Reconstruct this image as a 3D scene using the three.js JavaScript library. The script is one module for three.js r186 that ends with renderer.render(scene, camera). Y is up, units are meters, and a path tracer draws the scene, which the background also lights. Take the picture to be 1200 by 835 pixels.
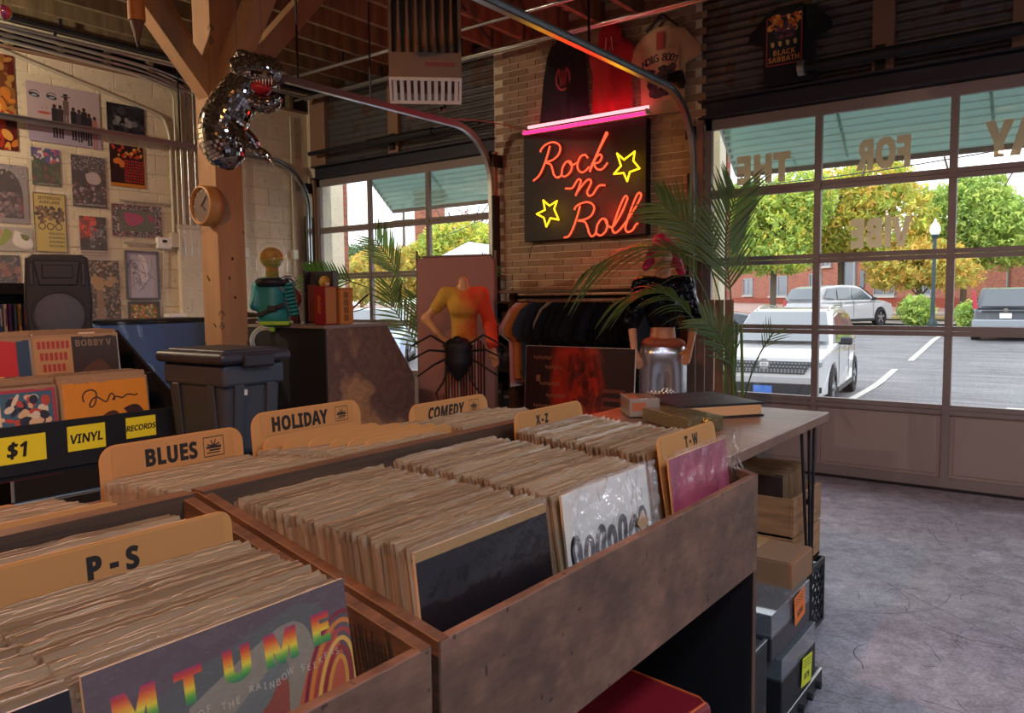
import * as THREE from 'three';
import { RoundedBoxGeometry } from 'three/addons/geometries/RoundedBoxGeometry.js';
import { mergeGeometries, mergeVertices, toCreasedNormals } from 'three/addons/utils/BufferGeometryUtils.js';
import { MarchingCubes } from 'three/addons/objects/MarchingCubes.js';
import { RectAreaLightUniformsLib } from 'three/addons/lights/RectAreaLightUniformsLib.js';
RectAreaLightUniformsLib.init();

// ------------------------------------------------------------------ camera, sky, large lights, exposure
const scene = new THREE.Scene();
const camera = new THREE.PerspectiveCamera(2 * Math.atan(417.5 / 917.36) * 180 / Math.PI, 1200 / 835, 0.05, 400);
camera.position.set(0, 1.46, 0);
camera.rotation.order = 'YXZ';
camera.rotation.set(-0.0752, 0.6478, -0.011);
scene.add(camera);
const renderer = new THREE.WebGLRenderer({ antialias: true });
renderer.toneMapping = THREE.LinearToneMapping;
renderer.toneMappingExposure = 1.0;
renderer.shadowMap.enabled = true;
const SKY_LEVEL = 3.2;
const LAMP_WALL = [24, 0xffe4c4], LAMP_NEAR = [30, 0xffa862], ADDED_PANEL = 24;  // the last one drives the panels added to brighten the floor

// ------------------------------------------------------------------ helpers
let seed = 7;
const rnd = () => { seed = (seed + 0x6d2b79f5) | 0; let t = Math.imul(seed ^ (seed >>> 15), 1 | seed); t = (t + Math.imul(t ^ (t >>> 7), 61 | t)) ^ t; return ((t ^ (t >>> 14)) >>> 0) / 4294967296; };
const rr = (a, b) => a + (b - a) * rnd();
const pick = (a) => a[Math.floor(rnd() * a.length)];
const V = (x, y, z) => new THREE.Vector3(x, y, z);
const PI = Math.PI, R = (d) => d * PI / 180;
const hash = (x, y, s) => { let h = Math.imul(x | 0, 374761393) ^ Math.imul(y | 0, 668265263) ^ Math.imul(s | 0, 2147483647 - 31); h = Math.imul(h ^ (h >>> 13), 1274126177); return ((h ^ (h >>> 16)) >>> 0) / 4294967296; };
const sm = (t) => t * t * (3 - 2 * t);
function vnoise(u, v, fx, fy, s) {               // tileable value noise, u and v in 0..1
  const x = u * fx, y = v * fy, ix = Math.floor(x), iy = Math.floor(y), a = sm(x - ix), b = sm(y - iy);
  const q = (i, j) => hash(((ix + i) % fx + fx) % fx, ((iy + j) % fy + fy) % fy, s);
  return (q(0, 0) * (1 - a) + q(1, 0) * a) * (1 - b) + (q(0, 1) * (1 - a) + q(1, 1) * a) * b;
}
const fbm = (u, v, fx, fy, o, s) => { let t = 0, k = 0.5, n = 0; for (let i = 0; i < o; i++) { t += k * vnoise(u, v, fx << i, fy << i, s + i * 17); n += k; k *= 0.55; } return t / n; };
function dataTex(w, h, fn, srgb = true, rep = [1, 1]) {
  const d = new Uint8Array(w * h * 4);
  for (let y = 0; y < h; y++) for (let x = 0; x < w; x++) { const c = fn(x / w, y / h), o = (y * w + x) * 4; d[o] = Math.max(0, Math.min(255, c[0])); d[o + 1] = Math.max(0, Math.min(255, c[1])); d[o + 2] = Math.max(0, Math.min(255, c[2])); d[o + 3] = 255; }
  const t = new THREE.DataTexture(d, w, h, THREE.RGBAFormat);
  t.wrapS = t.wrapT = THREE.RepeatWrapping; t.magFilter = t.minFilter = THREE.LinearFilter; t.repeat.set(rep[0], rep[1]);
  if (srgb) t.colorSpace = THREE.SRGBColorSpace;
  t.needsUpdate = true; return t;
}
const grey = (v) => [v, v, v];
function canTex(w, h, draw) {
  const c = document.createElement('canvas'); c.width = w; c.height = h;
  draw(c.getContext('2d'), w, h);
  const t = new THREE.CanvasTexture(c); t.colorSpace = THREE.SRGBColorSpace; t.magFilter = THREE.LinearFilter; return t;
}
const mat = (color, rough = 0.7, o = {}) => new THREE.MeshStandardMaterial({ color, roughness: rough, ...o });
const pmat = (color, rough = 0.7, o = {}) => new THREE.MeshPhysicalMaterial({ color, roughness: rough, ...o });
const glow = (color, k, base = 0x221111) => new THREE.MeshStandardMaterial({ color: base, emissive: color, emissiveIntensity: k, roughness: 0.4 });

const used = {};
const num = (n) => { const k = used[n] = (used[n] ?? -1) + 1; return k ? n + '_' + String(k).padStart(3, '0') : n; };
function shadow(o) { o.castShadow = o.receiveShadow = true; return o; }
// uv in metres from the dominant axis of every face
function uvm(g, k = 1, turn = false) {
  g = g.index ? g.toNonIndexed() : g;
  const p = g.attributes.position, uv = new Float32Array(p.count * 2), a = V(), b = V(), c = V(), n = V();
  for (let i = 0; i < p.count; i += 3) {
    a.fromBufferAttribute(p, i); b.fromBufferAttribute(p, i + 1); c.fromBufferAttribute(p, i + 2);
    n.copy(b).sub(a).cross(c.clone().sub(a));
    const x = Math.abs(n.x), y = Math.abs(n.y), z = Math.abs(n.z);
    [a, b, c].forEach((q, j) => {
      let s, t; if (x >= y && x >= z) { s = q.z; t = q.y; } else if (y >= z) { s = q.z; t = q.x; } else { s = q.x; t = q.y; }
      if (turn) [s, t] = [t, s];
      uv[(i + j) * 2] = s * k; uv[(i + j) * 2 + 1] = t * k;
    });
  }
  g.setAttribute('uv', new THREE.BufferAttribute(uv, 2)); return g;
}
const place = (g, x = 0, y = 0, z = 0, rx = 0, ry = 0, rz = 0) => g.applyMatrix4(new THREE.Matrix4().compose(V(x, y, z), new THREE.Quaternion().setFromEuler(new THREE.Euler(rx, ry, rz)), V(1, 1, 1)));
const bx = (w, h, d, x = 0, y = 0, z = 0, rx = 0, ry = 0, rz = 0) => place(new THREE.BoxGeometry(w, h, d), x, y, z, rx, ry, rz);
const rb = (w, h, d, r, x = 0, y = 0, z = 0, rx = 0, ry = 0, rz = 0, s = 2) => place(new RoundedBoxGeometry(w, h, d, s, Math.min(r, w / 2.01, h / 2.01, d / 2.01)), x, y, z, rx, ry, rz);
const span = (x0, x1, y0, y1, z0, z1) => bx(Math.abs(x1 - x0), Math.abs(y1 - y0), Math.abs(z1 - z0), (x0 + x1) / 2, (y0 + y1) / 2, (z0 + z1) / 2);
const cyl = (r0, r1, h, x = 0, y = 0, z = 0, rx = 0, ry = 0, rz = 0, n = 24) => place(new THREE.CylinderGeometry(r0, r1, h, n), x, y, z, rx, ry, rz);
const sph = (r, x = 0, y = 0, z = 0, sx = 1, sy = 1, sz = 1, n = 20) => { const g = new THREE.SphereGeometry(r, n, Math.ceil(n * 0.7)); g.scale(sx, sy, sz); return g.translate(x, y, z); };
function rod(a, b, r, n = 8, r2 = r) {
  const A = V(...a), B = V(...b), d = B.clone().sub(A), g = new THREE.CylinderGeometry(r2, r, d.length(), n);
  g.applyQuaternion(new THREE.Quaternion().setFromUnitVectors(V(0, 1, 0), d.clone().normalize()));
  return g.translate((A.x + B.x) / 2, (A.y + B.y) / 2, (A.z + B.z) / 2);
}
const tube = (pts, r, seg = pts.length * 6, n = 6, closed = false, tension = 0.5) => new THREE.TubeGeometry(new THREE.CatmullRomCurve3(pts.map((p) => V(...p)), closed, 'catmullrom', tension), seg, r, n, closed);
const lathe = (pts, n = 32) => new THREE.LatheGeometry(pts.map((p) => new THREE.Vector2(p[0], p[1])), n);
function extr(pts, depth, bevel = 0, holes = [], seg = 1) {       // outline in x,y, extruded along +z
  const s = new THREE.Shape(pts.map((p) => new THREE.Vector2(p[0], p[1])));
  for (const h of holes) s.holes.push(new THREE.Path(h.map((p) => new THREE.Vector2(p[0], p[1]))));
  return new THREE.ExtrudeGeometry(s, { depth, bevelEnabled: bevel > 0, bevelSize: bevel, bevelThickness: bevel, bevelSegments: seg, bevelOffset: -bevel, curveSegments: 8 });
}
function roundedOutline(w, h, r, n = 6) {       // centred rounded rectangle outline
  const o = [];
  for (const [cx, cy, a] of [[w / 2 - r, h / 2 - r, 0], [-w / 2 + r, h / 2 - r, 90], [-w / 2 + r, -h / 2 + r, 180], [w / 2 - r, -h / 2 + r, 270]]) for (let i = 0; i <= n; i++) o.push([cx + r * Math.cos(R(a + 90 * i / n)), cy + r * Math.sin(R(a + 90 * i / n))]);
  return o;
}
function merge(list) {
  if (!Array.isArray(list)) return list;
  if (list.length === 1) return list[0];
  return mergeGeometries(list.map((g) => { g = g.index ? g.toNonIndexed() : g; if (!g.attributes.uv) g.setAttribute('uv', new THREE.BufferAttribute(new Float32Array(g.attributes.position.count * 2), 2)); for (const k of Object.keys(g.attributes)) if (!['position', 'normal', 'uv'].includes(k)) g.deleteAttribute(k); return g; }));
}
function thing(name, label, category, pos = [0, 0, 0], turn = 0, group) {
  const o = new THREE.Group(); o.name = num(name); o.position.set(...pos); o.rotation.y = turn;
  o.userData = { label, category }; if (group) o.userData.group = group;
  scene.add(o); return o;
}
function part(name, geos, m, parent, label) {
  const o = shadow(new THREE.Mesh(merge(geos), m)); o.name = parent === scene ? num(name) : name; parent.add(o);
  if (label) o.userData.label = label; return o;
}
function solo(name, label, category, geos, m, group) {            // a thing that is one mesh
  const o = part(name, geos, m, scene); o.userData = { label, category }; if (group) o.userData.group = group; return o;
}
function struct(name, geos, m) {
  const o = geos ? shadow(new THREE.Mesh(merge(geos), m)) : new THREE.Group(); o.name = num(name); o.userData.kind = 'structure'; scene.add(o); return o;
}
function copy(o, label, group) { const c = o.clone(); c.name = num(o.name.replace(/_\d{3}$/, '')); c.userData = { ...o.userData, label }; if (group) c.userData.group = group; scene.add(c); return c; }
function lampLight(l, pos, towards) { l.position.set(...pos); if (towards) { if (l.target) { l.target.position.set(...towards); scene.add(l.target); } else l.lookAt(...towards); } if (l.shadow) l.castShadow = true; scene.add(l); return l; }

// overcast sky: soft grey-white cloud all round, a little brighter overhead
{
  const W = 512, H = 256, d = new Float32Array(W * H * 4);
  for (let y = 0; y < H; y++) for (let x = 0; x < W; x++) {
    const el = ((y + 0.5) / H - 0.5) * PI, n = fbm(x / W, y / H, 8, 8, 5, 3), k = (0.82 + 0.18 * Math.max(0, Math.sin(el))) * (0.86 + 0.28 * n), o = (y * W + x) * 4;
    d[o] = SKY_LEVEL * k * 0.95; d[o + 1] = SKY_LEVEL * k * 0.985; d[o + 2] = SKY_LEVEL * k * 1.05; d[o + 3] = 1;
  }
  const t = new THREE.DataTexture(d, W, H, THREE.RGBAFormat, THREE.FloatType);
  t.mapping = THREE.EquirectangularReflectionMapping; t.magFilter = t.minFilter = THREE.LinearFilter; t.wrapS = THREE.RepeatWrapping; t.needsUpdate = true;
  scene.background = t;
}

// ------------------------------------------------------------------ materials of the room
const T = {};
T.floor = dataTex(1024, 1024, (u, v) => {
  const a = fbm(u, v, 5, 5, 5, 1), b = fbm(u, v, 60, 60, 3, 2), c = fbm(u, v, 14, 14, 4, 9), w = vnoise(u, v, 500, 500, 4);
  let k = 142 + 52 * (a - 0.5) + 62 * (b - 0.5) + 40 * (w - 0.5);
  if (c > 0.66) k += (c - 0.66) * 160;                            // worn grey patches in the paint
  if (b > 0.72 && w > 0.5) k -= 30;
  return [k * 1.0, k * 0.965, k * 1.03];
}, true, [0.3, 0.3]);
T.floorRough = dataTex(512, 512, (u, v) => grey(105 + 90 * fbm(u, v, 10, 10, 4, 31) + 30 * (vnoise(u, v, 200, 200, 8) - 0.5)), false, [0.3, 0.3]);
T.grain = dataTex(512, 512, (u, v) => {                             // stained plywood, grain along u
  const g = fbm(u, v, 4, 14, 4, 6), f = vnoise(u, v, 40, 200, 7), p = fbm(u, v, 9, 10, 5, 15), q = fbm(u, v, 26, 30, 3, 19), sp = vnoise(u, v, 70, 70, 23);
  const k = (0.7 + 0.22 * g + 0.1 * (f - 0.5) + 0.5 * (p - 0.5) + 0.25 * (q - 0.5)) * (sp > 0.93 && q > 0.5 ? 0.55 : 1);
  return [128 * k, 92 * k, 70 * k];
}, true, [1.1, 1.1]);
T.darkGrain = dataTex(256, 512, (u, v) => { const g = fbm(u, v, 3, 24, 4, 16), f = vnoise(u, v, 8, 200, 17), k = 0.6 + 0.5 * g + 0.2 * (f - 0.5); return [100 * k, 68 * k, 46 * k]; }, true, [1.3, 1.3]);
T.postWood = dataTex(256, 512, (u, v) => { const g = fbm(u, v, 10, 2, 4, 26), s = fbm(u, v, 5, 7, 3, 28), k = 0.86 + 0.2 * (g - 0.5) + 0.14 * (s - 0.5); const q = s > 0.7 && vnoise(u, v, 60, 90, 3) > 0.55 ? 0.72 : 1; return [196 * k * q, 150 * k * q, 106 * k * q]; }, true, [1, 0.5]);
T.paint = dataTex(512, 512, (u, v) => { const a = fbm(u, v, 6, 6, 4, 41), b = fbm(u, v, 40, 40, 3, 43), k = 1 + 0.1 * (a - 0.5) + 0.06 * (b - 0.5) - (b > 0.72 ? 0.1 : 0); return [214 * k, 203 * k, 178 * k]; }, true, [0.6, 0.6]);
T.rough = dataTex(256, 256, (u, v) => grey(255 * fbm(u, v, 12, 12, 5, 51)), false, [2, 2]);
T.brush = dataTex(256, 256, (u, v) => grey(255 * fbm(u, v, 4, 40, 4, 61)), false, [1, 1]);
T.crumple = dataTex(512, 512, (u, v) => { let k = 0; for (let i = 1; i < 4; i++) { const n = fbm(u, v, 3 * i, 3 * i, 4, 71 + i * 7); k += Math.abs(n - 0.5) * 2.4 / i; } return grey(255 * Math.min(1, k)); }, false, [1, 1]);
T.rust = dataTex(256, 256, (u, v) => { const a = fbm(u, v, 5, 5, 5, 81), k = 0.8 + 0.4 * a; return a > 0.62 ? [96 * k, 80 * k, 72 * k] : [104 * k, 104 * k, 106 * k]; }, true, [0.8, 0.8]);
T.deck = dataTex(256, 256, (u, v) => { const g = fbm(u, v, 24, 3, 4, 91), k = 0.75 + 0.5 * g; return [150 * k, 140 * k, 120 * k]; }, true, [0.8, 0.8]);
const M = {
  floor: pmat(0xffffff, 0.62, { map: T.floor, roughnessMap: T.floorRough, roughness: 0.95, bumpMap: T.rough, bumpScale: 0.0015, specularIntensity: 1 }),
  paint: mat(0xffffff, 0.75, { map: T.paint, bumpMap: T.rough, bumpScale: 0.002 }),
  darkPaint: mat(0x4a4440, 0.8), brick: mat(0x968069, 0.8, { bumpMap: T.rough, bumpScale: 0.004 }), brick2: mat(0x8a745c, 0.8, { bumpMap: T.rough, bumpScale: 0.004 }), brick3: mat(0x9e886e, 0.8, { bumpMap: T.rough, bumpScale: 0.004 }),
  mortar: mat(0x9c8a70, 0.95), deck: mat(0xffffff, 0.85, { map: T.deck }), joist: mat(0xc8bca4, 0.85, { map: T.deck }),
  corrugated: mat(0xffffff, 0.5, { map: T.rust, metalness: 0.55 }), beam: mat(0x2b2e3c, 0.55, { metalness: 0.2 }), frame: mat(0x857b77, 0.5), doorPanel: mat(0x9a8d87, 0.55),
  galv: mat(0xb9bfc0, 0.3, { metalness: 0.9 }), steelDark: mat(0x24262c, 0.5, { metalness: 0.4 }), glass: pmat(0xffffff, 0, { transmission: 1, thickness: 0, ior: 1.5 }),
  black: mat(0x17181b, 0.55), blackGloss: pmat(0x101114, 0.25), ply: mat(0xffffff, 0.62, { map: T.grain, bumpMap: T.rough, bumpScale: 0.0004 }), plyDark: mat(0xffffff, 0.6, { map: T.darkGrain }),
  post: mat(0xffffff, 0.72, { map: T.postWood }), timber: mat(0x8e6f5b, 0.8), conduit: mat(0xc4bda8, 0.45, { metalness: 0.25 }), white: mat(0xe8e6e0, 0.6), card: mat(0xc08445, 0.75), chrome: mat(0xd8dade, 0.12, { metalness: 1 }),
};

// ------------------------------------------------------------------ floor, ceiling, walls
const X0 = -8.1, X1 = 5, ZF = -6.47, ZB = 4.6, YC = 4.16;
const floor = struct('floor');
part('slab', uvm(span(X0 - 0.3, X1 + 0.3, -0.15, 0, ZF - 0.3, ZB + 0.3)), M.floor, floor);
{
  const dark = mat(0x2c2a30, 0.8);                                  // scratches gouged in the floor paint, wandering lines
  for (let i = 0; i < 120; i++) {
    let x = rr(-0.9, 1.3), z = rr(-5.7, -2.0), a = rr(0, 6.28); const L = rr(0.05, 0.3) * (i % 8 ? 1 : 3), n = 9, pts = [];
    for (let k = 0; k < n; k++) { pts.push([x, 0.0004, z]); a += rr(-0.35, 0.35); x += Math.cos(a) * L / n; z += Math.sin(a) * L / n; }
    const g = tube(pts, rr(0.0007, 0.0016), 20, 4); g.scale(1, 0.25, 1); part('scratch', g, dark, floor);
  }
}
const ceiling = struct('ceiling');
part('roof_slab', span(X0 - 0.3, X1 + 0.3, YC + 0.02, YC + 0.2, ZF - 0.3, ZB + 0.3), M.deck, ceiling);
{
  const g = uvm(bx(X1 - X0, 0.022, 0.134));
  for (let z = ZF + 0.07; z < ZB; z += 0.14) { const o = part('deck_board', g, M.deck, ceiling); o.position.set((X0 + X1) / 2, YC + 0.008 + rr(-0.002, 0.002), z); }
  const j = uvm(span(-0.024, 0.024, -0.1, 0.1, ZF, ZB));
  for (let x = -7.8; x < X1; x += 0.4) { const o = part('joist', j, M.joist, ceiling); o.position.set(x, 4.05, 0); }
  for (const [a, b] of [[-4.9, -4.4], [-3.8, -3.3], [-4.4, -3.8]]) part('cross_bracing', rod([a, 3.97, -6.2], [b, 3.99, -5.0], 0.012, 6), M.steelDark, ceiling);
}
const wallBack = struct('wall_back', uvm(span(X0 - 0.3, X1 + 0.3, -0.15, YC + 0.1, ZB, ZB + 0.25)), M.darkPaint);
const wallRight = struct('wall_right', uvm(span(X1, X1 + 0.25, -0.15, YC + 0.1, ZF - 0.25, ZB)), M.darkPaint);
const wallLeft = struct('wall_left');
part('masonry_core', uvm(span(X0 - 0.3, X0 - 0.006, -0.15, YC + 0.1, ZF - 0.25, ZB)), M.paint, wallLeft);
part('plain_wall', uvm(span(X0 - 0.006, X0, 0, 3.78, -2.2, ZB)), M.paint, wallLeft);
{
  const full = [0, 1, 2].map((i) => uvm(rb(0.014, 0.192, 0.392, 0.004, 0, 0, i * 0.7, 0, 0, 0, 1)).translate(0, 0, -i * 0.7));
  for (let r = 0; r < 19; r++) for (let c = 0; c < 11; c++) {
    const z = ZF + 0.2 + c * 0.4 + (r % 2 ? 0.2 : 0), y = 0.1 + r * 0.2;
    if (z > -2.2) continue;
    const o = part('wall_block', full[(r + c * 2) % 3], M.paint, wallLeft); o.position.set(X0 - 0.006 + rr(-0.0007, 0.0007), y, z);
  }
  for (let z = ZF + 0.3; z < -2; z += 0.44) part('blocking', uvm(span(X0 - 0.004, X0 + 0.1, 3.79, 3.95, z - 0.025, z + 0.025)), M.joist, wallLeft);
  part('sill_plate', uvm(span(X0 - 0.004, X0 + 0.04, 3.775, 3.8, ZF, -1.5)), M.timber, wallLeft);
  part('recess_shade_strip', span(X0 - 0.004, X0 + 0.012, 3.8, 3.96, ZF, -1.5), M.beam, wallLeft);  // shade of the joist pockets, put in as a dark strip
}
const wallFront = struct('wall_front');
const DOORS = [['door_1', -7.95, 3, 0.945], ['door_2', -2.793, 4, 0.944], ['door_3', 1.5, 3, 0.944]];  // third door is added out of view to bring daylight onto the floor
{
  const zo = ZF - 0.25;
  part('masonry_core', uvm(merge([span(X0, -7.97, -0.15, 4.15, zo, ZF), span(-5.1, -2.83, -0.15, 4.15, zo, ZF - 0.012), span(1.02, 1.48, -0.15, 4.15, zo, ZF), span(4.37, X1, -0.15, 4.15, zo, ZF)])), M.paint, wallFront);
  part('upper_wall', merge([span(-7.97, -5.1, 2.96, 4.15, zo, ZF - 0.04), span(-2.83, 1.02, 2.96, 4.15, zo, ZF - 0.04), span(1.48, 4.37, 2.96, 4.15, zo, ZF - 0.04)]), M.mortar, wallFront);
  part('threshold', merge([span(-7.97, -5.1, -0.15, -0.005, zo, ZF + 0.02), span(-2.83, 1.02, -0.15, -0.005, zo, ZF + 0.02), span(1.48, 4.37, -0.15, -0.005, zo, ZF + 0.02)]), M.mortar, wallFront);
  // painted bricks of the pier between the doors: the 300 that show, each on its own
  const full = [0, 1, 2].map((i) => uvm(rb(0.2, 0.058, 0.02, 0.004, i, 0, 0, 0, 0, 0, 1)).translate(-i, 0, 0)), half = uvm(rb(0.095, 0.058, 0.02, 0.004, 0, 0, 0, 0, 0, 0, 1));
  const shown = [], rest = [];
  for (let r = 0; r < 60; r++) for (let c = 0; c < 11; c++) {
    const y = 0.034 + r * 0.068, x = -4.985 + c * 0.21 + (r % 2 ? 0.105 : 0);
    if (x > -2.88) continue;
    (y > 1.45 && !(x > -4.6 && x < -3.35 && y > 2.05 && y < 3.1) ? shown : rest).push([x, y]);
  }
  shown.sort((a, b) => Math.hypot(a[0] + 3, a[1] - 2.6) - Math.hypot(b[0] + 3, b[1] - 2.6));
  const bm = [M.brick, M.brick2, M.brick3];
  shown.slice(0, 300).forEach(([x, y], i) => { const o = part('brick', full[i % 3], bm[(i * 7) % 3], wallFront); o.position.set(x, y, ZF - 0.01 + rr(-0.0015, 0.0015)); o.rotation.y = rr(-0.006, 0.006); });
  const others = shown.slice(300).concat(rest), im = new THREE.InstancedMesh(full[0], M.brick, others.length), m4 = new THREE.Matrix4();
  others.forEach(([x, y], i) => im.setMatrixAt(i, m4.makeTranslation(x, y, ZF - 0.01)));
  im.name = 'brickwork'; im.userData.kind = 'stuff'; shadow(im); wallFront.add(im);
  for (let r = 0; r < 60; r += 2) { const o = part('half_brick', half, M.brick2, wallFront); o.position.set(-5.035 + 2.157 - 0, 0.102 + r * 0.068 - 0.068, ZF - 0.01); }
  // ribbed steel siding over the doors
  for (const [x0, x1] of [[-7.97, -5.1], [-2.83, 1.02], [1.48, 4.37]]) {
    const n = 15, pts = []; const y0 = 3.1, y1 = 4.14, rows = Math.round((y1 - y0) / 0.068) * 8;
    for (let i = 0; i <= rows; i++) { const y = y0 + (y1 - y0) * i / rows; pts.push([0.011 * Math.cos(2 * PI * (y - y0) / 0.068), y]); }
    const back = pts.slice().reverse().map(([a, b]) => [a - 0.004, b]);
    const g = extr(pts.concat(back), x1 - x0); g.rotateY(PI / 2).scale(1, 1, -1); // profile z, extruded along x
    const idx = g.index ? g.toNonIndexed() : g; idx.translate(x0, 0, ZF - 0.02);
    const p = idx.attributes.position; for (let i = 0; i < p.count; i += 3) { const q = [p.getX(i + 1), p.getY(i + 1), p.getZ(i + 1)]; p.setXYZ(i + 1, p.getX(i + 2), p.getY(i + 2), p.getZ(i + 2)); p.setXYZ(i + 2, ...q); }
    idx.computeVertexNormals();
    part('corrugated_siding', uvm(idx), M.corrugated, wallFront);
    part('header_beam', merge([span(x0, x1, 2.955, 3.11, ZF - 0.04, ZF - 0.01), span(x0, x1, 2.955, 2.97, ZF - 0.04, ZF + 0.07), span(x0, x1, 3.095, 3.11, ZF - 0.04, ZF + 0.07)]), M.beam, wallFront);
  }
  part('siding_post', uvm(span(-1.46, -1.31, 3.12, 4.14, ZF - 0.02, ZF + 0.03)), M.timber, wallFront);
  part('siding_post', uvm(span(-0.57, -0.3, 3.12, 4.14, ZF - 0.02, ZF + 0.03)), M.timber, wallFront);
  part('siding_post', uvm(span(-6.62, -6.46, 3.12, 4.14, ZF - 0.02, ZF + 0.03)), M.timber, wallFront);
  part('siding_post', uvm(span(-8.0, -7.72, 3.12, 4.14, ZF - 0.02, ZF + 0.03)), M.timber, wallFront);
  part('door_jamb', merge([span(-2.86, -2.8, 0, 2.96, ZF - 0.03, ZF + 0.03), span(0.985, 1.03, 0, 2.96, ZF - 0.03, ZF + 0.03), span(-5.11, -5.07, 0, 2.96, ZF - 0.03, ZF + 0.03), span(-7.99, -7.95, 0, 2.96, ZF - 0.03, ZF + 0.03)]), M.timber, wallFront);
}

// ------------------------------------------------------------------ sectional glass doors
function glassDoor(name, x0, cols, w) {
  const d = struct(name), H = [0, 0.6, 1.177, 1.744, 2.319, 2.95], x1 = x0 + cols * w, z0 = ZF - 0.05, z1 = ZF - 0.005;
  for (let s = 0; s < 5; s++) {
    const y0 = H[s] + 0.002, y1 = H[s + 1] - 0.002, bars = [], g = (a, b, c, e, f = z0, h = z1) => bars.push(span(a, b, c, e, f, h));
    const bot = s === 0 ? 0.09 : 0.034, top = s === 4 ? 0.085 : 0.034;
    g(x0, x1, y0, y0 + bot); g(x0, x1, y1 - top, y1);
    g(x0, x0 + 0.06, y0, y1); g(x1 - 0.06, x1, y0, y1);
    for (let c = 1; c < cols; c++) g(x0 + c * w - 0.026, x0 + c * w + 0.026, y0, y1, z0 + 0.002, z1 - 0.001);
    if (s) for (let c = 0; c <= cols; c++) { const hx = x0 + c * w; bars.push(bx(0.05, 0.07, 0.012, Math.min(Math.max(hx, x0 + 0.03), x1 - 0.03), y0, z1 + 0.004)); }
    const sec = part('section', bars, M.frame, d);
    for (let c = 0; c < cols; c++) {
      const a = x0 + c * w + (c ? 0.026 : 0.06), b = x0 + (c + 1) * w - (c === cols - 1 ? 0.06 : 0.026);
      if (s) part('pane', span(a, b, y0 + bot, y1 - top, z0 + 0.018, z0 + 0.019), M.glass, sec);
      else part('panel', merge([span(a, b, y0 + bot, y1 - top, z0, z0 + 0.02), rb(b - a - 0.06, y1 - top - y0 - bot - 0.05, 0.012, 0.004, (a + b) / 2, (y0 + bot + y1 - top) / 2, z0 + 0.022)]), M.doorPanel, sec);
    }
  }
  part('bottom_seal', span(x0, x1, 0, 0.02, z0 - 0.005, z1 + 0.012), M.black, d);
  return d;
}
DOORS.forEach((a) => glassDoor(...a));

// galvanised C-tracks of the doors, each bent from the jamb up under the ceiling
function sweepYZ(profile, path) {               // profile [x, n] outline, path [z, y] points
  const pos = [], idx = [], n = profile.length;
  path.forEach(([z, y], i) => {
    const a = path[Math.max(0, i - 1)], b = path[Math.min(path.length - 1, i + 1)], L = Math.hypot(b[0] - a[0], b[1] - a[1]), tz = (b[0] - a[0]) / L, ty = (b[1] - a[1]) / L;
    for (const [px, pn] of profile) pos.push(px, y + pn * tz, z - pn * ty);
  });
  for (let i = 0; i < path.length - 1; i++) for (let k = 0; k < n; k++) { const a = i * n + k, b = i * n + (k + 1) % n; idx.push(a, b, a + n, b, b + n, a + n); }
  const g = new THREE.BufferGeometry(); g.setAttribute('position', new THREE.Float32BufferAttribute(pos, 3)); g.setIndex(idx);
  const f = g.toNonIndexed(); f.computeVertexNormals(); return f;
}
function doorTrack(x, side, label, end = -2.4) {
  const path = [[-6.36, 0.02]]; for (let y = 0.5; y < 2.6; y += 0.5) path.push([-6.36, y]);
  for (let i = 0; i <= 12; i++) { const a = R(90 * i / 12); path.push([-6.36 + 0.55 * (1 - Math.cos(a)), 2.58 + 0.55 * Math.sin(a)]); }
  path.push([-4.5, 3.135], [end, 3.14]);
  const s = side, pr = [[0, 0.027], [s * 0.045, 0.027], [s * 0.045, 0.016], [s * 0.041, 0.016], [s * 0.041, 0.023], [s * 0.004, 0.023], [s * 0.004, -0.023], [s * 0.041, -0.023], [s * 0.041, -0.016], [s * 0.045, -0.016], [s * 0.045, -0.027], [0, -0.027]].map(([a, b]) => [a + x, b]);
  const t = thing('door_track', label, 'door track');
  part('rail', sweepYZ(pr, path), M.galv, t);
  part('bracket', [span(x - s * 0.02, x - s * 0.003, 0.1, 2.5, -6.44, -6.33), bx(0.03, 0.12, 0.16, x - s * 0.02, 2.85, -6.4)], M.steelDark, t);
  for (const z of [end - 0.2, -4.7]) part('hanger', span(x - 0.008, x + 0.008, 3.16, 3.95, z - 0.004, z + 0.004), M.steelDark, t);
  for (const y of [1.18, 2.32]) part('roller', cyl(0.024, 0.024, 0.02, x + s * 0.012, y, -6.36, 0, 0, PI / 2, 14), M.white, t);
}
doorTrack(-8.0, 1, 'galvanised door track beside the room corner, passing behind the timber post');
doorTrack(-5.03, -1, 'galvanised door track at the right side of the left door, glowing red from the neon', -3.75);
doorTrack(-2.87, 1, 'galvanised door track curving before the brick pier, left of the right door');
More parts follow.
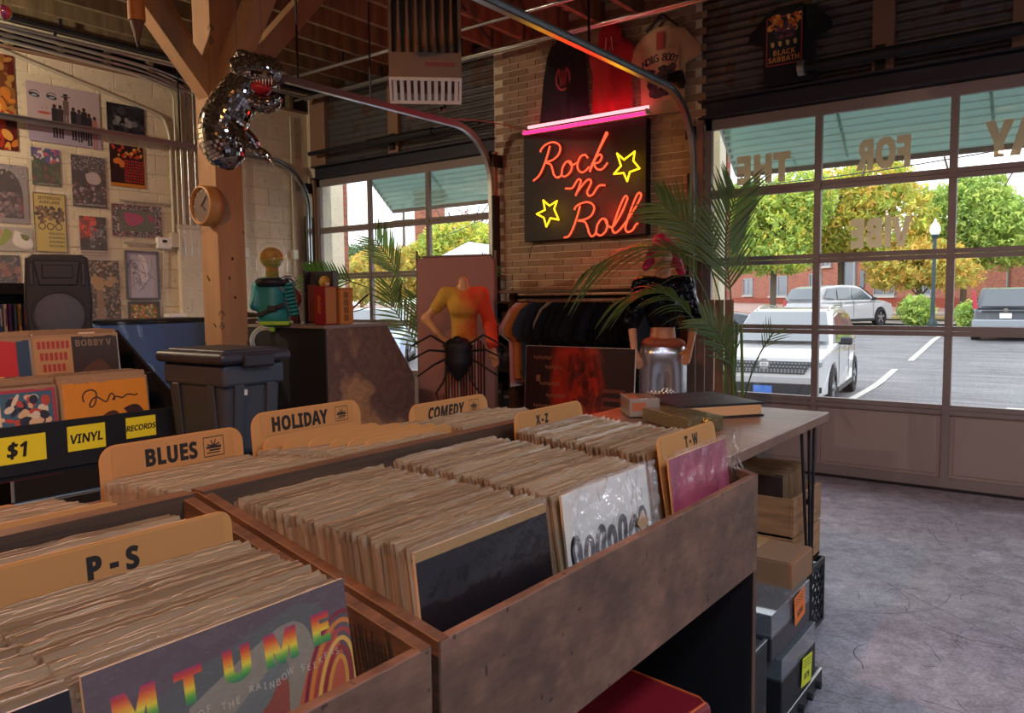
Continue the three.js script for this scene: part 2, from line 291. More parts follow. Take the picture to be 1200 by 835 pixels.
{
  const t = thing('torsion_shaft', 'dark torsion shaft with bracket across the siding over the right door', 'door shaft', [0, 0, 0]);
  part('shaft', cyl(0.03, 0.03, 3.1, -0.4, 3.2, -6.3, 0, 0, PI / 2, 16), M.steelDark, t); part('spring', cyl(0.042, 0.042, 1.3, -1.15, 3.2, -6.3, 0, 0, PI / 2, 16), M.steelDark, t);
  part('bracket', [bx(0.07, 0.2, 0.02, -1.4, 3.2, -6.43), bx(0.05, 0.06, 0.14, -1.4, 3.2, -6.36)], M.steelDark, t); part('cable_drum', cyl(0.06, 0.06, 0.05, -1.93, 3.2, -6.3, 0, 0, PI / 2, 18), M.galv, t);
  const u = thing('torsion_shaft', 'dark torsion shaft with bracket across the siding over the left door', 'door shaft');
  part('shaft', cyl(0.026, 0.026, 2.7, -6.5, 3.24, -6.3, 0, 0, PI / 2, 16), M.steelDark, u); part('spring', cyl(0.042, 0.042, 1.0, -6.3, 3.24, -6.3, 0, 0, PI / 2, 16), M.steelDark, u);
  part('bracket', [bx(0.07, 0.18, 0.02, -6.54, 3.24, -6.42), bx(0.05, 0.05, 0.14, -6.54, 3.24, -6.36)], M.steelDark, u);
}

// ------------------------------------------------------------------ lamps of the room outside the frame
function pendant(x, y, z, [k, col], label, bare) {
  const t = thing('pendant_lamp', label, 'lamp', [x, y, z]);
  if (bare) part('socket', cyl(0.03, 0.035, 0.09, 0, 0.2, 0), M.steelDark, t); else part('shade', lathe([[0.05, 0.2], [0.07, 0.16], [0.2, 0.02], [0.21, 0], [0.2, 0.004], [0.065, 0.155], [0.045, 0.195]], 28), M.steelDark, t);
  part('cord', rod([0, 0.2, 0], [0, 4.1 - y, 0], 0.006), M.black, t); part('bulb', sph(0.03, 0, 0.062, 0), glow(col, 6, 0xffffff), t);
  const l = new THREE.PointLight(col, k); l.shadow.radius = 2; lampLight(l, [x, y + 0.028, z]);
}

// ------------------------------------------------------------------ record bins
// a bin: low lip towards its customers (xf), high rail at the back (xr); dir = +1 when the lip faces +x
function recordBin(label, dir, z0, z1) {
  const t = thing('record_bin', label, 'record bin'), xr = -1.225, X = (d) => xr + dir * d, h = 0.018, D = 0.555;
  const prof = [[0, 0.775], [D, 0.775], [D, 1.018], [0, 1.136]].map(([a, b]) => [X(a), b]); if (dir < 0) prof.reverse();
  const side = (z) => uvm(extr(prof, h, 0.0015).translate(0, 0, z), 1);
  part('side_panel', side(z0), M.plyDark, t); part('side_panel', side(z1 - h), M.plyDark, t);
  part('front_panel', uvm(rb(h, 0.243, z1 - z0, 0.003, X(D - h / 2 + 0.0005), 0.8965, (z0 + z1) / 2), 1), M.ply, t);
  part('rear_panel', uvm(span(X(0.0), X(h), 0.775, 1.138, z0, z1), 1), M.plyDark, t);
  part('floor_panel', span(X(h), X(D - h), 0.777, 0.783, z0 + h, z1 - h), M.black, t);
  for (const z of [z0 + 0.012, z1 - 0.012]) { const e = part('end_panel', span(X(0), X(D - 0.003), 0.002, 0.775, z - 0.011, z + 0.011), M.black, t); part('edge_band', span(X(D - 0.003), X(D), 0.002, 0.775, z - 0.011, z + 0.011), M.plyDark, e); }
  part('shelf', span(X(0), X(D - 0.06), 0.28, 0.298, z0 + 0.023, z1 - 0.023), M.black, t);
  part('back_panel', span(X(0), X(0.012), 0.002, 0.775, z0 + 0.023, z1 - 0.023), M.black, t);
  return t;
}
const Z2 = [-1.89, -0.724], Z1 = [-0.708, 0.42];
recordBin('wide plywood record bin holding three columns of sleeves, its front panel facing the grey floor', 1, ...Z2);
recordBin('near left plywood record bin holding the P - S card and the rainbow-lettered record', 1, ...Z1);
recordBin('plywood record bin behind the wide one, holding the HOLIDAY, COMEDY and BLUES cards', -1, ...Z2);
recordBin('plywood record bin at the left edge, behind the P - S bin', -1, ...Z1);

// ------------------------------------------------------------------ records: a card jacket in a clear crinkled sleeve that stands proud of it
const JN = ['tan', 'cream', 'pale', 'brown', 'white', 'dark brown', 'buff', 'chocolate', 'dark blue', 'red', 'black', 'dark green'];
const JK = [0xa58a64, 0xb99e76, 0xc4ad8a, 0x8a6a48, 0xd0bfa2, 0x6e4e34, 0xa88656, 0x4e3826, 0x27304a, 0x7a2420, 0x1e1d20, 0x3d4f3f].map((c) => mat(c, 0.7));
const JW = [4, 5, 5, 4, 4, 3, 4, 2, 1.2, 1, 1.6, 0.8];
const pickJ = () => { let s = rnd() * 35.5; for (let i = 0; i < JW.length; i++) if ((s -= JW[i]) < 0) return JK[i]; return JK[0]; };
const PL = [pmat(0xdcc29c, 0.2, { transmission: 0.62, thickness: 0 }), pmat(0xceb08a, 0.16, { transmission: 0.55, thickness: 0 }), pmat(0xc2a07a, 0.24, { transmission: 0.6, thickness: 0 })];
const nth = (n) => n + (n % 10 === 1 && n !== 11 ? 'st' : n % 10 === 2 && n !== 12 ? 'nd' : n % 10 === 3 && n !== 13 ? 'rd' : 'th');
const jacketName = (m) => JN[Math.max(0, JK.indexOf(m))];
const clearFilm = pmat(0xffffff, 0.1, { transmission: 1, thickness: 0, ior: 1.5, bumpMap: T.crumple, bumpScale: 0.0018 });
function sleeveGeo(s) {                          // mouth of the sleeve: two wavy lips, and the folded side seams
  const n = 30, pos = [], idx = [], W = 0.163, wob = (t, k) => (vnoise(t, 0.3, 6, 3, s + k) - 0.5) * 0.003 + (vnoise(t, 0.6, 30, 3, s + k + 5) - 0.5) * 0.0012;
  const lip = (k, off) => { const b = pos.length / 3;
    for (let i = 0; i <= n; i++) { const t = i / n, z = -W + 2 * W * t, e = 0.0075 + (vnoise(t, 0.1, 7, 2, s + k) - 0.5) * 0.004 + (vnoise(t, 0.2, 26, 2, s + k + 3) - 0.5) * 0.0035;
      const cx = off * 0.3 + wob(t, k), s2 = Math.sign(off); pos.push(off * 0.9, 0.306, z, off + wob(t, k) * 0.6, 0.317, z, cx, 0.317 + e, z, cx + s2 * 0.0016, 0.3174 + e + (vnoise(t, 0.8, 18, 2, s + k + 8) - 0.5) * 0.002, z); }
    for (let i = 0; i < n; i++) for (let j = 0; j < 3; j++) { const a = b + i * 4 + j, c = a + 4; idx.push(a, c, a + 1, c, c + 1, a + 1); } };
  lip(1, 0.0024); lip(2, -0.0024);
  for (const e of [-1, 1]) { const b = pos.length / 3;
    for (let i = 0; i <= 6; i++) { const y = 0.004 + 0.318 * i / 6; pos.push(0.0022, y, e * 0.158, (vnoise(i / 7, 0.5, 7, 2, s + e) - 0.5) * 0.003, y, e * (0.163 + 0.003 * vnoise(i / 7, 0.1, 7, 2, s + 9))); }
    for (let i = 0; i < 6; i++) { const a = b + i * 2; idx.push(a, a + 1, a + 2, a + 1, a + 3, a + 2); } }
  const g = new THREE.BufferGeometry(); g.setAttribute('position', new THREE.Float32BufferAttribute(pos, 3)); g.setIndex(idx); g.computeVertexNormals();
  g.setAttribute('uv', new THREE.BufferAttribute(new Float32Array(pos.length / 3 * 2), 2)); return g;
}
const SG = [0, 1, 2, 3, 4, 5, 6, 7].map((i) => sleeveGeo(100 + i * 31));
const jacketGeo = [0.0026, 0.0032, 0.0042].map((t) => bx(t, 0.315, 0.315, 0, 0.1575, 0));
const stuffGeo = [];
let recordCount = 0;
function record(x, y, z, lean, label, group, m = pickJ(), dz = 0) {
  const t = thing('record', label, 'record', [x, y, z + dz], 0, group); t.rotation.z = lean; t.rotation.y = rr(-0.006, 0.006);
  part('jacket', pick(jacketGeo), m, t); part('plastic_sleeve', pick(SG), pick(PL), t); recordCount++; return t;
}
// xTop of the foremost sleeve, running back to xEnd; y is the height of the jacket tops
function column(zc, xf, xe, n, yf, ye, lean, label, group, skip = () => false) {
  for (let i = 0; i < n; i++) {
    const k = i / (n - 1), th = lean + rr(-0.006, 0.006), top = yf + (ye - yf) * k + rr(-0.005, 0.004), xt = xf + (xe - xf) * k;
    if (skip(xt)) continue;
    const L = 0.315, x = xt + Math.sin(th) * L, y = top - Math.cos(th) * L;
    const m = pickJ(); record(x, y, zc, th, `sleeved record with a ${jacketName(m)} jacket, ${nth(i + 1)} behind ${label}`, group, m, rr(-0.005, 0.005));
  }
}
const LEAN = 0.15;
column(-0.912, -0.752, -1.15, 62, 1.108, 1.118, LEAN, 'the black front cover', 'records behind the black cover');
column(-1.283, -0.762, -1.15, 58, 1.105, 1.12, LEAN, 'the crumpled silvery bag', 'records behind the crumpled sleeve');
column(-1.69, -0.79, -1.14, 48, 1.102, 1.122, LEAN, 'the T - W card', 'records between T - W and X - Z');
column(-0.475, -0.756, -1.165, 62, 1.098, 1.116, LEAN, 'the rainbow-lettered MTUME cover', 'records of the P - S column', (x) => Math.abs(x + 1.0) < 0.005);
column(-0.146, -0.756, -0.98, 24, 1.098, 1.108, LEAN, 'the bottom left dark cover', 'records left of the P - S column');

// the bins behind hold more sleeves than can be told apart: one mass
{
  const geos = [], J = [], add = (zc, x0, x1, n, y0, y1) => { for (let i = 0; i < n; i++) { const k = i / (n - 1), th = 0.06 + rr(-0.02, 0.02), x = x0 + (x1 - x0) * k, y = y0 + (y1 - y0) * k + rr(-0.005, 0.004) - 0.315, dz = rr(-0.005, 0.005);
    const m = new THREE.Matrix4().compose(V(x + Math.sin(th) * 0.315, y, zc + dz), new THREE.Quaternion().setFromEuler(new THREE.Euler(0, 0, th)), V(1, 1, 1));
    geos.push(pick(SG).clone().applyMatrix4(m)); J.push([pick(jacketGeo).clone().applyMatrix4(m), Math.floor(rnd() * 4)]); } };
  add(-0.883, -1.25, -1.545, 46, 1.125, 1.098); add(-1.218, -1.25, -1.53, 44, 1.13, 1.105); add(-1.612, -1.25, -1.435, 28, 1.14, 1.13); add(-0.5, -1.25, -1.66, 54, 1.1, 1.06); add(-0.14, -1.25, -1.62, 40, 1.1, 1.06); add(-1.612, -1.455, -1.66, 26, 1.105, 1.08);
  const t = thing('record_stock', 'packed sleeved records in the two bins behind, under the HOLIDAY, COMEDY and BLUES cards', 'records'); t.userData.kind = 'stuff';
  part('plastic_sleeves', geos, PL[0], t);
  for (let k = 0; k < 4; k++) part('jackets', J.filter((j) => j[1] === k).map((j) => j[0]), JK[k], t);
}

// ------------------------------------------------------------------ the foremost covers, each different
function coverRecord(label, tex, x, y, z, lean, o = {}) {           // y: height of the jacket top, x: its top edge
  const t = thing('record', label, 'record', [x + Math.sin(lean) * 0.315, y - Math.cos(lean) * 0.315, z]); t.rotation.z = lean;
  const m = new THREE.MeshStandardMaterial({ map: tex, roughness: o.rough ?? 0.45 }), e = mat(o.edge ?? 0xb9a688, 0.7);
  const j = shadow(new THREE.Mesh(bx(0.005, 0.315, 0.315, 0, 0.1575, 0), [m, e, e, e, e, e])); j.name = 'jacket'; t.add(j);
  part('plastic_sleeve', pick(SG), o.bare ? PL[0] : clearFilm, t);
  if (!o.bare) part('sleeve_front', o.film ?? filmGeo(o.amp ?? 0.0015, o.seed ?? 4), o.filmMat ?? clearFilm, t);
  return t;
}
function filmGeo(amp, s, n = 40, w = 0.326, h = 0.325) {             // a sheet of film with soft creases, in front of a cover
  const g = new THREE.PlaneGeometry(w, h, n, n), p = g.attributes.position;
  for (let i = 0; i < p.count; i++) { const u = p.getX(i) / w + 0.5, v = p.getY(i) / h + 0.5; let k = 0; for (let q = 1; q < 4; q++) k += Math.abs(vnoise(u, v, 5 * q, 4 * q, s + q) - 0.5) * 2 / q; p.setZ(i, 0.0035 + amp * k); }
  g.computeVertexNormals(); g.rotateY(PI / 2); return g.translate(0, h / 2, 0);
}
const rainbow = (c, y0, y1) => { const g = c.createLinearGradient(0, y0, 0, y1); ['#8e2f62', '#c8412c', '#e0842a', '#e2bf35', '#5d9a3c', '#35704f'].forEach((q, i) => g.addColorStop(i / 5, q)); return g; };
const blob = (c, col, pts) => { c.fillStyle = col; c.beginPath(); c.moveTo(...pts[0]); for (let i = 1; i < pts.length; i++) { const p = pts[i], q = pts[(i + 1) % pts.length]; c.quadraticCurveTo(p[0], p[1], (p[0] + q[0]) / 2, (p[1] + q[1]) / 2); } c.closePath(); c.fill(); };
const grainOver = (c, w, h, n, a = 0.06) => { for (let i = 0; i < n; i++) { c.fillStyle = `rgba(${rnd() < 0.5 ? '20,15,10' : '235,225,205'},${rnd() * a})`; c.fillRect(rnd() * w, rnd() * h, rr(1, 14), rr(1, 4)); } };
const texRainbow = canTex(768, 768, (c, w, h) => {
  c.fillStyle = '#5e4c4c'; c.fillRect(0, 0, w, h);
  c.save(); c.translate(0, -125);
  blob(c, '#5c5852', [[40, 270], [380, 190], [700, 120], [740, 500], [500, 760], [60, 760]]);
  blob(c, '#8a7a66', [[240, 300], [420, 220], [600, 170], [650, 320], [520, 560], [330, 700], [230, 560]]);
  blob(c, '#6d6a63', [[300, 400], [450, 300], [560, 260], [500, 480], [380, 620]]);
  c.lineWidth = 9; c.strokeStyle = '#3b323b'; c.beginPath(); c.moveTo(90, 330); c.bezierCurveTo(220, 420, 330, 520, 500, 560); c.stroke();
  blob(c, '#b4553c', [[560, 420], [640, 250], [730, 240], [740, 560], [640, 740], [540, 660]]);
  for (let i = 0; i < 6; i++) { c.strokeStyle = ['#c9883a', '#8b2f2e', '#d8a048', '#a13c34', '#c8742e', '#7c2a32'][i]; c.lineWidth = 13; c.beginPath(); c.ellipse(690, 470, 36 + i * 16, 130 + i * 26, 0.25, 0, 6.3); c.stroke(); }
  blob(c, '#8f4638', [[390, 470], [420, 400], [470, 380], [500, 330], [540, 330], [520, 450], [560, 560], [470, 640], [410, 560]]); blob(c, '#c98b35', [[90, 400], [170, 350], [240, 420], [200, 520], [110, 510]]);
  c.restore();
  c.font = 'bold 150px sans-serif'; c.textAlign = 'center'; c.lineWidth = 26; c.lineJoin = 'miter';
  'MTUME'.split('').forEach((ch, i) => { const x = 110 + i * 138; c.save(); c.translate(x, 158 + (i % 2) * 4); c.scale(0.9, 0.78); c.fillStyle = rainbow(c, -116, 6); c.strokeStyle = c.fillStyle; c.lineWidth = 9; c.strokeText(ch, 0, 0); c.fillText(ch, 0, 0); c.restore(); });
  c.font = '26px sans-serif'; c.fillStyle = '#b8a890'; c.textAlign = 'center'; 'IN SEARCH OF THE RAINBOW SEEKERS'.split('').forEach((ch, i) => c.fillText(ch, 60 + i * 21, 212 + 8 * Math.sin(i)));
  grainOver(c, w, h, 4200, 0.1);
});
coverRecord('foremost record of the P - S column, rainbow letters MTUME over swirling shapes', texRainbow, -0.75, 1.112, -0.475, 0.16, { amp: 0.0012, rough: 0.5 });
coverRecord('dark-covered foremost record at the bottom left corner', canTex(64, 64, (c, w, h) => { c.fillStyle = '#14141a'; c.fillRect(0, 0, w, h); grainOver(c, w, h, 60); }), -0.742, 1.108, -0.146, 0.18, { edge: 0xb8b2b0 });
coverRecord('foremost record of the wide bin with a plain black cover and tan top strip', canTex(256, 256, (c, w, h) => { c.fillStyle = '#101016'; c.fillRect(0, 0, w, h); c.fillStyle = '#a27b4c'; c.fillRect(0, 0, w, 12); c.strokeStyle = '#24242e'; for (let i = 0; i < 9; i++) { c.lineWidth = 2; c.beginPath(); c.arc(170, 300, 60 + i * 14, 0, 6.3); c.stroke(); } }), -0.745, 1.112, -0.912, 0.12, { amp: 0.002, seed: 9, rough: 0.35 });
const frosty = pmat(0xffffff, 0.14, { transmission: 0.86, thickness: 0, ior: 1.7, bumpMap: T.crumple, bumpScale: 0.01 });
coverRecord('record in a crumpled silvery plastic bag, front of the middle column', canTex(512, 512, (c, w, h) => {
  c.fillStyle = '#d8d2c4'; c.fillRect(0, 0, w, h); c.fillStyle = '#15141a';
  for (let i = 0; i < 7; i++) { c.save(); c.translate(50 + i * 68, 178 + (i % 2) * 16); c.rotate(-0.3 + 0.2 * (i % 3)); c.lineWidth = 24; c.lineCap = 'round'; c.strokeStyle = '#15141a'; c.beginPath(); c.moveTo(-22, 46); c.bezierCurveTo(-30, -20, 4, -60, 20, -30); c.bezierCurveTo(30, 10, -10, 20, 26, 56); c.stroke(); c.restore(); }
}), -0.75, 1.112, -1.283, 0.12, { film: filmGeo(0.018, 12, 110), filmMat: frosty });
part('price_sticker', bx(0.0006, 0.034, 0.034, 0.016, 0.21, -0.1, 0.78, 0, 0), mat(0xb08a62, 0.7), scene.children[scene.children.length - 1]);
coverRecord('record with a pink magenta cover in a torn clear bag', canTex(512, 512, (c, w, h) => {
  c.fillStyle = '#96445a'; c.fillRect(0, 0, w, h); for (let i = 0; i < 60; i++) blob(c, ['rgba(178,74,96,.25)', 'rgba(120,44,66,.25)', 'rgba(196,96,112,.2)'][i % 3], Array.from({ length: 6 }, (_, k) => [rr(0, 1) * w + 60 * Math.cos(k), rr(0, 1) * h])); blob(c, '#b8704c', [[300, 300], [420, 250], [470, 380], [380, 470], [300, 420]]); grainOver(c, w, h, 800);
}), -0.742, 1.106, -1.69, 0.12, { amp: 0.005, seed: 21, edge: 0xc9a06a });
part('bag_flap', (() => { const g = filmGeo(0.012, 31, 24, 0.09, 0.2); return g.translate(0.004, 0.13, -0.19); })(), clearFilm, scene.children[scene.children.length - 1]);

// ------------------------------------------------------------------ divider cards
function emblem(c, x, y, s) { c.save(); c.translate(x, y); c.scale(s, s); c.strokeStyle = c.fillStyle = '#1b130d'; c.lineWidth = 3; c.strokeRect(-46, -34, 92, 68); c.lineWidth = 5; for (const [a, b] of [[-30, -8], [-12, -22], [10, -24], [28, -10]]) { c.beginPath(); c.moveTo(0, -2); c.lineTo(a, b); c.stroke(); } c.fillRect(-34, -2, 68, 9); c.fillRect(-22, 10, 52, 6); c.fillRect(-34, 20, 60, 4); c.restore(); }
function dividerCard(label, text, x, z0, z1, top, o = {}) {          // stands across z, facing +x
  const w = z1 - z0, h = 0.36, r = o.r ?? 0.035, out = [[-w / 2 + 0.002, -h], [w / 2 - 0.002, -h]];
  for (let i = 0; i <= 6; i++) out.push([w / 2 - r + r * Math.cos(R(15 * i)), -r + r * Math.sin(R(15 * i))]);
  for (let i = 0; i <= 6; i++) out.push([-w / 2 + r + r * Math.cos(R(90 + 15 * i)), -r + r * Math.sin(R(90 + 15 * i))]);
  const g = extr(out, 0.0022).rotateY(PI / 2), t = thing('divider_card', label, 'divider card', [x, top, (z0 + z1) / 2]);
  t.rotation.z = o.lean ?? 0.08;
  part('card', g, M.card, t);
  if (text) {
    const H = o.h ?? 0.05, tex = canTex(1024, Math.round(1024 * H / w), (c, W, HH) => { c.fillStyle = '#b87e42'; c.fillRect(0, 0, W, HH); c.fillStyle = '#1a120c'; c.font = (o.italic ? 'italic ' : '') + `bold ${o.size ?? 130}px sans-serif`; c.textBaseline = 'middle'; c.textAlign = 'center'; c.lineWidth = 8; c.strokeStyle = c.fillStyle; c.strokeText(text, W * (o.at ?? 0.4), HH * 0.55); c.fillText(text, W * (o.at ?? 0.4), HH * 0.55); if (o.emblem) emblem(c, W * o.emblem, HH * 0.52, HH / 100); });
    part('printed_face', bx(0.0006, H, w - 2 * r * 0.7, 0.0026, -H / 2 - 0.004, 0), new THREE.MeshStandardMaterial({ map: tex, roughness: 0.75 }), t);
  }
  return t;
}
dividerCard('cardboard divider lettered P - S in the near left bin', 'P - S', -1.0, -0.64, -0.315, 1.16, { h: 0.05, size: 120, at: 0.47, r: 0.02 });
dividerCard('cardboard divider lettered T - W behind the pink record', 'T - W', -0.77, -1.845, -1.53, 1.15, { h: 0.045, size: 110, at: 0.55, r: 0.022, lean: 0.15 });
dividerCard('cardboard divider lettered X - Z at the back of the wide bin', 'X - Z', -1.157, -1.845, -1.53, 1.174, { h: 0.045, size: 100, at: 0.36, r: 0.03 });
dividerCard('cardboard divider printed BLUES with a small emblem, beside the yellow RECORDS sign', 'BLUES', -1.575, -1.045, -0.722, 1.174, { h: 0.062, size: 150, at: 0.46, emblem: 0.82 });
dividerCard('cardboard divider printed HOLIDAY with a small emblem, in front of the grey tote', 'HOLIDAY', -1.555, -1.385, -1.055, 1.2, { h: 0.052, size: 140, at: 0.4, emblem: 0.86 });
dividerCard('cardboard divider printed COMEDY in slanted letters, below the striped trousers', 'COMEDY', -1.44, -1.775, -1.45, 1.182, { h: 0.05, size: 130, at: 0.42, emblem: 0.86, italic: true });
[[-1.52, -1.06, 1.148], [-1.475, -1.08, 1.147], [-1.425, -1.11, 1.147], [-1.375, -1.13, 1.148], [-1.33, -1.14, 1.15], [-1.29, -1.15, 1.15]].forEach(([x, z, y], i) => dividerCard(['first', 'second', 'third', 'fourth', 'fifth', 'sixth'][i] + ' blank cardboard divider counted from the HOLIDAY card towards the bin rail', '', x, z - 0.31, z, y));
dividerCard('blank cardboard divider with a pen scribble at the left edge below the VINYL sign', '~ ~~', -1.65, -0.62, -0.3, 1.078, { h: 0.04, size: 90, at: 0.3 });
dividerCard('blank cardboard divider just behind the rail of the P - S bin', '', -1.33, -0.65, -0.3, 1.125);

// ------------------------------------------------------------------ outside: car park, building, trees, cars
const groundY = (z) => { const pts = [[-6.7, -0.16], [-9, -0.42], [-13, -0.5], [-18, -0.5], [-27, 0.02], [-32, 0.1], [-46, 0.18], [-52, 0.42], [-140, 0.6]]; for (let i = 1; i < pts.length; i++) if (z >= pts[i][0]) { const [a, b] = [pts[i - 1], pts[i]]; return a[1] + (b[1] - a[1]) * (z - a[0]) / (b[0] - a[0]); } return 0.6; };
T.asphalt = dataTex(512, 512, (u, v) => { const a = fbm(u, v, 4, 4, 4, 111), b = vnoise(u, v, 256, 256, 112), s = fbm(u, v, 2, 30, 3, 113), k = 108 + 26 * (a - 0.5) + 40 * (b - 0.5) + 44 * (s - 0.5); return [k, k * 1.0, k * 1.02]; }, true, [0.25, 0.25]);
T.brickFar = dataTex(512, 512, (u, v) => { const row = Math.floor(v * 64), x = u * 24 + (row % 2) * 0.5, m = (v * 64) % 1 < 0.14 || x % 1 < 0.06, n = hash(Math.floor(x), row, 5); const k = 0.86 + 0.3 * n + 0.24 * (fbm(u, v, 5, 5, 3, 7) - 0.5); return m ? [140, 116, 102] : [156 * k, 86 * k, 62 * k]; }, true, [0.2, 0.2]);
T.grass = dataTex(256, 256, (u, v) => { const a = fbm(u, v, 20, 20, 4, 121), k = 0.7 + 0.6 * a; return [150 * k, 132 * k, 66 * k]; }, true, [0.4, 0.4]);
function groundSheet(x0, x1, z0, z1, lift = 0, nx = 1) {
  const pos = [], uv = [], idx = []; let n = 0;
  const zs = [z0]; for (const z of [-9, -13, -18, -27, -32, -46, -52]) if (z < z0 && z > z1) zs.push(z); zs.push(z1);
  for (const z of zs) for (let i = 0; i <= nx; i++) { const x = x0 + (x1 - x0) * i / nx; pos.push(x, groundY(z) + lift, z); uv.push(x, z); }
  for (let r = 0; r < zs.length - 1; r++) for (let i = 0; i < nx; i++) { const a = r * (nx + 1) + i, b = a + nx + 1; idx.push(a, a + 1, b, a + 1, b + 1, b); }
  const g = new THREE.BufferGeometry(); g.setAttribute('position', new THREE.Float32BufferAttribute(pos, 3)); g.setAttribute('uv', new THREE.Float32BufferAttribute(uv, 2)); g.setIndex(idx); g.computeVertexNormals(); return g;
}
struct('parking_lot', groundSheet(-90, 60, -6.7, -46), mat(0xffffff, 0.9, { map: T.asphalt }));
struct('sidewalk', groundSheet(-90, 60, -36, -39.5, 0.07), mat(0x9a938a, 0.9)); struct('lawn', groundSheet(-90, 60, -39.5, -44.5, 0.12), mat(0xffffff, 0.95, { map: T.grass }));
struct('brick_path', groundSheet(-90, 60, -44.5, -140, 0.12), mat(0x8a6c60, 0.9));
{
  const paint = mat(0xc4c2ba, 0.8);
  [[-3.55, -12.4, -3.95, -20.4, 'white parking line beside the big white car, nearest the door'], [-7.4, -22, -8.2, -31, 'white parking line behind the big white car'], [-3.9, -22, -4.3, -30, 'white parking line left of the dark boxy car'], [-0.95, -10.5, -1.1, -15.5, 'wide cream curb stripe at the right edge of the car park']].forEach(([x0, z0, x1, z1, label], i) => {
    const n = 8, w = i === 3 ? 0.16 : 0.07, pos = [], idx = []; for (let k = 0; k <= n; k++) { const z = z0 + (z1 - z0) * k / n, x = x0 + (x1 - x0) * k / n; pos.push(x - w, groundY(z) + 0.012, z, x + w, groundY(z) + 0.012, z); if (k) { const a = (k - 1) * 2; idx.push(a, a + 1, a + 2, a + 1, a + 3, a + 2); } }
    const g = new THREE.BufferGeometry(); g.setAttribute('position', new THREE.Float32BufferAttribute(pos, 3)); g.setIndex(idx); g.computeVertexNormals(); solo('parking_line', label, 'road marking', g, paint);
  });
  const bump = mat(0xd9d4ca, 0.9);
  for (const x of [-13, -9.6, -6.6, -3.2]) solo('wheel_stop', 'pale concrete wheel stop along the path before the brick building, ' + ({ '-13': 'farthest left', '-9.6': 'second from the left', '-6.6': 'third from the left', '-3.2': 'nearest the dark car' })[x], 'wheel stop', extr([[-0.9, 0], [0.9, 0], [0.82, 0.13], [-0.82, 0.13]], 0.15, 0.015).translate(x, groundY(-46) + 0.13, -46), bump);
}
// brick building across the car park
{
  const t = thing('brick_building', 'long low red brick building with dark windows across the car park', 'building', [-3.7, 0.3, -48.6], R(-51.3));
  const wl = mat(0xffffff, 0.9, { map: T.brickFar }), dark = mat(0x49525a, 0.25), fr = mat(0x8b8f90, 0.6), sill = mat(0xb9b3a8, 0.8);
  part('wall', uvm(span(-62, 14, 0, 4.75, -6, 0)), wl, t); part('plinth', uvm(span(-62, 14, 0, 0.85, 0, 0.12)), mat(0xffffff, 0.9, { map: T.brickFar, color: 0xe8a890 }), t);
  const rf = part('roof', [span(-62.3, 14.3, 4.75, 4.95, -6.2, 0.45)], mat(0x98a0a0, 0.7), t); part('gutter', span(-62.3, 14.3, 4.92, 5.12, 0.3, 0.5), M.white, rf);
  const win = (s0, s1, y0, y1) => { const w = part('window', [span(s0, s1, y0, y0 + 0.12, -0.05, 0.08), span(s0, s1, y1 - 0.1, y1, -0.05, 0.08), span(s0, s0 + 0.1, y0, y1, -0.05, 0.08), span(s1 - 0.1, s1, y0, y1, -0.05, 0.08), span((s0 + s1) / 2 - 0.05, (s0 + s1) / 2 + 0.05, y0, y1, -0.05, 0.06)], fr, t); part('glazing', span(s0 + 0.05, s1 - 0.05, y0 + 0.06, y1 - 0.06, 0, 0.03), dark, w); part('sill', span(s0 - 0.15, s1 + 0.15, y0 - 0.14, y0, 0, 0.2), sill, w); };
  win(-4, -2.1, 3.3, 4.2); win(-15.2, -12.2, 1.0, 2.4); win(-36, -31.5, 1.0, 2.9); win(-26.5, -24, 1.1, 2.9); win(-44, -41, 1.1, 2.9); win(-9.6, -7.8, 1.0, 2.4); win(-24, -22.2, 3.4, 4.4);
  const d = part('entrance', [span(-20.8, -20.5, 0.6, 3.8, -0.1, 0.15), span(-18.2, -17.9, 0.6, 3.8, -0.1, 0.15), span(-20.8, -17.9, 3.6, 3.95, -0.1, 0.2)], fr, t); part('door', span(-20.5, -18.2, 0.6, 3.6, 0, 0.05), dark, d); part('steps', [span(-21, -17.6, 0, 0.2, 0, 1.2), span(-21, -17.6, 0.2, 0.4, 0, 0.8), span(-21, -17.6, 0.4, 0.6, 0, 0.5)], sill, d);
  const rl = part('handrail', [rod([-17.7, 1.5, 0.4], [-15.4, 0.9, 1.5], 0.03), rod([-17.7, 0.2, 0.4], [-17.7, 1.5, 0.4], 0.03), rod([-15.4, 0, 1.5], [-15.4, 0.9, 1.5], 0.03), rod([-17.7, 0.9, 0.4], [-15.4, 0.4, 1.5], 0.02)], M.steelDark, t);
  for (const s of [-0.6, -20]) part('downspout', rod([s, 0, 0.1], [s, 4.8, 0.1], 0.06), fr, t);
  part('notice_board', span(-17.2, -16.6, 1.6, 2.9, 0, 0.08), mat(0x5a6670, 0.5), t); part('wall_lamp', [sph(0.14, -16.9, 1.5, 0.2)], M.white, t);
}
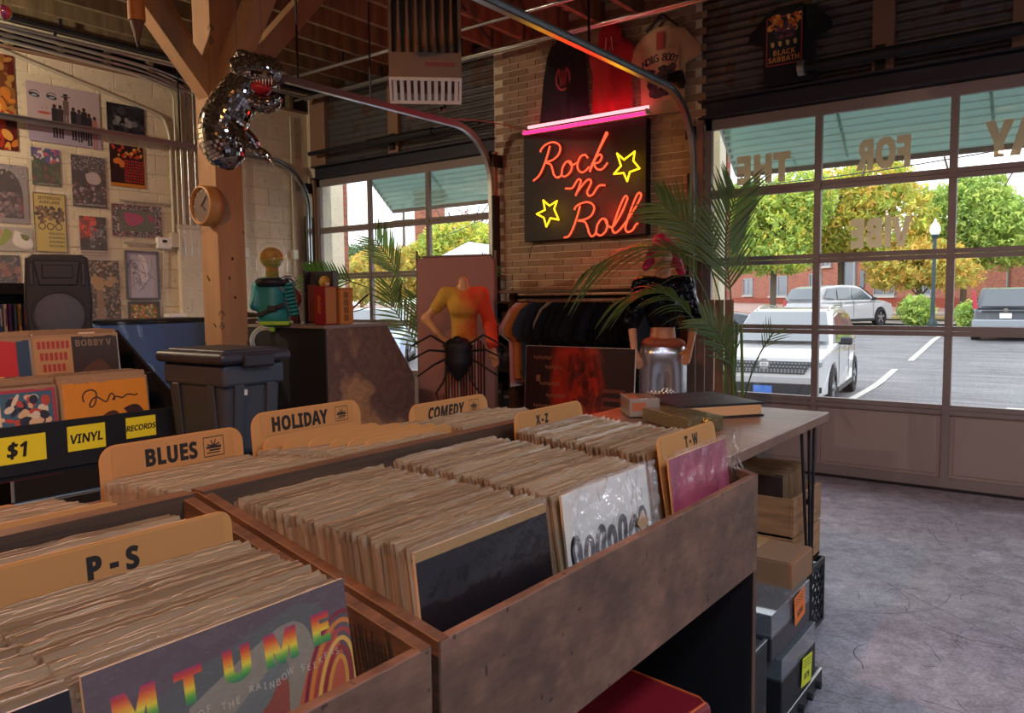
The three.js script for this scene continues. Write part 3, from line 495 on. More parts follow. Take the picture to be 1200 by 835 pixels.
// trees
const leafGeo = (() => { const g = []; for (let i = 0; i < 7; i++) { const s = new THREE.Shape(); s.moveTo(0, -0.5); s.quadraticCurveTo(0.34, 0, 0, 0.5); s.quadraticCurveTo(-0.34, 0, 0, -0.5); g.push(place(new THREE.ShapeGeometry(s, 3), Math.cos(i * 2.4) * 0.45, Math.sin(i * 1.7) * 0.4, Math.sin(i * 2.4) * 0.45, i * 0.9, i * 1.3, i * 2.1)); } return merge(g); })();
const leafMat = pmat(0xffffff, 0.85, { transmission: 0.35, thickness: 0, side: THREE.DoubleSide, specularIntensity: 0.2 });
const bark = mat(0x6b5d50, 0.9);
function foliage(parent, blobs, n, size, cols, sd) {
  const im = new THREE.InstancedMesh(leafGeo, leafMat, n), m = new THREE.Matrix4(), q = new THREE.Quaternion(), c = new THREE.Color();
  const vol = blobs.map((b) => b[3] * b[4] * (b[5] ?? b[3])), tot = vol.reduce((a, b) => a + b);
  for (let i = 0; i < n; i++) {
    let k = 0, s = rnd() * tot; while (k < blobs.length - 1 && (s -= vol[k]) > 0) k++;
    const b = blobs[k], d = V(rr(-1, 1), rr(-1, 1), rr(-1, 1)); if (d.length() > 1 || d.length() < 0.1) d.normalize().multiplyScalar(rr(0.5, 1));
    d.multiplyScalar(Math.pow(d.length(), -0.35));
    q.setFromEuler(new THREE.Euler(rr(0, 6), rr(0, 6), rr(0, 6)));
    const e = size * rr(0.6, 1.3);
    im.setMatrixAt(i, m.compose(V(b[0] + d.x * b[3], b[1] + d.y * b[4], b[2] + d.z * (b[5] ?? b[3])), q, V(e, e, e)));
    c.set(pick(cols)).multiplyScalar(rr(0.85, 1.4)); im.setColorAt(i, c);
  }
  im.name = 'foliage'; im.userData.kind = 'stuff'; shadow(im); parent.add(im);
}
function tree(label, x, z, h, blobs, n, size, cols, trunkR = 0.14, bare = 0) {
  const t = thing('tree', label, 'tree', [x, groundY(z), z]);
  part('trunk', [tube([[0, -0.1, 0], [0.05, h * 0.3, 0.03], [-0.04, h * 0.55, 0], [0.03, h * 0.85, 0.05]], trunkR, 16, 8)], bark, t);
  const g = []; for (let i = 0; i < 7 + bare; i++) { const a = i * 2.4, y0 = h * rr(0.3, 0.65), l = h * rr(0.22, 0.4); g.push(tube([[0, y0, 0], [Math.cos(a) * l * 0.45, y0 + l * 0.5, Math.sin(a) * l * 0.45], [Math.cos(a) * l * 0.8, y0 + l * rr(0.7, 1.2), Math.sin(a) * l * 0.8]], trunkR * rr(0.22, 0.4), 8, 5)); }
  part('branches', g, bark, t); if (n) foliage(t, blobs, n, size, cols); return t;
}
const YG = ['#bcc858', '#aebf5a', '#cfcc60', '#9db45a', '#d6c25e'], GR = ['#9db860', '#afc467', '#8aa65a', '#bccb6c'], OR = ['#d4b458', '#cfbf60', '#c0c062', '#dcb868', '#b0b860'], DG = ['#5f7f55', '#6f8f5c', '#567350', '#84a062'];
tree('big light green tree left of the lamp post, seen through the upper row of panes', -10.3, -40, 8.2, [[0, 5.2, 0, 2.4, 2.2], [2.2, 4.6, 0.6, 2.2, 2.0], [-1.8, 4.7, 0.4, 1.8, 1.7], [1.6, 6.4, 0, 1.7, 1.3]], 3900, 0.26, YG.concat(OR));
tree('tall green tree right of the lamp post, over the dark boxy car', -5.4, -42.5, 7.4, [[0, 4.6, 0, 2.3, 2.0], [1.6, 4.0, 0.4, 1.8, 1.7], [-1.3, 3.4, 0.5, 1.5, 1.3], [0.6, 5.9, 0, 1.4, 1.0]], 3600, 0.24, GR);
tree('small tree with an umbrella crown turning gold, low before the brick wall', -6.6, -38.6, 3.7, [[0, 2.6, 0, 2.3, 0.9], [-0.8, 2.0, 0.2, 1.4, 0.6], [1.3, 2.1, 0.2, 1.3, 0.7], [0.3, 3.2, 0, 1.4, 0.5]], 2250, 0.19, OR, 0.12);
tree('light green tree left of the mullion, behind the roof of the big white car', -12.2, -36, 7.6, [[0, 4.6, 0, 2.2, 1.9], [-1.6, 4.2, 0.4, 1.8, 1.6], [1.2, 5.6, 0, 1.6, 1.3], [0, 3.0, 0.5, 2.1, 0.8]], 3600, 0.23, YG.concat(GR));
tree('yellow green tree at the left edge of the right door behind the palm', -16.5, -38, 8.4, [[0, 5.0, 0, 2.6, 2.4], [-2, 4.3, 0, 2, 1.9], [1.6, 3.8, 0.4, 1.7, 1.5]], 3300, 0.26, YG.concat(GR));
tree('broad gold green tree in the middle of the left door', -34.5, -40, 6.8, [[0, 4.4, 0, 3, 2.2], [2.8, 3.9, 0, 2.4, 1.9], [-2.6, 3.6, 0, 2.3, 1.8]], 3900, 0.30, YG);
tree('yellow tree low in the left door above the red box', -39, -38, 5.4, [[0, 3.0, 0, 3.2, 1.9], [-2.4, 2.4, 0, 2, 1.5]], 2700, 0.30, OR);
tree('dark bluish green tree at the left side of the left door', -46.5, -42, 5.9, [[0, 3.4, 0, 3.2, 2.2], [3, 2.6, 0, 2.2, 1.7], [-2.6, 3, 0, 2.2, 1.9]], 3000, 0.32, DG);
tree('bare reddish tree beside the brick chimney beyond the left door', -36.2, -42.6, 8.2, [[0, 6, 0, 1.6, 1.6]], 160, 0.2, ['#8a5a4a'], 0.12, 26);
function bush(label, x, z, r, h, cols) { const t = thing('bush', label, 'bush', [x, groundY(z) + 0.05, z]); part('stems', [0, 1, 2, 3].map((i) => rod([0, 0, 0], [Math.cos(i * 1.6) * r * 0.6, h * 0.6, Math.sin(i * 1.6) * r * 0.6], 0.02)), bark, t); foliage(t, [[0, h * 0.55, 0, r, h * 0.5]], 420, 0.18, cols); }
bush('round light green bush at the foot of the lamp post', -5.75, -33.3, 0.62, 1.15, GR); bush('light green bush left of the dark boxy car', -3.75, -31.5, 0.42, 0.95, GR);
{
  const z = -32.4, t = thing('street_lamp', 'black street lamp with a white acorn globe in the car park', 'street lamp', [-5.05, groundY(z), z]);
  part('pole', lathe([[0, 0], [0.17, 0], [0.17, 0.25], [0.1, 0.4], [0.075, 0.6], [0.06, 3.3], [0.09, 3.35], [0.09, 3.42], [0, 3.42]], 16), mat(0x2c4040, 0.5), t);
  part('globe', lathe([[0, 3.42], [0.12, 3.45], [0.19, 3.62], [0.17, 3.78], [0.1, 3.9], [0.05, 3.95], [0.03, 4.05], [0, 4.07]], 18), pmat(0xffffff, 0.3, { transmission: 0.5, thickness: 0 }), t); part('collar', cyl(0.15, 0.1, 0.1, 0, 3.42, 0), mat(0x2c4040, 0.5), t);
}
// cars, built nose to +z
const tyre = mat(0x1b1c1e, 0.85), glassCar = pmat(0x4a545a, 0.06, { clearcoat: 1, clearcoatRoughness: 0.03 }), blackTrim = mat(0x2a2c30, 0.5), rim = mat(0xaab0b4, 0.3, { metalness: 0.8 });
function wheel(parent, x, z, r, side) {
  const w = part('wheel', lathe([[r * 0.62, -0.11], [r * 0.94, -0.115], [r, -0.08], [r, 0.08], [r * 0.94, 0.115], [r * 0.62, 0.11], [r * 0.62, -0.11]], 30).rotateZ(PI / 2).translate(x, r, z), tyre, parent);
  const sp = [cyl(r * 0.64, r * 0.64, 0.03, x + side * 0.05, r, z, 0, 0, PI / 2, 24), cyl(r * 0.14, r * 0.14, 0.05, x + side * 0.1, r, z, 0, 0, PI / 2, 16)];
  for (let i = 0; i < 5; i++) sp.push(place(new THREE.BoxGeometry(0.03, r * 0.6, r * 0.2).translate(0, r * 0.32, 0), x + side * 0.085, r, z, i * PI * 0.4, 0, 0));
  part('rim', sp.slice(1), rim, w); part('rim_well', sp[0], blackTrim, w);
}
function bend(g, L, Wd, belt, roof, tuck, y0 = 0) {   // narrow a body towards its ends and its roof
  const p = g.attributes.position;
  for (let i = 0; i < p.count; i++) { const z = p.getZ(i), y = p.getY(i); let k = 1 - 0.13 * Math.pow(Math.min(1, Math.abs(z) / (L / 2)), 5); if (y > belt) k *= 1 - tuck * (y - belt) / (roof - belt); p.setX(i, p.getX(i) * k); }
  g.computeVertexNormals(); return g;
}
function slab(out, w, bevel) { const g = extr(out, w - 2 * bevel, bevel, [], 3); g.translate(0, 0, -(w - 2 * bevel) / 2).rotateY(-PI / 2); return g; }  // outline in (z, y), centred across x
function car(name, label, pos, turn, o) {
  const t = thing(name, label, 'car', pos, turn), { L, W, paint, belt, roof, lower, house, r, za, zb } = o;
  const arch = (cz) => Array.from({ length: 9 }, (_, i) => { const a = R(190 - 200 * i / 8); return [cz + r * 1.14 * Math.cos(a), r + r * 1.14 * Math.sin(a)]; });
  const body = lower.concat(arch(zb), arch(za));   // nose, over the top to the tail, then back along the sill
  const b = part('body', bend(toCreasedNormals(slab(body, W, 0.05), 0.6), L, W, belt, roof, 0), paint, t);
  part('cabin', bend(toCreasedNormals(slab(house, W * 0.93, 0.05), 0.6), L, W, belt, roof, 0.2), paint, t);
  part('underbody', span(-W * 0.36, W * 0.36, 0.22, 0.5, -L * 0.44, L * 0.44), blackTrim, t);
  for (const [z, s] of [[za, 1], [za, -1], [zb, 1], [zb, -1]]) wheel(t, s * (W / 2 - 0.11), z, r, s);
  for (const s of [-1, 1]) for (const w of o.sideWindows) { const g = extr(w, 0.012, 0.003).rotateY(-PI / 2); const p = g.attributes.position; const y0 = belt; for (let i = 0; i < p.count; i++) p.setX(i, (p.getX(i) + 0.006) + s * (W * 0.465 + 0.003) * (1 - 0.2 * Math.max(0, p.getY(i) - y0) / (roof - y0))); g.computeVertexNormals(); part('side_window', g, glassCar, t); }
  for (const [a, b2, wa, wb, lift] of o.screens) { // glass between two cross lines (z,y)
    const g = new THREE.BufferGeometry(), n = [b2[1] - a[1], -(b2[0] - a[0])], q = Math.hypot(...n), nz = n[0] / q * lift, ny = n[1] / q * lift, pos = [], idx = [];
    for (let i = 0; i <= 8; i++) { const k = i / 4 - 1, c = 0.05 * (1 - k * k) * Math.sign(lift || 1) * o.curve; pos.push(k * wa, a[1] + ny, a[0] + nz + c, k * wb, b2[1] + ny, b2[0] + nz + c); if (i) { const m = (i - 1) * 2; idx.push(m, m + 2, m + 1, m + 2, m + 3, m + 1); } }
    g.setAttribute('position', new THREE.Float32BufferAttribute(pos, 3)); g.setIndex(idx); g.computeVertexNormals(); part('windscreen', g, glassCar, t);
  }
  for (const s of [-1, 1]) { const m = part('mirror', [rb(0.2, 0.14, 0.1, 0.04, s * (W / 2 + 0.1), belt + 0.06, o.mirrorZ), rod([s * (W / 2 - 0.06), belt + 0.0, o.mirrorZ], [s * (W / 2 + 0.06), belt + 0.04, o.mirrorZ], 0.025)], o.mirrorMat ?? blackTrim, t); }
  for (const s of [-1, 1]) for (const [z0, y0] of o.handles ?? []) part('door_handle', rb(0.03, 0.03, 0.2, 0.012, s * (W / 2 - 0.003), y0, z0), paint, t);
  if (o.seams) for (const s of [-1, 1]) part('door_seam', (o.seams ?? []).map(([z, y0, y1]) => bx(0.006, y1 - y0, 0.012, s * (W / 2 + 0.0005), (y0 + y1) / 2, z)), blackTrim, t);
  part('sill_trim', [-1, 1].map((s) => rb(0.03, 0.1, Math.abs(za - zb) - r * 2.3, 0.012, s * (W / 2 - 0.004), 0.3, (za + zb) / 2)), blackTrim, t);
  return t;
}
const whitePaint = pmat(0xb9bbbd, 0.3, { clearcoat: 1, clearcoatRoughness: 0.05 }), greyPaint = pmat(0x4d545c, 0.35, { clearcoat: 1, clearcoatRoughness: 0.08 }), bluePaint = pmat(0x9fb4d0, 0.35, { clearcoat: 1 });
const suv = { L: 4.8, W: 1.9, belt: 1.08, roof: 1.7, r: 0.37, za: 1.42, zb: -1.4, curve: 1, mirrorZ: 0.78, paint: whitePaint,
  lower: [[2.28, 0.28], [2.38, 0.4], [2.41, 0.62], [2.3, 0.93], [1.7, 1.04], [0.95, 1.1], [-0.6, 1.09], [-2.2, 1.1], [-2.38, 0.98], [-2.42, 0.6], [-2.32, 0.3]],
  house: [[1.25, 1.04], [0.35, 1.6], [0, 1.68], [-0.8, 1.7], [-1.7, 1.65], [-2.08, 1.56], [-2.34, 1.06]],
  sideWindows: [[[0.86, 1.12], [0.3, 1.54], [-0.32, 1.6], [-0.36, 1.12]], [[-0.42, 1.12], [-0.4, 1.6], [-1.2, 1.6], [-1.26, 1.14]], [[-1.34, 1.14], [-1.28, 1.59], [-1.72, 1.56], [-2.05, 1.2]]],
  screens: [[[1.2, 1.09], [0.4, 1.585], 0.82, 0.66, 0.07], [[-2.34, 1.12], [-2.1, 1.54], 0.78, 0.64, -0.05]], handles: [[-0.2, 0.98], [-1.05, 0.99]], seams: [[0.9, 0.4, 1.05], [-0.38, 0.4, 1.08], [-1.2, 0.62, 1.08]] };

{
  const t = car('car', 'big white car parked nose to the right door', [-4.72, -0.5, -15.1], R(7), suv);
  const mesh = canTex(256, 64, (c, w, h) => { c.fillStyle = '#3a3d42'; c.fillRect(0, 0, w, h); c.fillStyle = '#8b9094'; for (let y = 0; y < 5; y++) for (let x = 0; x < 20; x++) { c.beginPath(); c.moveTo(x * 14 + (y % 2) * 7, y * 14); c.lineTo(x * 14 + 7 + (y % 2) * 7, y * 14 + 5); c.lineTo(x * 14 + (y % 2) * 7, y * 14 + 10); c.lineTo(x * 14 - 5 + (y % 2) * 7, y * 14 + 5); c.fill(); } });
  part('grille', extr([[-0.62, 0.7], [0.62, 0.7], [0.74, 0.9], [-0.74, 0.9]], 0.05, 0.01).translate(0, -0.02, 2.355), new THREE.MeshStandardMaterial({ map: (() => { mesh.wrapS = mesh.wrapT = THREE.RepeatWrapping; mesh.repeat.set(1, 4); return mesh; })(), roughness: 0.4 }), t);
  for (const s of [-1, 1]) part('headlamp', extr([[0, 0.72], [0.26, 0.8], [0.27, 0.88], [0.02, 0.88]], 0.05, 0.01).scale(s, 1, 1).translate(s * 0.62, 0, 2.29), pmat(0x8c9298, 0.12, { clearcoat: 1 }), t);
  part('lower_intake', extr([[-0.7, 0.34], [0.7, 0.34], [0.82, 0.52], [-0.82, 0.52]], 0.05, 0.01).translate(0, 0, 2.36), blackTrim, t); part('skid_plate', rb(1.3, 0.06, 0.05, 0.02, 0, 0.31, 2.36), rim, t);
  const bd = part('badge', [place(new THREE.CylinderGeometry(0.09, 0.09, 0.012, 24), 0, 0.83, 2.415, PI / 2, 0, 0).scale(1, 1, 1)], M.chrome, t);
  part('lettering', bx(0.13, 0.06, 0.002, 0, 0.83, 2.4225), new THREE.MeshStandardMaterial({ map: canTex(128, 64, (c, w, h) => { c.fillStyle = '#d9dcdf'; c.fillRect(0, 0, w, h); c.fillStyle = '#202226'; c.font = 'bold 52px sans-serif'; c.textAlign = 'center'; c.fillText('KIA', 64, 50); }), roughness: 0.3 }), bd);
  part('licence_plate', bx(0.3, 0.15, 0.012, -0.02, 0.4, 2.425), mat(0x4a76c8, 0.5), t); part('roof_rail', [-1, 1].map((s) => tube([[s * 0.64, 1.66, 0.1], [s * 0.66, 1.73, -0.3], [s * 0.66, 1.73, -1.4], [s * 0.64, 1.67, -1.8]], 0.018, 16, 6)), M.chrome, t);
  part('fog_lamp', [-1, 1].map((s) => rb(0.2, 0.1, 0.04, 0.015, s * 0.78, 0.42, 2.3)), blackTrim, t);
  const u = car('car', 'second white car with a dark rear window, half hidden behind the big white car', [-8.75, groundY(-34), -34], R(158), { ...suv, L: 4.5, paint: whitePaint });
  part('rear_lamp', [-1, 1].map((s) => rb(0.18, 0.3, 0.06, 0.02, s * 0.78, 0.95, -2.36)), mat(0xb03a34, 0.3), u);
  const v = car('car', 'dark grey car at the left edge of the right door, behind the palm leaves', [-11.3, groundY(-24), -25], R(105), { ...suv, paint: greyPaint });
  part('headlamp', [-1, 1].map((s) => rb(0.3, 0.12, 0.06, 0.02, s * 0.72, 0.84, 2.34)), rim, v);
  car('car', 'pale blue car low in the left door behind the box and the desk microphone', [-17.5, groundY(-16.5), -16.5], R(40), { ...suv, paint: bluePaint });
  const box = { L: 4.1, W: 1.8, belt: 1.0, roof: 1.6, r: 0.34, za: 1.25, zb: -1.28, curve: 0.6, mirrorZ: 0.85, paint: greyPaint,
    lower: [[1.96, 0.3], [2.05, 0.5], [2.04, 0.8], [1.9, 0.98], [0.95, 1.04], [-1.9, 1.02], [-2.04, 0.9], [-2.06, 0.5], [-1.98, 0.32]], house: [[1.1, 1.0], [0.45, 1.5], [0.1, 1.58], [-1.5, 1.6], [-1.82, 1.56], [-1.98, 1.0]],
    sideWindows: [[[0.75, 1.05], [0.35, 1.46], [-0.3, 1.5], [-0.34, 1.05]], [[-0.42, 1.05], [-0.38, 1.5], [-1.2, 1.49], [-1.24, 1.05]]], screens: [[[1.1, 1.04], [0.48, 1.47], 0.78, 0.64, 0.06], [[-1.98, 1.04], [-1.84, 1.5], 0.62, 0.54, -0.06]], handles: [[-0.2, 0.92], [-1.05, 0.92]] };
  const s4 = car('car', 'dark grey boxy hatchback seen from behind at the right edge', [-2.35, groundY(-26.9) - 0.02, -28.8], R(182), box);
  part('rear_lamp', extr([[0, 0.98], [0.13, 0.98], [0.16, 1.5], [0.08, 1.5]], 0.05, 0.01).translate(0.7, 0, -2.06), mat(0xb8404a, 0.25), s4); part('rear_lamp', extr([[0, 0.98], [0.13, 0.98], [0.16, 1.5], [0.08, 1.5]], 0.05, 0.01).scale(-1, 1, 1).translate(-0.7, 0, -2.06), mat(0xb8404a, 0.25), s4);
  part('rear_bumper', rb(1.7, 0.24, 0.1, 0.05, 0, 0.55, -2.06), mat(0x8d949a, 0.4), s4); part('badge', cyl(0.06, 0.06, 0.02, 0, 0.95, -2.09, PI / 2), M.chrome, s4); part('tailgate_trim', bx(1.2, 0.05, 0.02, 0, 0.9, -2.07), blackTrim, s4); part('licence_plate', bx(0.3, 0.15, 0.012, 0, 0.78, -2.075), M.white, s4);
}
// awnings of ribbed translucent sheet over both doors
function awning(label, x0, x1) {
  const t = thing('awning', label, 'awning'), sheet = pmat(0xaecdc3, 0.5, { transmission: 0.12, thickness: 0 }), n = 11 * 8, pos = [], idx = [];
  for (let i = 0; i <= n; i++) { const k = i / n, w = 0.034 * Math.cos(k * 11 * 2 * PI), z = -6.76 - 0.56 * k, y = 3.14 - 0.53 * k; for (const x of [x0, x1]) pos.push(x, y + w * 0.7, z - w * 0.7); if (i) { const a = (i - 1) * 2; idx.push(a, a + 1, a + 2, a + 1, a + 3, a + 2); } }
  const g = new THREE.BufferGeometry(); g.setAttribute('position', new THREE.Float32BufferAttribute(pos, 3)); g.setIndex(idx); g.computeVertexNormals();
  part('ribbed_sheet', g, sheet, t);
  const bar = mat(0x8b7d70, 0.6);
  part('front_bar', rb(x1 - x0, 0.05, 0.04, 0.006, (x0 + x1) / 2, 2.6, -7.34), bar, t);
  for (const x of [x0, x1]) part('rafter', rod([x, 3.15, -6.74], [x, 2.6, -7.34], 0.022, 8), M.galv, t);
  for (let x = x0 + 1; x < x1 - 0.5; x += 1.1) part('purlin', rod([x, 3.19, -6.74], [x, 2.66, -7.32], 0.014, 6), M.galv, t);
}
awning('ribbed teal awning outside the right door, behind the lettered panes', -2.84, 1.2); awning('ribbed awning outside the left door, seen through its top panes', -7.48, -4.7);
{
  const p = thing('canopy_pillar', 'cream painted outdoor pillar at the left side of the left door', 'pillar', [-8.78, -0.3, -7.35]); part('shaft', uvm(rb(0.3, 4.2, 0.3, 0.01, 0, 2.1, 0)), M.paint, p); part('brick_edge', uvm(rb(0.07, 4.2, 0.08, 0.006, 0.1, 2.1, -0.2)), mat(0xffffff, 0.9, { map: T.brickFar }), p);
  const p2 = thing('canopy_pillar', 'cream painted outdoor pillar just inside the left edge of the right door', 'pillar', [-3.06, -0.3, -7.35]); part('shaft', uvm(rb(0.15, 4.2, 0.16, 0.01, 0, 2.1, 0)), M.paint, p2); part('brick_edge', uvm(rb(0.05, 4.2, 0.08, 0.006, 0.06, 2.1, -0.13)), mat(0xffffff, 0.9, { map: T.brickFar }), p2);
  const c = thing('brick_chimney', 'tall red brick tower with a white door canopy beyond the left door', 'tower', [-38.6, groundY(-41), -41.5], 0.4); part('shaft', uvm(span(-0.85, 0.85, 0, 8.6, -0.85, 0.85)), mat(0xffffff, 0.9, { map: T.brickFar }), c); part('cap', span(-0.95, 0.95, 8.6, 8.9, -0.95, 0.95), M.mortar, c); part('canopy', span(-0.2, 1.8, 3.8, 4.3, 0.85, 1.8), M.white, c);
  const h = thing('low_building', 'low white building with a pale pitched roof low in the left door', 'building', [-25.6, groundY(-32), -32], 0.25); part('wall', uvm(span(-2.6, 2.6, 0, 2.8, -2, 2)), M.paint, h); part('roof', extr([[-3, 2.7], [3, 2.7], [3, 2.85], [0, 4.1], [-3, 2.85]], 5, 0.02).translate(0, 0, -2.5), M.white, h); const w = part('window', [span(-1, 0, 1.2, 2.2, 2, 2.05)], M.white, h); part('glazing', span(-0.92, -0.08, 1.28, 2.12, 2.02, 2.06), mat(0x49525a, 0.25), w);
  const u = thing('utility_pole', 'wooden utility pole with a cross arm beyond the left door', 'utility pole', [-45.7, groundY(-46), -46]); part('pole', cyl(0.1, 0.15, 9, 0, 4.5, 0), bark, u); part('cross_arm', bx(2.2, 0.12, 0.12, 0, 7.6, 0.14), bark, u);
  const wire = (label, a, b, sag) => solo('power_line', label, 'wire', tube([a, [(a[0] + b[0]) / 2, (a[1] + b[1]) / 2 - sag, (a[2] + b[2]) / 2], b], 0.02, 24, 5), M.black);
  wire('upper power line across the sky of the left door', [-46, 7.9, -45.8], [-18, 7.0, -26], 0.3); wire('lower power line across the sky of the left door', [-46, 5.6, -45.8], [-17, 6.0, -26], 0.4); wire('power line across the sky of the right door', [-16, 6.2, -34], [3, 5.6, -24], 0.3);
}
// cut vinyl words on the glass, to be read from outside
const bold = new (await import('three/addons/loaders/FontLoader.js')).FontLoader();
const fontBold = await bold.loadAsync('fonts/droid/droid_sans_bold.typeface.json');
const { TextGeometry } = await import('three/addons/geometries/TextGeometry.js');
const vinyl = pmat(0xe6dac0, 0.9, { transmission: 0.6, thickness: 0 });
function wordOnGlass(text, label, x0, x1, y0, y1) {
  const g = new TextGeometry(text, { font: fontBold, size: 1, depth: 0.002, curveSegments: 6, bevelEnabled: true, bevelThickness: 0.002, bevelSize: 0.055, bevelSegments: 2 });
  g.computeBoundingBox(); const b = g.boundingBox; g.translate(-b.min.x, -b.min.y, 0); g.scale((x1 - x0) / (b.max.x - b.min.x), (y1 - y0) / (b.max.y - b.min.y), 0.2);
  g.rotateY(PI).translate(x1, y0, -6.5035);
  solo('window_lettering', label, 'lettering', g, vinyl);
}
wordOnGlass('THE', 'cream vinyl word THE reversed on the top left pane of the right door', -2.52, -2.07, 2.38, 2.62);
wordOnGlass('FOR', 'cream vinyl word FOR reversed on the second top pane of the right door', -1.57, -1.19, 2.4, 2.64);
wordOnGlass('STAY', 'cream vinyl word STAY reversed at the right edge, last letters in view', -0.72, -0.1, 2.4, 2.66);
wordOnGlass('ViBE', 'cream vinyl word VIBE reversed in the second row of panes', -1.6, -1.17, 1.81, 2.05);

// ------------------------------------------------------------------ table with hairpin legs and what lies on it
T.tableTop = dataTex(512, 512, (u, v) => { const g = fbm(u, v, 26, 3, 4, 131), s = fbm(u, v, 4, 4, 4, 133), k = 0.75 + 0.35 * g + 0.2 * (s - 0.5); return [136 * k, 98 * k, 76 * k]; }, true, [0.8, 0.8]);
{
  const t = thing('side_table', 'brown wooden table with black hairpin legs before the right door', 'table', [-1.3, 0, -2.7]);
  part('table_top', uvm(rb(0.8, 0.04, 1.36, 0.006, 0, 0.95, 0)), pmat(0xffffff, 0.42, { map: T.tableTop, bumpMap: T.brush, bumpScale: 0.0006, clearcoat: 0.25, clearcoatRoughness: 0.3 }), t);
  for (const [x, z] of [[1, -1], [-1, -1], [1, 1], [-1, 1]]) {
    const cx = x * 0.35, cz = z * 0.59, fx = x * 0.35, fz = z * 0.635;
    part('leg', [[0, 0.02], [-0.004, -z * 0.11], [0.006, -z * -0.03]].map(([a, b]) => rod([fx, 0.012, fz], [cx + a * (x > 0 ? 1 : -1), 0.93, cz + b], 0.0065, 8)).concat([bx(0.05, 0.006, 0.18, cx - x * 0.01, 0.927, cz - z * 0.03), sph(0.011, fx, 0.011, fz, 1, 1, 1, 10)]), M.black, t);
  }
}
{
  const t = thing('large_book', 'big black hardcover with a tan page block on the brown table', 'book', [-1.36, 0.971, -3.08], R(54));
  const cov = canTex(512, 512, (c, w, h) => { c.fillStyle = '#1a1a26'; c.fillRect(0, 0, w, h); c.strokeStyle = '#6c5d80'; c.lineWidth = 5; c.beginPath(); c.ellipse(256, 256, 190, 130, 0, 0, 6.3); c.stroke(); c.font = 'italic bold 76px serif'; c.fillStyle = '#7d6a92'; c.textAlign = 'center'; for (let i = 0; i < 5; i++) { c.beginPath(); c.moveTo(140 + i * 46, 280); c.bezierCurveTo(130 + i * 46, 220, 180 + i * 46, 200, 170 + i * 46, 290); c.stroke(); } });
  part('page_block', rb(0.37, 0.042, 0.385, 0.004, 0, 0.028, 0.004), mat(0xc79a68, 0.8), t); part('back_cover', rb(0.39, 0.006, 0.4, 0.002, 0, 0.003, 0), mat(0x16161f, 0.5), t);
  const c = part('front_cover', rb(0.39, 0.006, 0.4, 0.002, 0, 0.053, 0), mat(0x16161f, 0.45), t); const p = part('cover_print', bx(0.37, 0.0008, 0.38, 0, 0.0565, 0), new THREE.MeshStandardMaterial({ map: cov, roughness: 0.45 }), c);
  part('spine', rb(0.39, 0.056, 0.006, 0.002, 0, 0.028, -0.197), mat(0x16161f, 0.5), t);
}
function clearBox(name, label, pos, turn, w, h, d, draw) {
  const t = thing(name, label, 'package', pos, turn);
  part('printed_card', rb(w * 0.94, h * 0.9, d * 0.92, 0.003, 0, h / 2, 0), new THREE.MeshStandardMaterial({ map: canTex(128, 64, draw), roughness: 0.5 }), t); part('clear_wrap', rb(w, h, d, 0.004, 0, h / 2, 0), clearFilm, t); return t;
}
clearBox('wrapped_package', 'shrink-wrapped flat box with a leafy print, leaning on the near side of the black book', [-1.26, 0.971, -2.72], R(58), 0.16, 0.055, 0.34, (c, w, h) => { c.fillStyle = '#5d5434'; c.fillRect(0, 0, w, h); for (let i = 0; i < 60; i++) blob(c, pick(['#7a6a3a', '#3d4a2c', '#8c5a34', '#a08a4c']), [[rr(0, w), rr(0, h)], [rr(0, w), rr(0, h)], [rr(0, w), rr(0, h)]].map((p, _, a) => [a[0][0] + (p[0] - a[0][0]) * 0.12, a[0][1] + (p[1] - a[0][1]) * 0.2])); });
clearBox('wrapped_package', 'clear plastic case at the left end of the black book, near the poster board', [-1.52, 0.971, -2.88], R(40), 0.13, 0.08, 0.2, (c, w, h) => { c.fillStyle = '#8d8478'; c.fillRect(0, 0, w, h); c.fillStyle = '#b0623c'; c.fillRect(10, 12, 60, 30); });
{
  const t = thing('figurine', 'tiny golden cat figurine on the bare part of the brown table', 'figurine', [-1.12, 0.971, -2.62]), g = mat(0xb58a3e, 0.3, { metalness: 0.8 });
  part('body', lathe([[0, 0], [0.016, 0.001], [0.018, 0.012], [0.012, 0.028], [0.006, 0.034], [0, 0.035]], 16), g, t); part('head', [sph(0.0105, 0, 0.04, 0, 1, 1, 1, 12), rod([-0.006, 0.046, 0], [-0.008, 0.054, 0], 0.004, 6, 0.0005), rod([0.006, 0.046, 0], [0.008, 0.054, 0], 0.004, 6, 0.0005)], g, t); part('paw', rod([0.012, 0.03, 0.004], [0.014, 0.045, 0.006], 0.004, 6), g, t);
}
{
  const ck = canTex(64, 64, (c) => { for (let y = 0; y < 8; y++) for (let x = 0; x < 8; x++) { c.fillStyle = (x + y) % 2 ? '#e6e2da' : '#151517'; c.fillRect(x * 8, y * 8, 8, 8); } });
  const t = thing('checkered_shoe', 'black and white checkered slip-on shoe behind the book, under the silver trousers', 'shoe', [-1.63, 0.971, -3.3], R(70)); t.scale.setScalar(0.6);
  part('upper', [rb(0.1, 0.06, 0.25, 0.028, 0, 0.045, -0.005, 0, 0, 0, 4), rb(0.092, 0.085, 0.1, 0.03, 0, 0.062, 0.07, 0.2, 0, 0, 4)].map((g) => uvm(g, 6)), new THREE.MeshStandardMaterial({ map: (() => { ck.wrapS = ck.wrapT = THREE.RepeatWrapping; return ck; })(), roughness: 0.8 }), t); part('sole', rb(0.105, 0.022, 0.26, 0.01, 0, 0.012, -0.005), M.white, t);
}
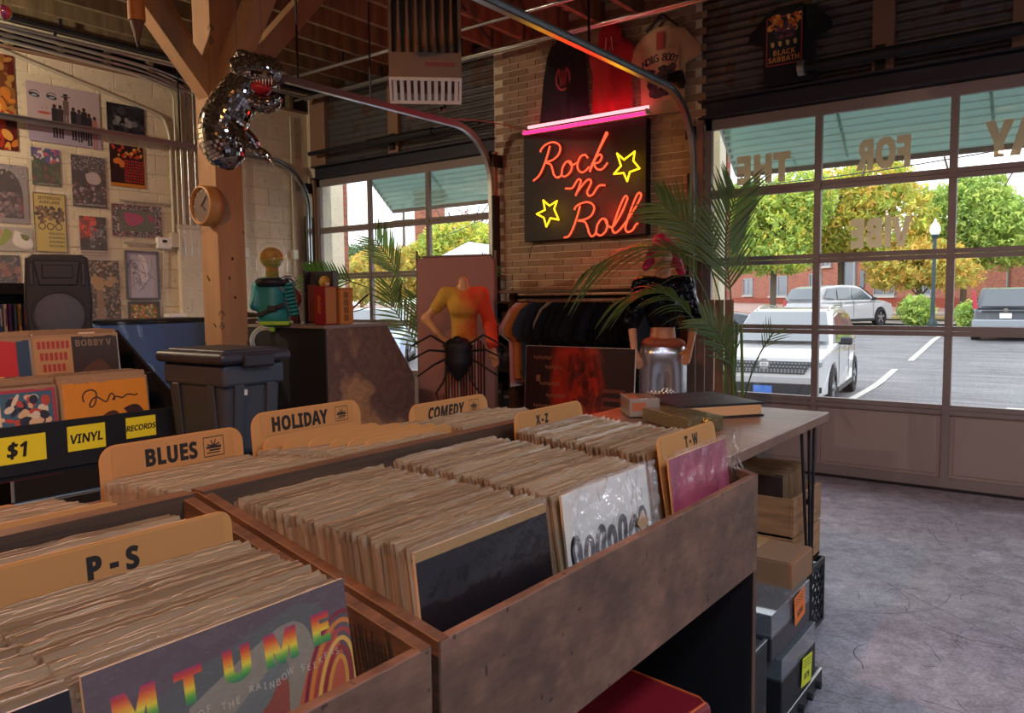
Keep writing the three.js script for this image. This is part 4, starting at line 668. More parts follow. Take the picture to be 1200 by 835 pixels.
// ------------------------------------------------------------------ crates and turntables under and beside the table
T.crateWood = dataTex(256, 256, (u, v) => { const g = fbm(u, v, 3, 26, 4, 141), k = 0.7 + 0.5 * g; return [168 * k, 122 * k, 80 * k]; }, true, [1.6, 1.6]);
const crateWood = mat(0xffffff, 0.8, { map: T.crateWood });
function woodCrate(label, pos, w, h, d) {       // w along x, d along z; hand hole in the +x end
  const t = thing('wooden_crate', label, 'crate', pos), b = 0.014, sl = (h - 0.012) / 2;
  part('base_board', uvm(span(-w / 2, w / 2, 0, b, -d / 2, d / 2)), crateWood, t);
  for (const s of [-1, 1]) for (let k = 0; k < 2; k++) part('side_slat', uvm(rb(w - 2 * b - 0.002, sl, 0.01, 0.002, 0, k * (sl + 0.012) + sl / 2 + (k ? 0 : 0.001), s * (d / 2 - 0.006))), crateWood, t);
  for (const s of [-1, 1]) {
    part('end_board', uvm(rb(b, sl, d, 0.002, s * (w / 2 - b / 2), sl / 2, 0)), crateWood, t);
    const hw = 0.05, y0 = sl + 0.012, sh = [[-d / 2, y0], [d / 2, y0], [d / 2, y0 + sl], [-d / 2, y0 + sl]], g = extr(sh, b, 0.001, [[[-hw, y0 + sl * 0.55], [-hw, y0 + sl * 0.8], [hw, y0 + sl * 0.8], [hw, y0 + sl * 0.55]]]);
    part('end_board', uvm(g.rotateY(PI / 2).translate(s * (w / 2 - b / 2) - b / 2, 0, 0)), crateWood, t);
  }
  return t;
}
woodCrate('wooden crate with a hand hole on top of the black milk crate', [-1.2, 0.3, -3.375], 0.44, 0.325, 0.38); part('false_bottom', span(-0.19, 0.19, 0.02, 0.09, -0.17, 0.17), crateWood, scene.children[scene.children.length - 1]);
{
  const t = thing('milk_crate', 'black plastic milk crate with lattice sides on the floor under the wooden crate', 'crate', [-1.14, 0.001, -3.38]), g = M.black, w = 0.185;
  part('base', rb(2 * w, 0.012, 2 * w, 0.004, 0, 0.008, 0), g, t); part('rim', [rb(2 * w, 0.03, 0.012, 0.004, 0, 0.278, w - 0.006), rb(2 * w, 0.03, 0.012, 0.004, 0, 0.278, 0.006 - w), rb(0.012, 0.03, 2 * w, 0.004, w - 0.006, 0.278, 0), rb(0.012, 0.03, 2 * w, 0.004, 0.006 - w, 0.278, 0)], g, t);
  for (const [px, pz, ry] of [[w - 0.006, 0, PI / 2], [0, w - 0.006, 0], [6e-3 - w, 0, PI / 2], [0, 6e-3 - w, 0]]) { const l = []; for (let k = -4; k <= 4; k++) for (const s of [-1, 1]) { const a = V(k * 0.06 - s * 0.13, 0.015, 0), b = V(k * 0.06 + s * 0.13, 0.27, 0), lim = 0.178; const cl = (p, q) => { if (Math.abs(p.x) > lim) { const f = (Math.sign(p.x) * lim - q.x) / (p.x - q.x); p.lerpVectors(q, p.clone(), f); } }; if (Math.min(Math.abs(a.x), Math.abs(b.x)) > lim) continue; cl(a, b.clone()); cl(b, a.clone()); l.push(rod(a.toArray(), b.toArray(), 0.0045, 5)); } const m = merge(l); m.rotateY(ry).translate(px, 0, pz); part('lattice_side', m, M.steelDark, t); }
  part('corner_post', [[1, 1], [1, -1], [-1, 1], [-1, -1]].map(([a, b]) => rb(0.02, 0.28, 0.02, 0.004, a * (w - 0.01), 0.15, b * (w - 0.01))), g, t);
}
for (let i = 0; i < 14; i++) { const t = thing('crate_record', `record on edge in the wooden crate, ${nth(14 - i)} from its front slats`, 'record', [-1.2, 0.396, -3.5 + i * 0.019], 0, 'records in the wooden crate'); t.rotation.set(0.06 + rr(-0.02, 0.02), -PI / 2, 0, 'XYZ'); part('jacket', pick(jacketGeo), i > 11 ? mat(0x3c2822, 0.6) : i > 8 ? mat(0x6a4030, 0.7) : pickJ(), t); part('plastic_sleeve', pick(SG), PL[2], t); }
{
  const t = thing('cardboard_box', 'brown cardboard box with tape in front of the wooden crate', 'box', [-1.0, 0.44, -2.78]), c = mat(0x8f6a4a, 0.85);
  part('carton', rb(0.36, 0.095, 0.23, 0.004, 0, 0.0475, 0), c, t); part('flap', [bx(0.17, 0.004, 0.225, -0.088, 0.098, 0, 0, 0, 0.015), bx(0.17, 0.004, 0.225, 0.09, 0.098, 0, 0, 0, -0.015)], c, t); part('packing_tape', [bx(0.05, 0.002, 0.232, 0, 0.1015, 0), bx(0.05, 0.05, 0.002, 0, 0.075, 0.116)], pmat(0xb58c5c, 0.25), t);
}
function turntable(label, pos, w, d, base, tint) {       // w along x, d along z
  const t = thing('turntable', label, 'turntable', pos);
  part('plinth', rb(w, base, d, 0.006, 0, base / 2 + 0.012, 0), tint, t); for (const [a, b] of [[1, 1], [1, -1], [-1, 1], [-1, -1]]) part('foot', cyl(0.02, 0.02, 0.012, a * (w / 2 - 0.04), 0.006, b * (d / 2 - 0.04)), M.black, t);
  part('platter', cyl(0.145, 0.145, 0.018, -0.03, base + 0.022, 0.03, 0, 0, 0, 40), M.blackGloss, t); part('platter_rim', cyl(0.147, 0.147, 0.01, -0.03, base + 0.018, 0.03, 0, 0, 0, 40), M.galv, t);
  const a = part('tonearm', [rod([0.13, base + 0.055, -0.11], [0.07, base + 0.045, 0.07], 0.004), rod([0.13, base + 0.012, -0.11], [0.13, base + 0.06, -0.11], 0.012)], M.chrome, t); part('headshell', bx(0.016, 0.01, 0.03, 0.066, base + 0.04, 0.08), M.black, a);
  const cover = pmat(0xdfe6ea, 0.06, { transmission: 0.9, thickness: 0, ior: 1.5, side: THREE.DoubleSide }), y0 = base + 0.014, hh = 0.07, q = 0.003;
  part('dust_cover', [rb(w - 0.004, q, d - 0.004, 0.001, 0, y0 + hh, 0), rb(q, hh, d - 0.004, 0.001, w / 2 - 0.003, y0 + hh / 2, 0), rb(q, hh, d - 0.004, 0.001, 0.003 - w / 2, y0 + hh / 2, 0), rb(w - 0.004, hh, q, 0.001, 0, y0 + hh / 2, d / 2 - 0.003), rb(w - 0.004, hh, q, 0.001, 0, y0 + hh / 2, 0.003 - d / 2)], cover, t);
  return t;
}
function priceTag(label, text, col, ink, pos, tilt) {
  const t = thing('price_tag', label, 'price tag', pos); t.rotation.set(0, PI / 2, tilt, 'YXZ');
  part('card', bx(0.11, 0.1, 0.0012), new THREE.MeshStandardMaterial({ roughness: 0.7, map: canTex(256, 232, (c, w, h) => { c.fillStyle = col; c.fillRect(0, 0, w, h); c.fillStyle = c.strokeStyle = ink; c.lineWidth = 5; c.textAlign = 'center'; c.font = 'bold 62px sans-serif'; for (let i = 0; i < 3; i++) { c.beginPath(); c.moveTo(20, 30 + i * 24); for (let k = 1; k < 9; k++) c.lineTo(20 + k * 26, 30 + i * 24 + (k % 2 ? -9 : 8)); c.stroke(); } c.fillText(text, w / 2, 180); c.strokeText(text, w / 2, 180); }) }), t);
}
turntable('black turntable with clear dust cover and yellow tag, lowest of the stack beside the bin', [-1.0, 0.075, -2.66], 0.42, 0.37, 0.12, M.black);
turntable('silver-lidded turntable with clear dust cover and orange tag, top of the stack beside the bin', [-1.0, 0.285, -2.6], 0.4, 0.4, 0.08, mat(0x2a2c31, 0.4));
{
  const t = thing('stereo_receiver', 'long dark stereo receiver lying on the floor under the turntables', 'receiver', [-1.02, 0.001, -2.68]);
  part('chassis', rb(0.46, 0.06, 0.52, 0.004, 0, 0.042, 0), mat(0x33312f, 0.55), t); part('top_edge', rb(0.012, 0.01, 0.52, 0.003, 0.224, 0.068, 0), M.galv, t); for (let i = 0; i < 4; i++) part('knob', cyl(0.014, 0.014, 0.02, 0.238, 0.04, -0.18 + i * 0.1, 0, 0, PI / 2, 18), M.steelDark, t); for (const [a, b] of [[1, 1], [1, -1], [-1, 1], [-1, -1]]) part('foot', cyl(0.02, 0.02, 0.012, a * 0.18, 0.006, b * 0.2), M.black, t);
  const u = thing('speaker_cabinet', 'grey speaker cabinet standing between the bin end and the turntables', 'speaker', [-0.99, 0.001, -2.22]); part('cabinet', rb(0.36, 0.37, 0.34, 0.006, 0, 0.185, 0), mat(0x3a3b42, 0.5), u); part('top_trim', [rb(0.012, 0.008, 0.34, 0.002, 0.174, 0.373, 0)], M.galv, u); part('grille', rb(0.006, 0.2, 0.3, 0.003, 0.182, 0.27, 0), M.black, u); part('wood_front', uvm(rb(0.006, 0.14, 0.3, 0.002, 0.182, 0.085, 0)), M.plyDark, u); part('disc_slot', bx(0.1, 0.003, 0.18, 0.02, 0.372, 0), M.black, u);
}
priceTag('orange handwritten price tag on the upper turntable', '$200', '#e8782e', '#4a1c0a', [-0.793, 0.4, -2.66], 0.12);
priceTag('yellow handwritten price tag reading $175 on the lower turntable', '$175', '#d9e02e', '#20240c', [-0.783, 0.155, -2.72], -0.12);
{
  const t = thing('record_case', 'red and black vinyl record case with orange piping on the shelf under the wide bin', 'case', [-0.84, 0.299, -1.46], R(-8)), red = mat(0x7c1420, 0.45);
  part('lid', rb(0.3, 0.06, 0.36, 0.02, 0, 0.225, 0, 0, 0, 0, 3), red, t); part('case_body', rb(0.3, 0.2, 0.36, 0.01, 0, 0.1, 0), M.black, t);
  part('piping', [tube(roundedOutline(0.3, 0.36, 0.03).map(([a, b]) => [a, 0.196, b]), 0.006, 80, 6, true), tube(roundedOutline(0.28, 0.34, 0.03).map(([a, b]) => [a, 0.254, b]), 0.004, 80, 6, true)], mat(0xc8552a, 0.5), t); part('clasp', rb(0.008, 0.04, 0.05, 0.003, 0.152, 0.19, 0), M.galv, t);
}
// ------------------------------------------------------------------ red poster board, standing mirror board, clothes rack, shelf
const posterMat = (w, h, draw, rough = 0.4) => new THREE.MeshStandardMaterial({ map: canTex(w, h, draw), roughness: rough });
{
  const t = thing('poster_board', 'large dark red poster board leaning before the clothes rack', 'poster', [-3.2, 0.02, -5.0]); t.rotation.set(-0.07, 0.06, 0);
  part('board', bx(0.95, 1.06, 0.012, 0, 0.53, -0.007), mat(0xcfc4b8, 0.7), t);
  part('print', bx(0.944, 1.054, 0.001, 0, 0.53, 0.0005), posterMat(768, 860, (c, w, h) => {
    c.fillStyle = '#2a0d0d'; c.fillRect(0, 0, w, h);
    for (let i = 0; i < 700; i++) { const x = 300 + rr(-90, 240), y = rr(0, 540); c.fillStyle = `rgba(${150 + rr(0, 70) | 0},${rr(18, 60) | 0},${rr(10, 26) | 0},${rr(0.03, 0.16)})`; c.beginPath(); c.ellipse(x, y, rr(10, 50), rr(20, 90), rr(-0.5, 0.5), 0, 6.3); c.fill(); }
    for (let i = 0; i < 60; i++) { c.fillStyle = `rgba(18,6,8,${rr(0.1, 0.4)})`; c.beginPath(); c.ellipse(rr(320, 560), rr(60, 500), rr(6, 26), rr(20, 60), 0, 0, 6.3); c.fill(); }
    c.strokeStyle = '#c85a30'; c.lineWidth = 4; for (let i = 0; i < 5; i++) { c.beginPath(); c.moveTo(380 + i * 12, 360); c.lineTo(340 + i * 40, 520); c.stroke(); }
    c.fillStyle = '#8a5a40'; for (const [x, y, l] of [[60, 60, 130], [150, 120, 120], [110, 225, 150], [160, 300, 140], [70, 370, 150]]) { for (let k = 0; k < l; k += 15) c.fillRect(x + k, y + (k * 7 % 9), 9, 20); } c.fillRect(82, 185, 30, 42);
    c.fillStyle = '#7d3a2c'; for (let r = 0; r < 5; r++) for (let k = 0; k < 150; k += 13) c.fillRect(560 + k, 250 + r * 52, 8, 22);
  }), t);
}
{
  const t = thing('folding_board', 'tall padded board with rounded corners standing before the left door', 'board', [-4.9, 0.004, -5.62], 0.35);
  part('panel', [extr(roundedOutline(0.78, 1.84, 0.07).map(([a, b]) => [a, b + 0.92]), 0.035, 0.012, [], 3)], mat(0x9a6a66, 0.7), t); part('edging', tube(roundedOutline(0.79, 1.85, 0.07).map(([a, b]) => [a, b + 0.925, 0.018]), 0.012, 120, 6, true), mat(0x6d5a52, 0.6), t);
}
function teeOutline(w, h, sl = 0.19, neck = 0.09) { const s = w / 2; return [[-s * 0.94, -h], [s * 0.94, -h], [s, -h * 0.38], [s + sl * 0.9, -h * 0.46], [s + sl, -h * 0.3], [s * 0.85, -0.03], [neck, 0], [neck * 0.5, -0.035], [0, -0.045], [-neck * 0.5, -0.035], [-neck, 0], [-s * 0.85, -0.03], [-s - sl, -h * 0.3], [-s - sl * 0.9, -h * 0.46], [-s, -h * 0.38]]; }
function cloth(g, amp, f, s) { const p = g.attributes.position; for (let i = 0; i < p.count; i++) { const x = p.getX(i), y = p.getY(i); p.setZ(i, p.getZ(i) + amp * (Math.sin(x * f + s + y * 2) + 0.6 * Math.sin(x * f * 1.9 + y * 3 + s)) * Math.min(1, 0.2 - y * 1.4)); } g.computeVertexNormals(); return g; }
function subdiv(out, depth, n = 14) {           // outline filled with a grid so that cloth can fold: front and back sheets and an edge
  const xs = out.map((p) => p[0]), ys = out.map((p) => p[1]), x0 = Math.min(...xs), x1 = Math.max(...xs), y0 = Math.min(...ys), y1 = Math.max(...ys), m = Math.ceil(n * (y1 - y0) / (x1 - x0)), pts = [];
  const row = (y) => { const h = []; out.forEach((p, i) => { const q = out[(i + 1) % out.length]; if ((p[1] > y) !== (q[1] > y)) h.push(p[0] + (q[0] - p[0]) * (y - p[1]) / (q[1] - p[1])); }); return [Math.min(...h), Math.max(...h)]; };
  const pos = [], idx = [], uv = [];
  for (const s of [1, -1]) { const b = pos.length / 3; for (let j = 0; j <= m; j++) { const y = y1 - 1e-4 - (y1 - y0 - 2e-4) * j / m, [a, c] = row(y); for (let i = 0; i <= n; i++) { const k = i / n, x = a + (c - a) * k; pos.push(x, y, s * depth / 2 * Math.pow(Math.sin(PI * k), 0.45)); uv.push((x - x0) / (x1 - x0), (y - y0) / (y1 - y0)); } }
    for (let j = 0; j < m; j++) for (let i = 0; i < n; i++) { const p = b + j * (n + 1) + i, q = p + n + 1; s > 0 ? idx.push(p, q, p + 1, p + 1, q, q + 1) : idx.push(p, p + 1, q, p + 1, q + 1, q); } }
  const g = new THREE.BufferGeometry(); g.setAttribute('position', new THREE.Float32BufferAttribute(pos, 3)); g.setAttribute('uv', new THREE.Float32BufferAttribute(uv, 2)); g.setIndex(idx); g.computeVertexNormals(); return g;
}
{
  const t = thing('clothes_rack', 'black pipe clothes rack against the brick pier under the neon sign', 'clothes rack', [0, 0, 0]);
  part('rail', rod([-4.5, 1.46, -5.98], [-2.98, 1.46, -5.98], 0.015, 10), M.steelDark, t);
  for (const x of [-4.5, -2.98]) { part('upright', uvm(span(x - 0.03, x + 0.03, 0.03, 1.5, -6.01, -5.95)), M.plyDark, t); part('foot', uvm(span(x - 0.03, x + 0.03, 0.002, 0.04, -6.22, -5.74)), M.plyDark, t); }
  part('crosspiece', uvm(span(-4.5, -2.98, 0.12, 0.17, -5.995, -5.965)), M.plyDark, t); part('top_shelf', uvm(span(-4.56, -2.92, 1.5, 1.525, -6.2, -5.76)), M.plyDark, t);
  const hang = (x, col, label, group, h, w, extra) => {
    const s = thing('hanging_shirt', label, 'shirt', [x, 1.41, -5.98], 0, group); s.rotation.y = PI / 2 + rr(-0.18, 0.18);
    part('fabric', cloth(subdiv(teeOutline(w, h, 0.13), 0.04, 12), 0.012, 14, x * 9), mat(col, 0.9), s); const hg = part('hanger', [tube([[-0.19, -0.05, 0], [-0.02, 0.0, 0], [0.02, 0, 0], [0.19, -0.05, 0]], 0.004, 20, 5), tube([[0, 0, 0], [0.0, 0.03, 0], [0.014, 0.05, 0], [0.0, 0.064, 0], [-0.012, 0.055, 0]], 0.0025, 14, 5)], M.galv, s);
    if (extra) extra(s); return s;
  };
  const st = (s, x, c2) => part('print', bx(0.1, 0.09, 0.003, 0.06, -0.25, 0.024), mat(c2, 0.8), s);
  hang(-4.42, 0xd9cfc0, 'pale cream shirt at the left end of the clothes rack', null, 0.78, 0.46); hang(-4.36, 0xd98f86, 'pink shirt second from the left on the clothes rack', null, 0.74, 0.46);
  hang(-4.3, 0xcf7a34, 'orange shirt third from the left on the clothes rack', null, 0.7, 0.46); hang(-4.24, 0x39424e, 'slate shirt beside the orange shirt on the clothes rack', null, 0.7, 0.46);
  hang(-4.14, 0x20242e, 'dark shirt with a pink triangle and pale stripes on the clothes rack', null, 0.7, 0.46, (s) => { part('print', extr([[-0.06, -0.3], [0.06, -0.3], [0, -0.14]], 0.003).translate(0.02, 0, 0.02), mat(0xd27a86, 0.8), s); part('stripe', [0, 1, 2].map((i) => bx(0.16, 0.014, 0.003, 0.02, -0.33 - i * 0.035, 0.022)), mat(0xd8d0c4, 0.8), s); });
  hang(-4.06, 0xb09a80, 'tan sleeved shirt in the middle of the clothes rack', null, 0.66, 0.46);
  for (let i = 0; i < 15; i++) hang(-3.99 + i * 0.064, [0x14161f, 0x181b28, 0x101218][i % 3], `black shirt on the clothes rack, ${nth(15 - i)} from the jacket with white patches`, 'dark shirts on the clothes rack', 0.8, 0.48);
  hang(-3.02, 0x1a1c24, 'dark jacket with white patches at the right end of the clothes rack', null, 0.8, 0.48, (s) => { for (const [a, b] of [[-0.02, -0.2], [0.05, -0.27], [-0.04, -0.3]]) part('patch', bx(0.06, 0.055, 0.003, a, b, 0.026, 0, 0, a * 6), M.white, s); });
}
{
  const t = thing('bookshelf', 'dark wooden shelf with odds and ends left of the clothes rack', 'shelf', [-4.78, 0.002, -6.2]);
  part('side_panel', uvm(span(-0.2, -0.18, 0, 1.42, -0.18, 0.18)), M.plyDark, t); part('side_panel', uvm(span(0.18, 0.2, 0, 1.42, -0.18, 0.18)), M.plyDark, t); part('back_panel', uvm(span(-0.18, 0.18, 0, 1.42, -0.18, -0.17)), M.plyDark, t);
  [0.02, 0.38, 0.74, 1.08, 1.4].forEach((y) => part('shelf_board', uvm(span(-0.18, 0.18, y, y + 0.02, -0.17, 0.18)), M.plyDark, t));
  const cs = [0x37313c, 0x4a3030, 0x2c3442, 0x5a4434, 0x44384a]; let k = 0;
  for (const y of [0.401, 0.761, 1.101]) for (const x of [-0.1, 0.02, 0.12]) { const h = rr(0.12, 0.24); const b = thing('small_box', 'small dark boxed item on the ' + ({ 0.401: 'lower', 0.761: 'middle', 1.101: 'upper' })[y] + ' board of the dark shelf, ' + ({ '-0.1': 'left', '0.02': 'middle', '0.12': 'right' })[x], 'box', [-4.78 + x, y + 0.002, -6.12]); part('carton', rb(0.09, h, 0.12, 0.004, 0, h / 2, 0), mat(cs[k++ % 5], 0.6), b); part('label_strip', bx(0.06, 0.03, 0.002, 0, h * 0.6, 0.0605), mat(0x8f8577, 0.7), b); }
}
{
  const t = thing('slatted_screen', 'brown screen of vertical wooden slats right of the clothes rack', 'screen', [-2.66, 0.002, -6.3]);
  for (let i = 0; i < 5; i++) part('slat', uvm(rb(0.075, 1.42, 0.018, 0.003, -0.17 + i * 0.084, 0.71, rr(-0.002, 0.002))), M.timber, t); part('cross_rail', [uvm(span(-0.21, 0.21, 0.25, 0.31, -0.03, -0.01))], M.timber, t); part('cross_rail', [uvm(span(-0.21, 0.21, 1.1, 1.16, -0.03, -0.01))], M.timber, t);
}
// ------------------------------------------------------------------ mannequins: one continuous skin from a field of tapered bones
function sdfMesh(bones, k, cell) {
  const lo = V(1e9, 1e9, 1e9), hi = V(-1e9, -1e9, -1e9);
  for (const [a, b, ra, rb_] of bones) for (const [p, r] of [[a, ra], [b, rb_]]) { lo.min(V(p[0] - r, p[1] - r, p[2] - r)); hi.max(V(p[0] + r, p[1] + r, p[2] + r)); }
  lo.subScalar(cell * 3); hi.addScalar(cell * 3);
  const size = hi.clone().sub(lo), S = Math.max(size.x, size.y, size.z), n = Math.min(120, Math.ceil(S / cell)), mc = new MarchingCubes(n, M.white, false, false, 120000), c = lo.clone().add(hi).multiplyScalar(0.5), half = n / 2;
  mc.isolation = 0; mc.reset();
  for (let z = 0; z < n; z++) for (let y = 0; y < n; y++) for (let x = 0; x < n; x++) {
    const px = c.x + (x - half) / half * S / 2, py = c.y + (y - half) / half * S / 2, pz = c.z + (z - half) / half * S / 2; let d = 0;
    if (px < lo.x || px > hi.x || py < lo.y || py > hi.y || pz < lo.z || pz > hi.z) { mc.field[z * n * n + y * n + x] = -1; continue; }
    let e = 0;
    for (const [a, b, ra, r2, fl] of bones) { const bxv = b[0] - a[0], by = b[1] - a[1], bz = b[2] - a[2], L2 = bxv * bxv + by * by + bz * bz || 1e-9, t = Math.max(0, Math.min(1, ((px - a[0]) * bxv + (py - a[1]) * by + (pz - a[2]) * bz) / L2)), dx = px - a[0] - bxv * t, dy = py - a[1] - by * t, dz = (pz - a[2] - bz * t) * (fl ?? 1); e += Math.exp(-k * (Math.hypot(dx, dy, dz) - ra - (r2 - ra) * t)); }
    mc.field[z * n * n + y * n + x] = Math.log(Math.max(e, 1e-30)) / k;
  }
  mc.update();
  const g = new THREE.BufferGeometry(), p = mc.positionArray.slice(0, mc.count * 3), q = mc.normalArray.slice(0, mc.count * 3);
  for (let i = 0; i < p.length; i += 3) { p[i] = c.x + p[i] * S / 2; p[i + 1] = c.y + p[i + 1] * S / 2; p[i + 2] = c.z + p[i + 2] * S / 2; }
  g.setAttribute('position', new THREE.BufferAttribute(p, 3)); g.setAttribute('normal', new THREE.BufferAttribute(q, 3)); g.setAttribute('uv', new THREE.BufferAttribute(new Float32Array(mc.count * 2), 2));
  return g;
}
function uvPlanar(g, sx, sy) { const p = g.attributes.position, uv = new Float32Array(p.count * 2); for (let i = 0; i < p.count; i++) { uv[i * 2] = p.getX(i) * sx + 0.5; uv[i * 2 + 1] = p.getY(i) * sy; } g.setAttribute('uv', new THREE.BufferAttribute(uv, 2)); return g; }
const hand = (w, dir, s) => { const b = [[w, [w[0] + dir[0] * 0.07, w[1] + dir[1] * 0.07, w[2] + dir[2] * 0.07], 0.026, 0.032, 1.5]]; for (let f = 0; f < 4; f++) { const o = (f - 1.5) * 0.017, base = [w[0] + dir[0] * 0.075 + s[0] * o, w[1] + dir[1] * 0.075 + s[1] * o, w[2] + dir[2] * 0.075 + s[2] * o], l = [0.062, 0.074, 0.07, 0.056][f], m = [base[0] + dir[0] * l * 0.55, base[1] + dir[1] * l * 0.55, base[2] + dir[2] * l * 0.55 + 0.004]; b.push([base, m, 0.0088, 0.008], [m, [m[0] + dir[0] * l * 0.4, m[1] + dir[1] * l * 0.4, m[2] + dir[2] * l * 0.4 + 0.014], 0.008, 0.0066]); } const tb = [w[0] + dir[0] * 0.03 - s[0] * 0.028, w[1] + dir[1] * 0.03 - s[1] * 0.028, w[2] + dir[2] * 0.03]; b.push([tb, [tb[0] + dir[0] * 0.045 - s[0] * 0.025, tb[1] + dir[1] * 0.045 - s[1] * 0.025, tb[2] + 0.014], 0.0105, 0.008]); return b; };
const torso = (y) => [[[0, y + 0.02, 0], [0, y + 0.2, -0.005], 0.105, 0.085, 1.25], [[0, y + 0.2, 0], [0, y + 0.36, 0.01], 0.085, 0.115, 1.3], [[-0.05, y + 0.33, 0.06], [0.05, y + 0.33, 0.06], 0.062, 0.062], [[-0.15, y + 0.45, 0], [0.15, y + 0.45, 0], 0.05, 0.05], [[0, y + 0.44, 0], [0, y + 0.56, 0.01], 0.06, 0.046]];
{
  const t = thing('mannequin', 'headless mannequin, hand on hip, in an orange dyed top and striped bell trousers', 'mannequin', [-4.5, 0.002, -5.25], 0.65);
  const skin = mat(0xc8905f, 0.4), y = 1.04, armL = [[[-0.16, y + 0.44, 0], [-0.335, 1.28, -0.02], 0.046, 0.036], [[-0.335, 1.28, -0.02], [-0.2, 1.12, 0.09], 0.035, 0.026]], armR = [[[0.16, y + 0.44, 0], [0.23, 1.22, 0.0], 0.046, 0.036], [[0.23, 1.22, 0], [0.26, 1.0, 0.07], 0.035, 0.025]];
  const legs = [-1, 1].flatMap((s) => [[[s * 0.09, 0.98, 0], [s * 0.1, 0.55, 0.02], 0.085, 0.055], [[s * 0.1, 0.55, 0.02], [s * 0.11, 0.1, -0.02], 0.054, 0.036], [[s * 0.11, 0.05, -0.02], [s * 0.12, 0.03, 0.12], 0.035, 0.026]]);
  part('figure', sdfMesh(torso(y).concat(armL, armR, legs), 60, 0.013), skin, t);
  part('left_hand', sdfMesh(hand([-0.2, 1.12, 0.09], [0.72, -0.6, 0.33], [0.55, 0.8, 0]), 220, 0.004), skin, t); part('right_hand', sdfMesh(hand([0.26, 1.0, 0.07], [0.12, -0.97, 0.2], [0.9, 0.1, -0.4]), 220, 0.004), skin, t);
  const grow = (b, d) => b.map(([p, q, r1, r2, f]) => [p, q, r1 + d, r2 + d, f]);
  part('dyed_top', uvPlanar(sdfMesh(grow(torso(y).slice(0, 4).concat([armR[0]], [[[0.23, 1.22, 0], [0.25, 1.06, 0.055], 0.04, 0.04]], [[[-0.16, y + 0.44, 0], [-0.24, 1.38, -0.01], 0.046, 0.04]]), 0.014), 60, 0.013), 1.6, 1), new THREE.MeshStandardMaterial({ roughness: 0.85, map: dataTex(128, 128, (u, v) => { const n = fbm(u, v, 5, 6, 4, 151), k = Math.max(0, Math.min(1, (u - 0.42) * 3 + (n - 0.5) * 1.6)); return [196 + 20 * k, 150 - 86 * k, 52 - 20 * k]; }) }), t);
  const pants = sdfMesh([-1, 1].flatMap((s) => [[[s * 0.085, 1.0, 0], [s * 0.1, 0.55, 0.02], 0.1, 0.078], [[s * 0.1, 0.55, 0.02], [s * 0.12, 0.08, 0], 0.078, 0.13]]).concat([[[0, 1.04, 0], [0, 0.98, 0], 0.1, 0.12, 1.2]]), 60, 0.013);
  part('striped_trousers', uvPlanar(pants, 3, 1), new THREE.MeshStandardMaterial({ roughness: 0.85, map: dataTex(256, 4, (u) => { const q = Math.floor(u * 26), c = [[40, 34, 44], [176, 110, 74], [70, 42, 48], [196, 150, 112], [48, 50, 78], [168, 78, 48]][q % 6]; return c; }) }), t);
  part('belt', tube(Array.from({ length: 16 }, (_, i) => [0.125 * Math.cos(i * PI / 8), 1.06, 0.1 * Math.sin(i * PI / 8)]), 0.012, 40, 6, true), mat(0xcabfae, 0.7), t);
  part('stand', [cyl(0.16, 0.17, 0.012, 0, 0.006, -0.02), rod([0, 0, -0.16], [0, 0.9, -0.16], 0.01)], M.steelDark, t);
}
{
  const t = thing('toy_spider', 'big black toy spider with angled legs hung in front of the striped trousers', 'toy', [-4.4, 0.95, -5.05], 0.65), b = mat(0x101014, 0.6);
  part('abdomen', sdfMesh([[[0, 0.06, 0], [0, -0.04, 0], 0.1, 0.105, 1.3], [[0, -0.04, 0], [0, -0.17, 0], 0.1, 0.03, 1.3], [[-0.05, 0.1, 0], [0.05, 0.1, 0], 0.06, 0.06]], 50, 0.009), b, t); part('head', sph(0.05, 0, 0.15, 0.03, 1, 0.8, 1), b, t);
  for (const s of [-1, 1]) for (let i = 0; i < 4; i++) { const y0 = 0.1 - i * 0.045, k = [[0.22, 0.06, 0.4, -0.02], [0.24, -0.02, 0.42, 0.06], [0.2, -0.1, 0.33, -0.12], [0.12, -0.2, 0.17, -0.28]][i]; part('leg', [rod([s * 0.07, y0, 0.02], [s * k[0], y0 + k[1] + 0.04, 0.1], 0.011, 6, 0.009), rod([s * k[0], y0 + k[1] + 0.04, 0.1], [s * (k[0] + k[2]) / 1.6, y0 + k[1] - 0.05, 0.12], 0.009, 6, 0.008), rod([s * (k[0] + k[2]) / 1.6, y0 + k[1] - 0.05, 0.12], [s * k[2], y0 + k[3] - 0.03, 0.1], 0.008, 6, 0.004)], b, t); }
}
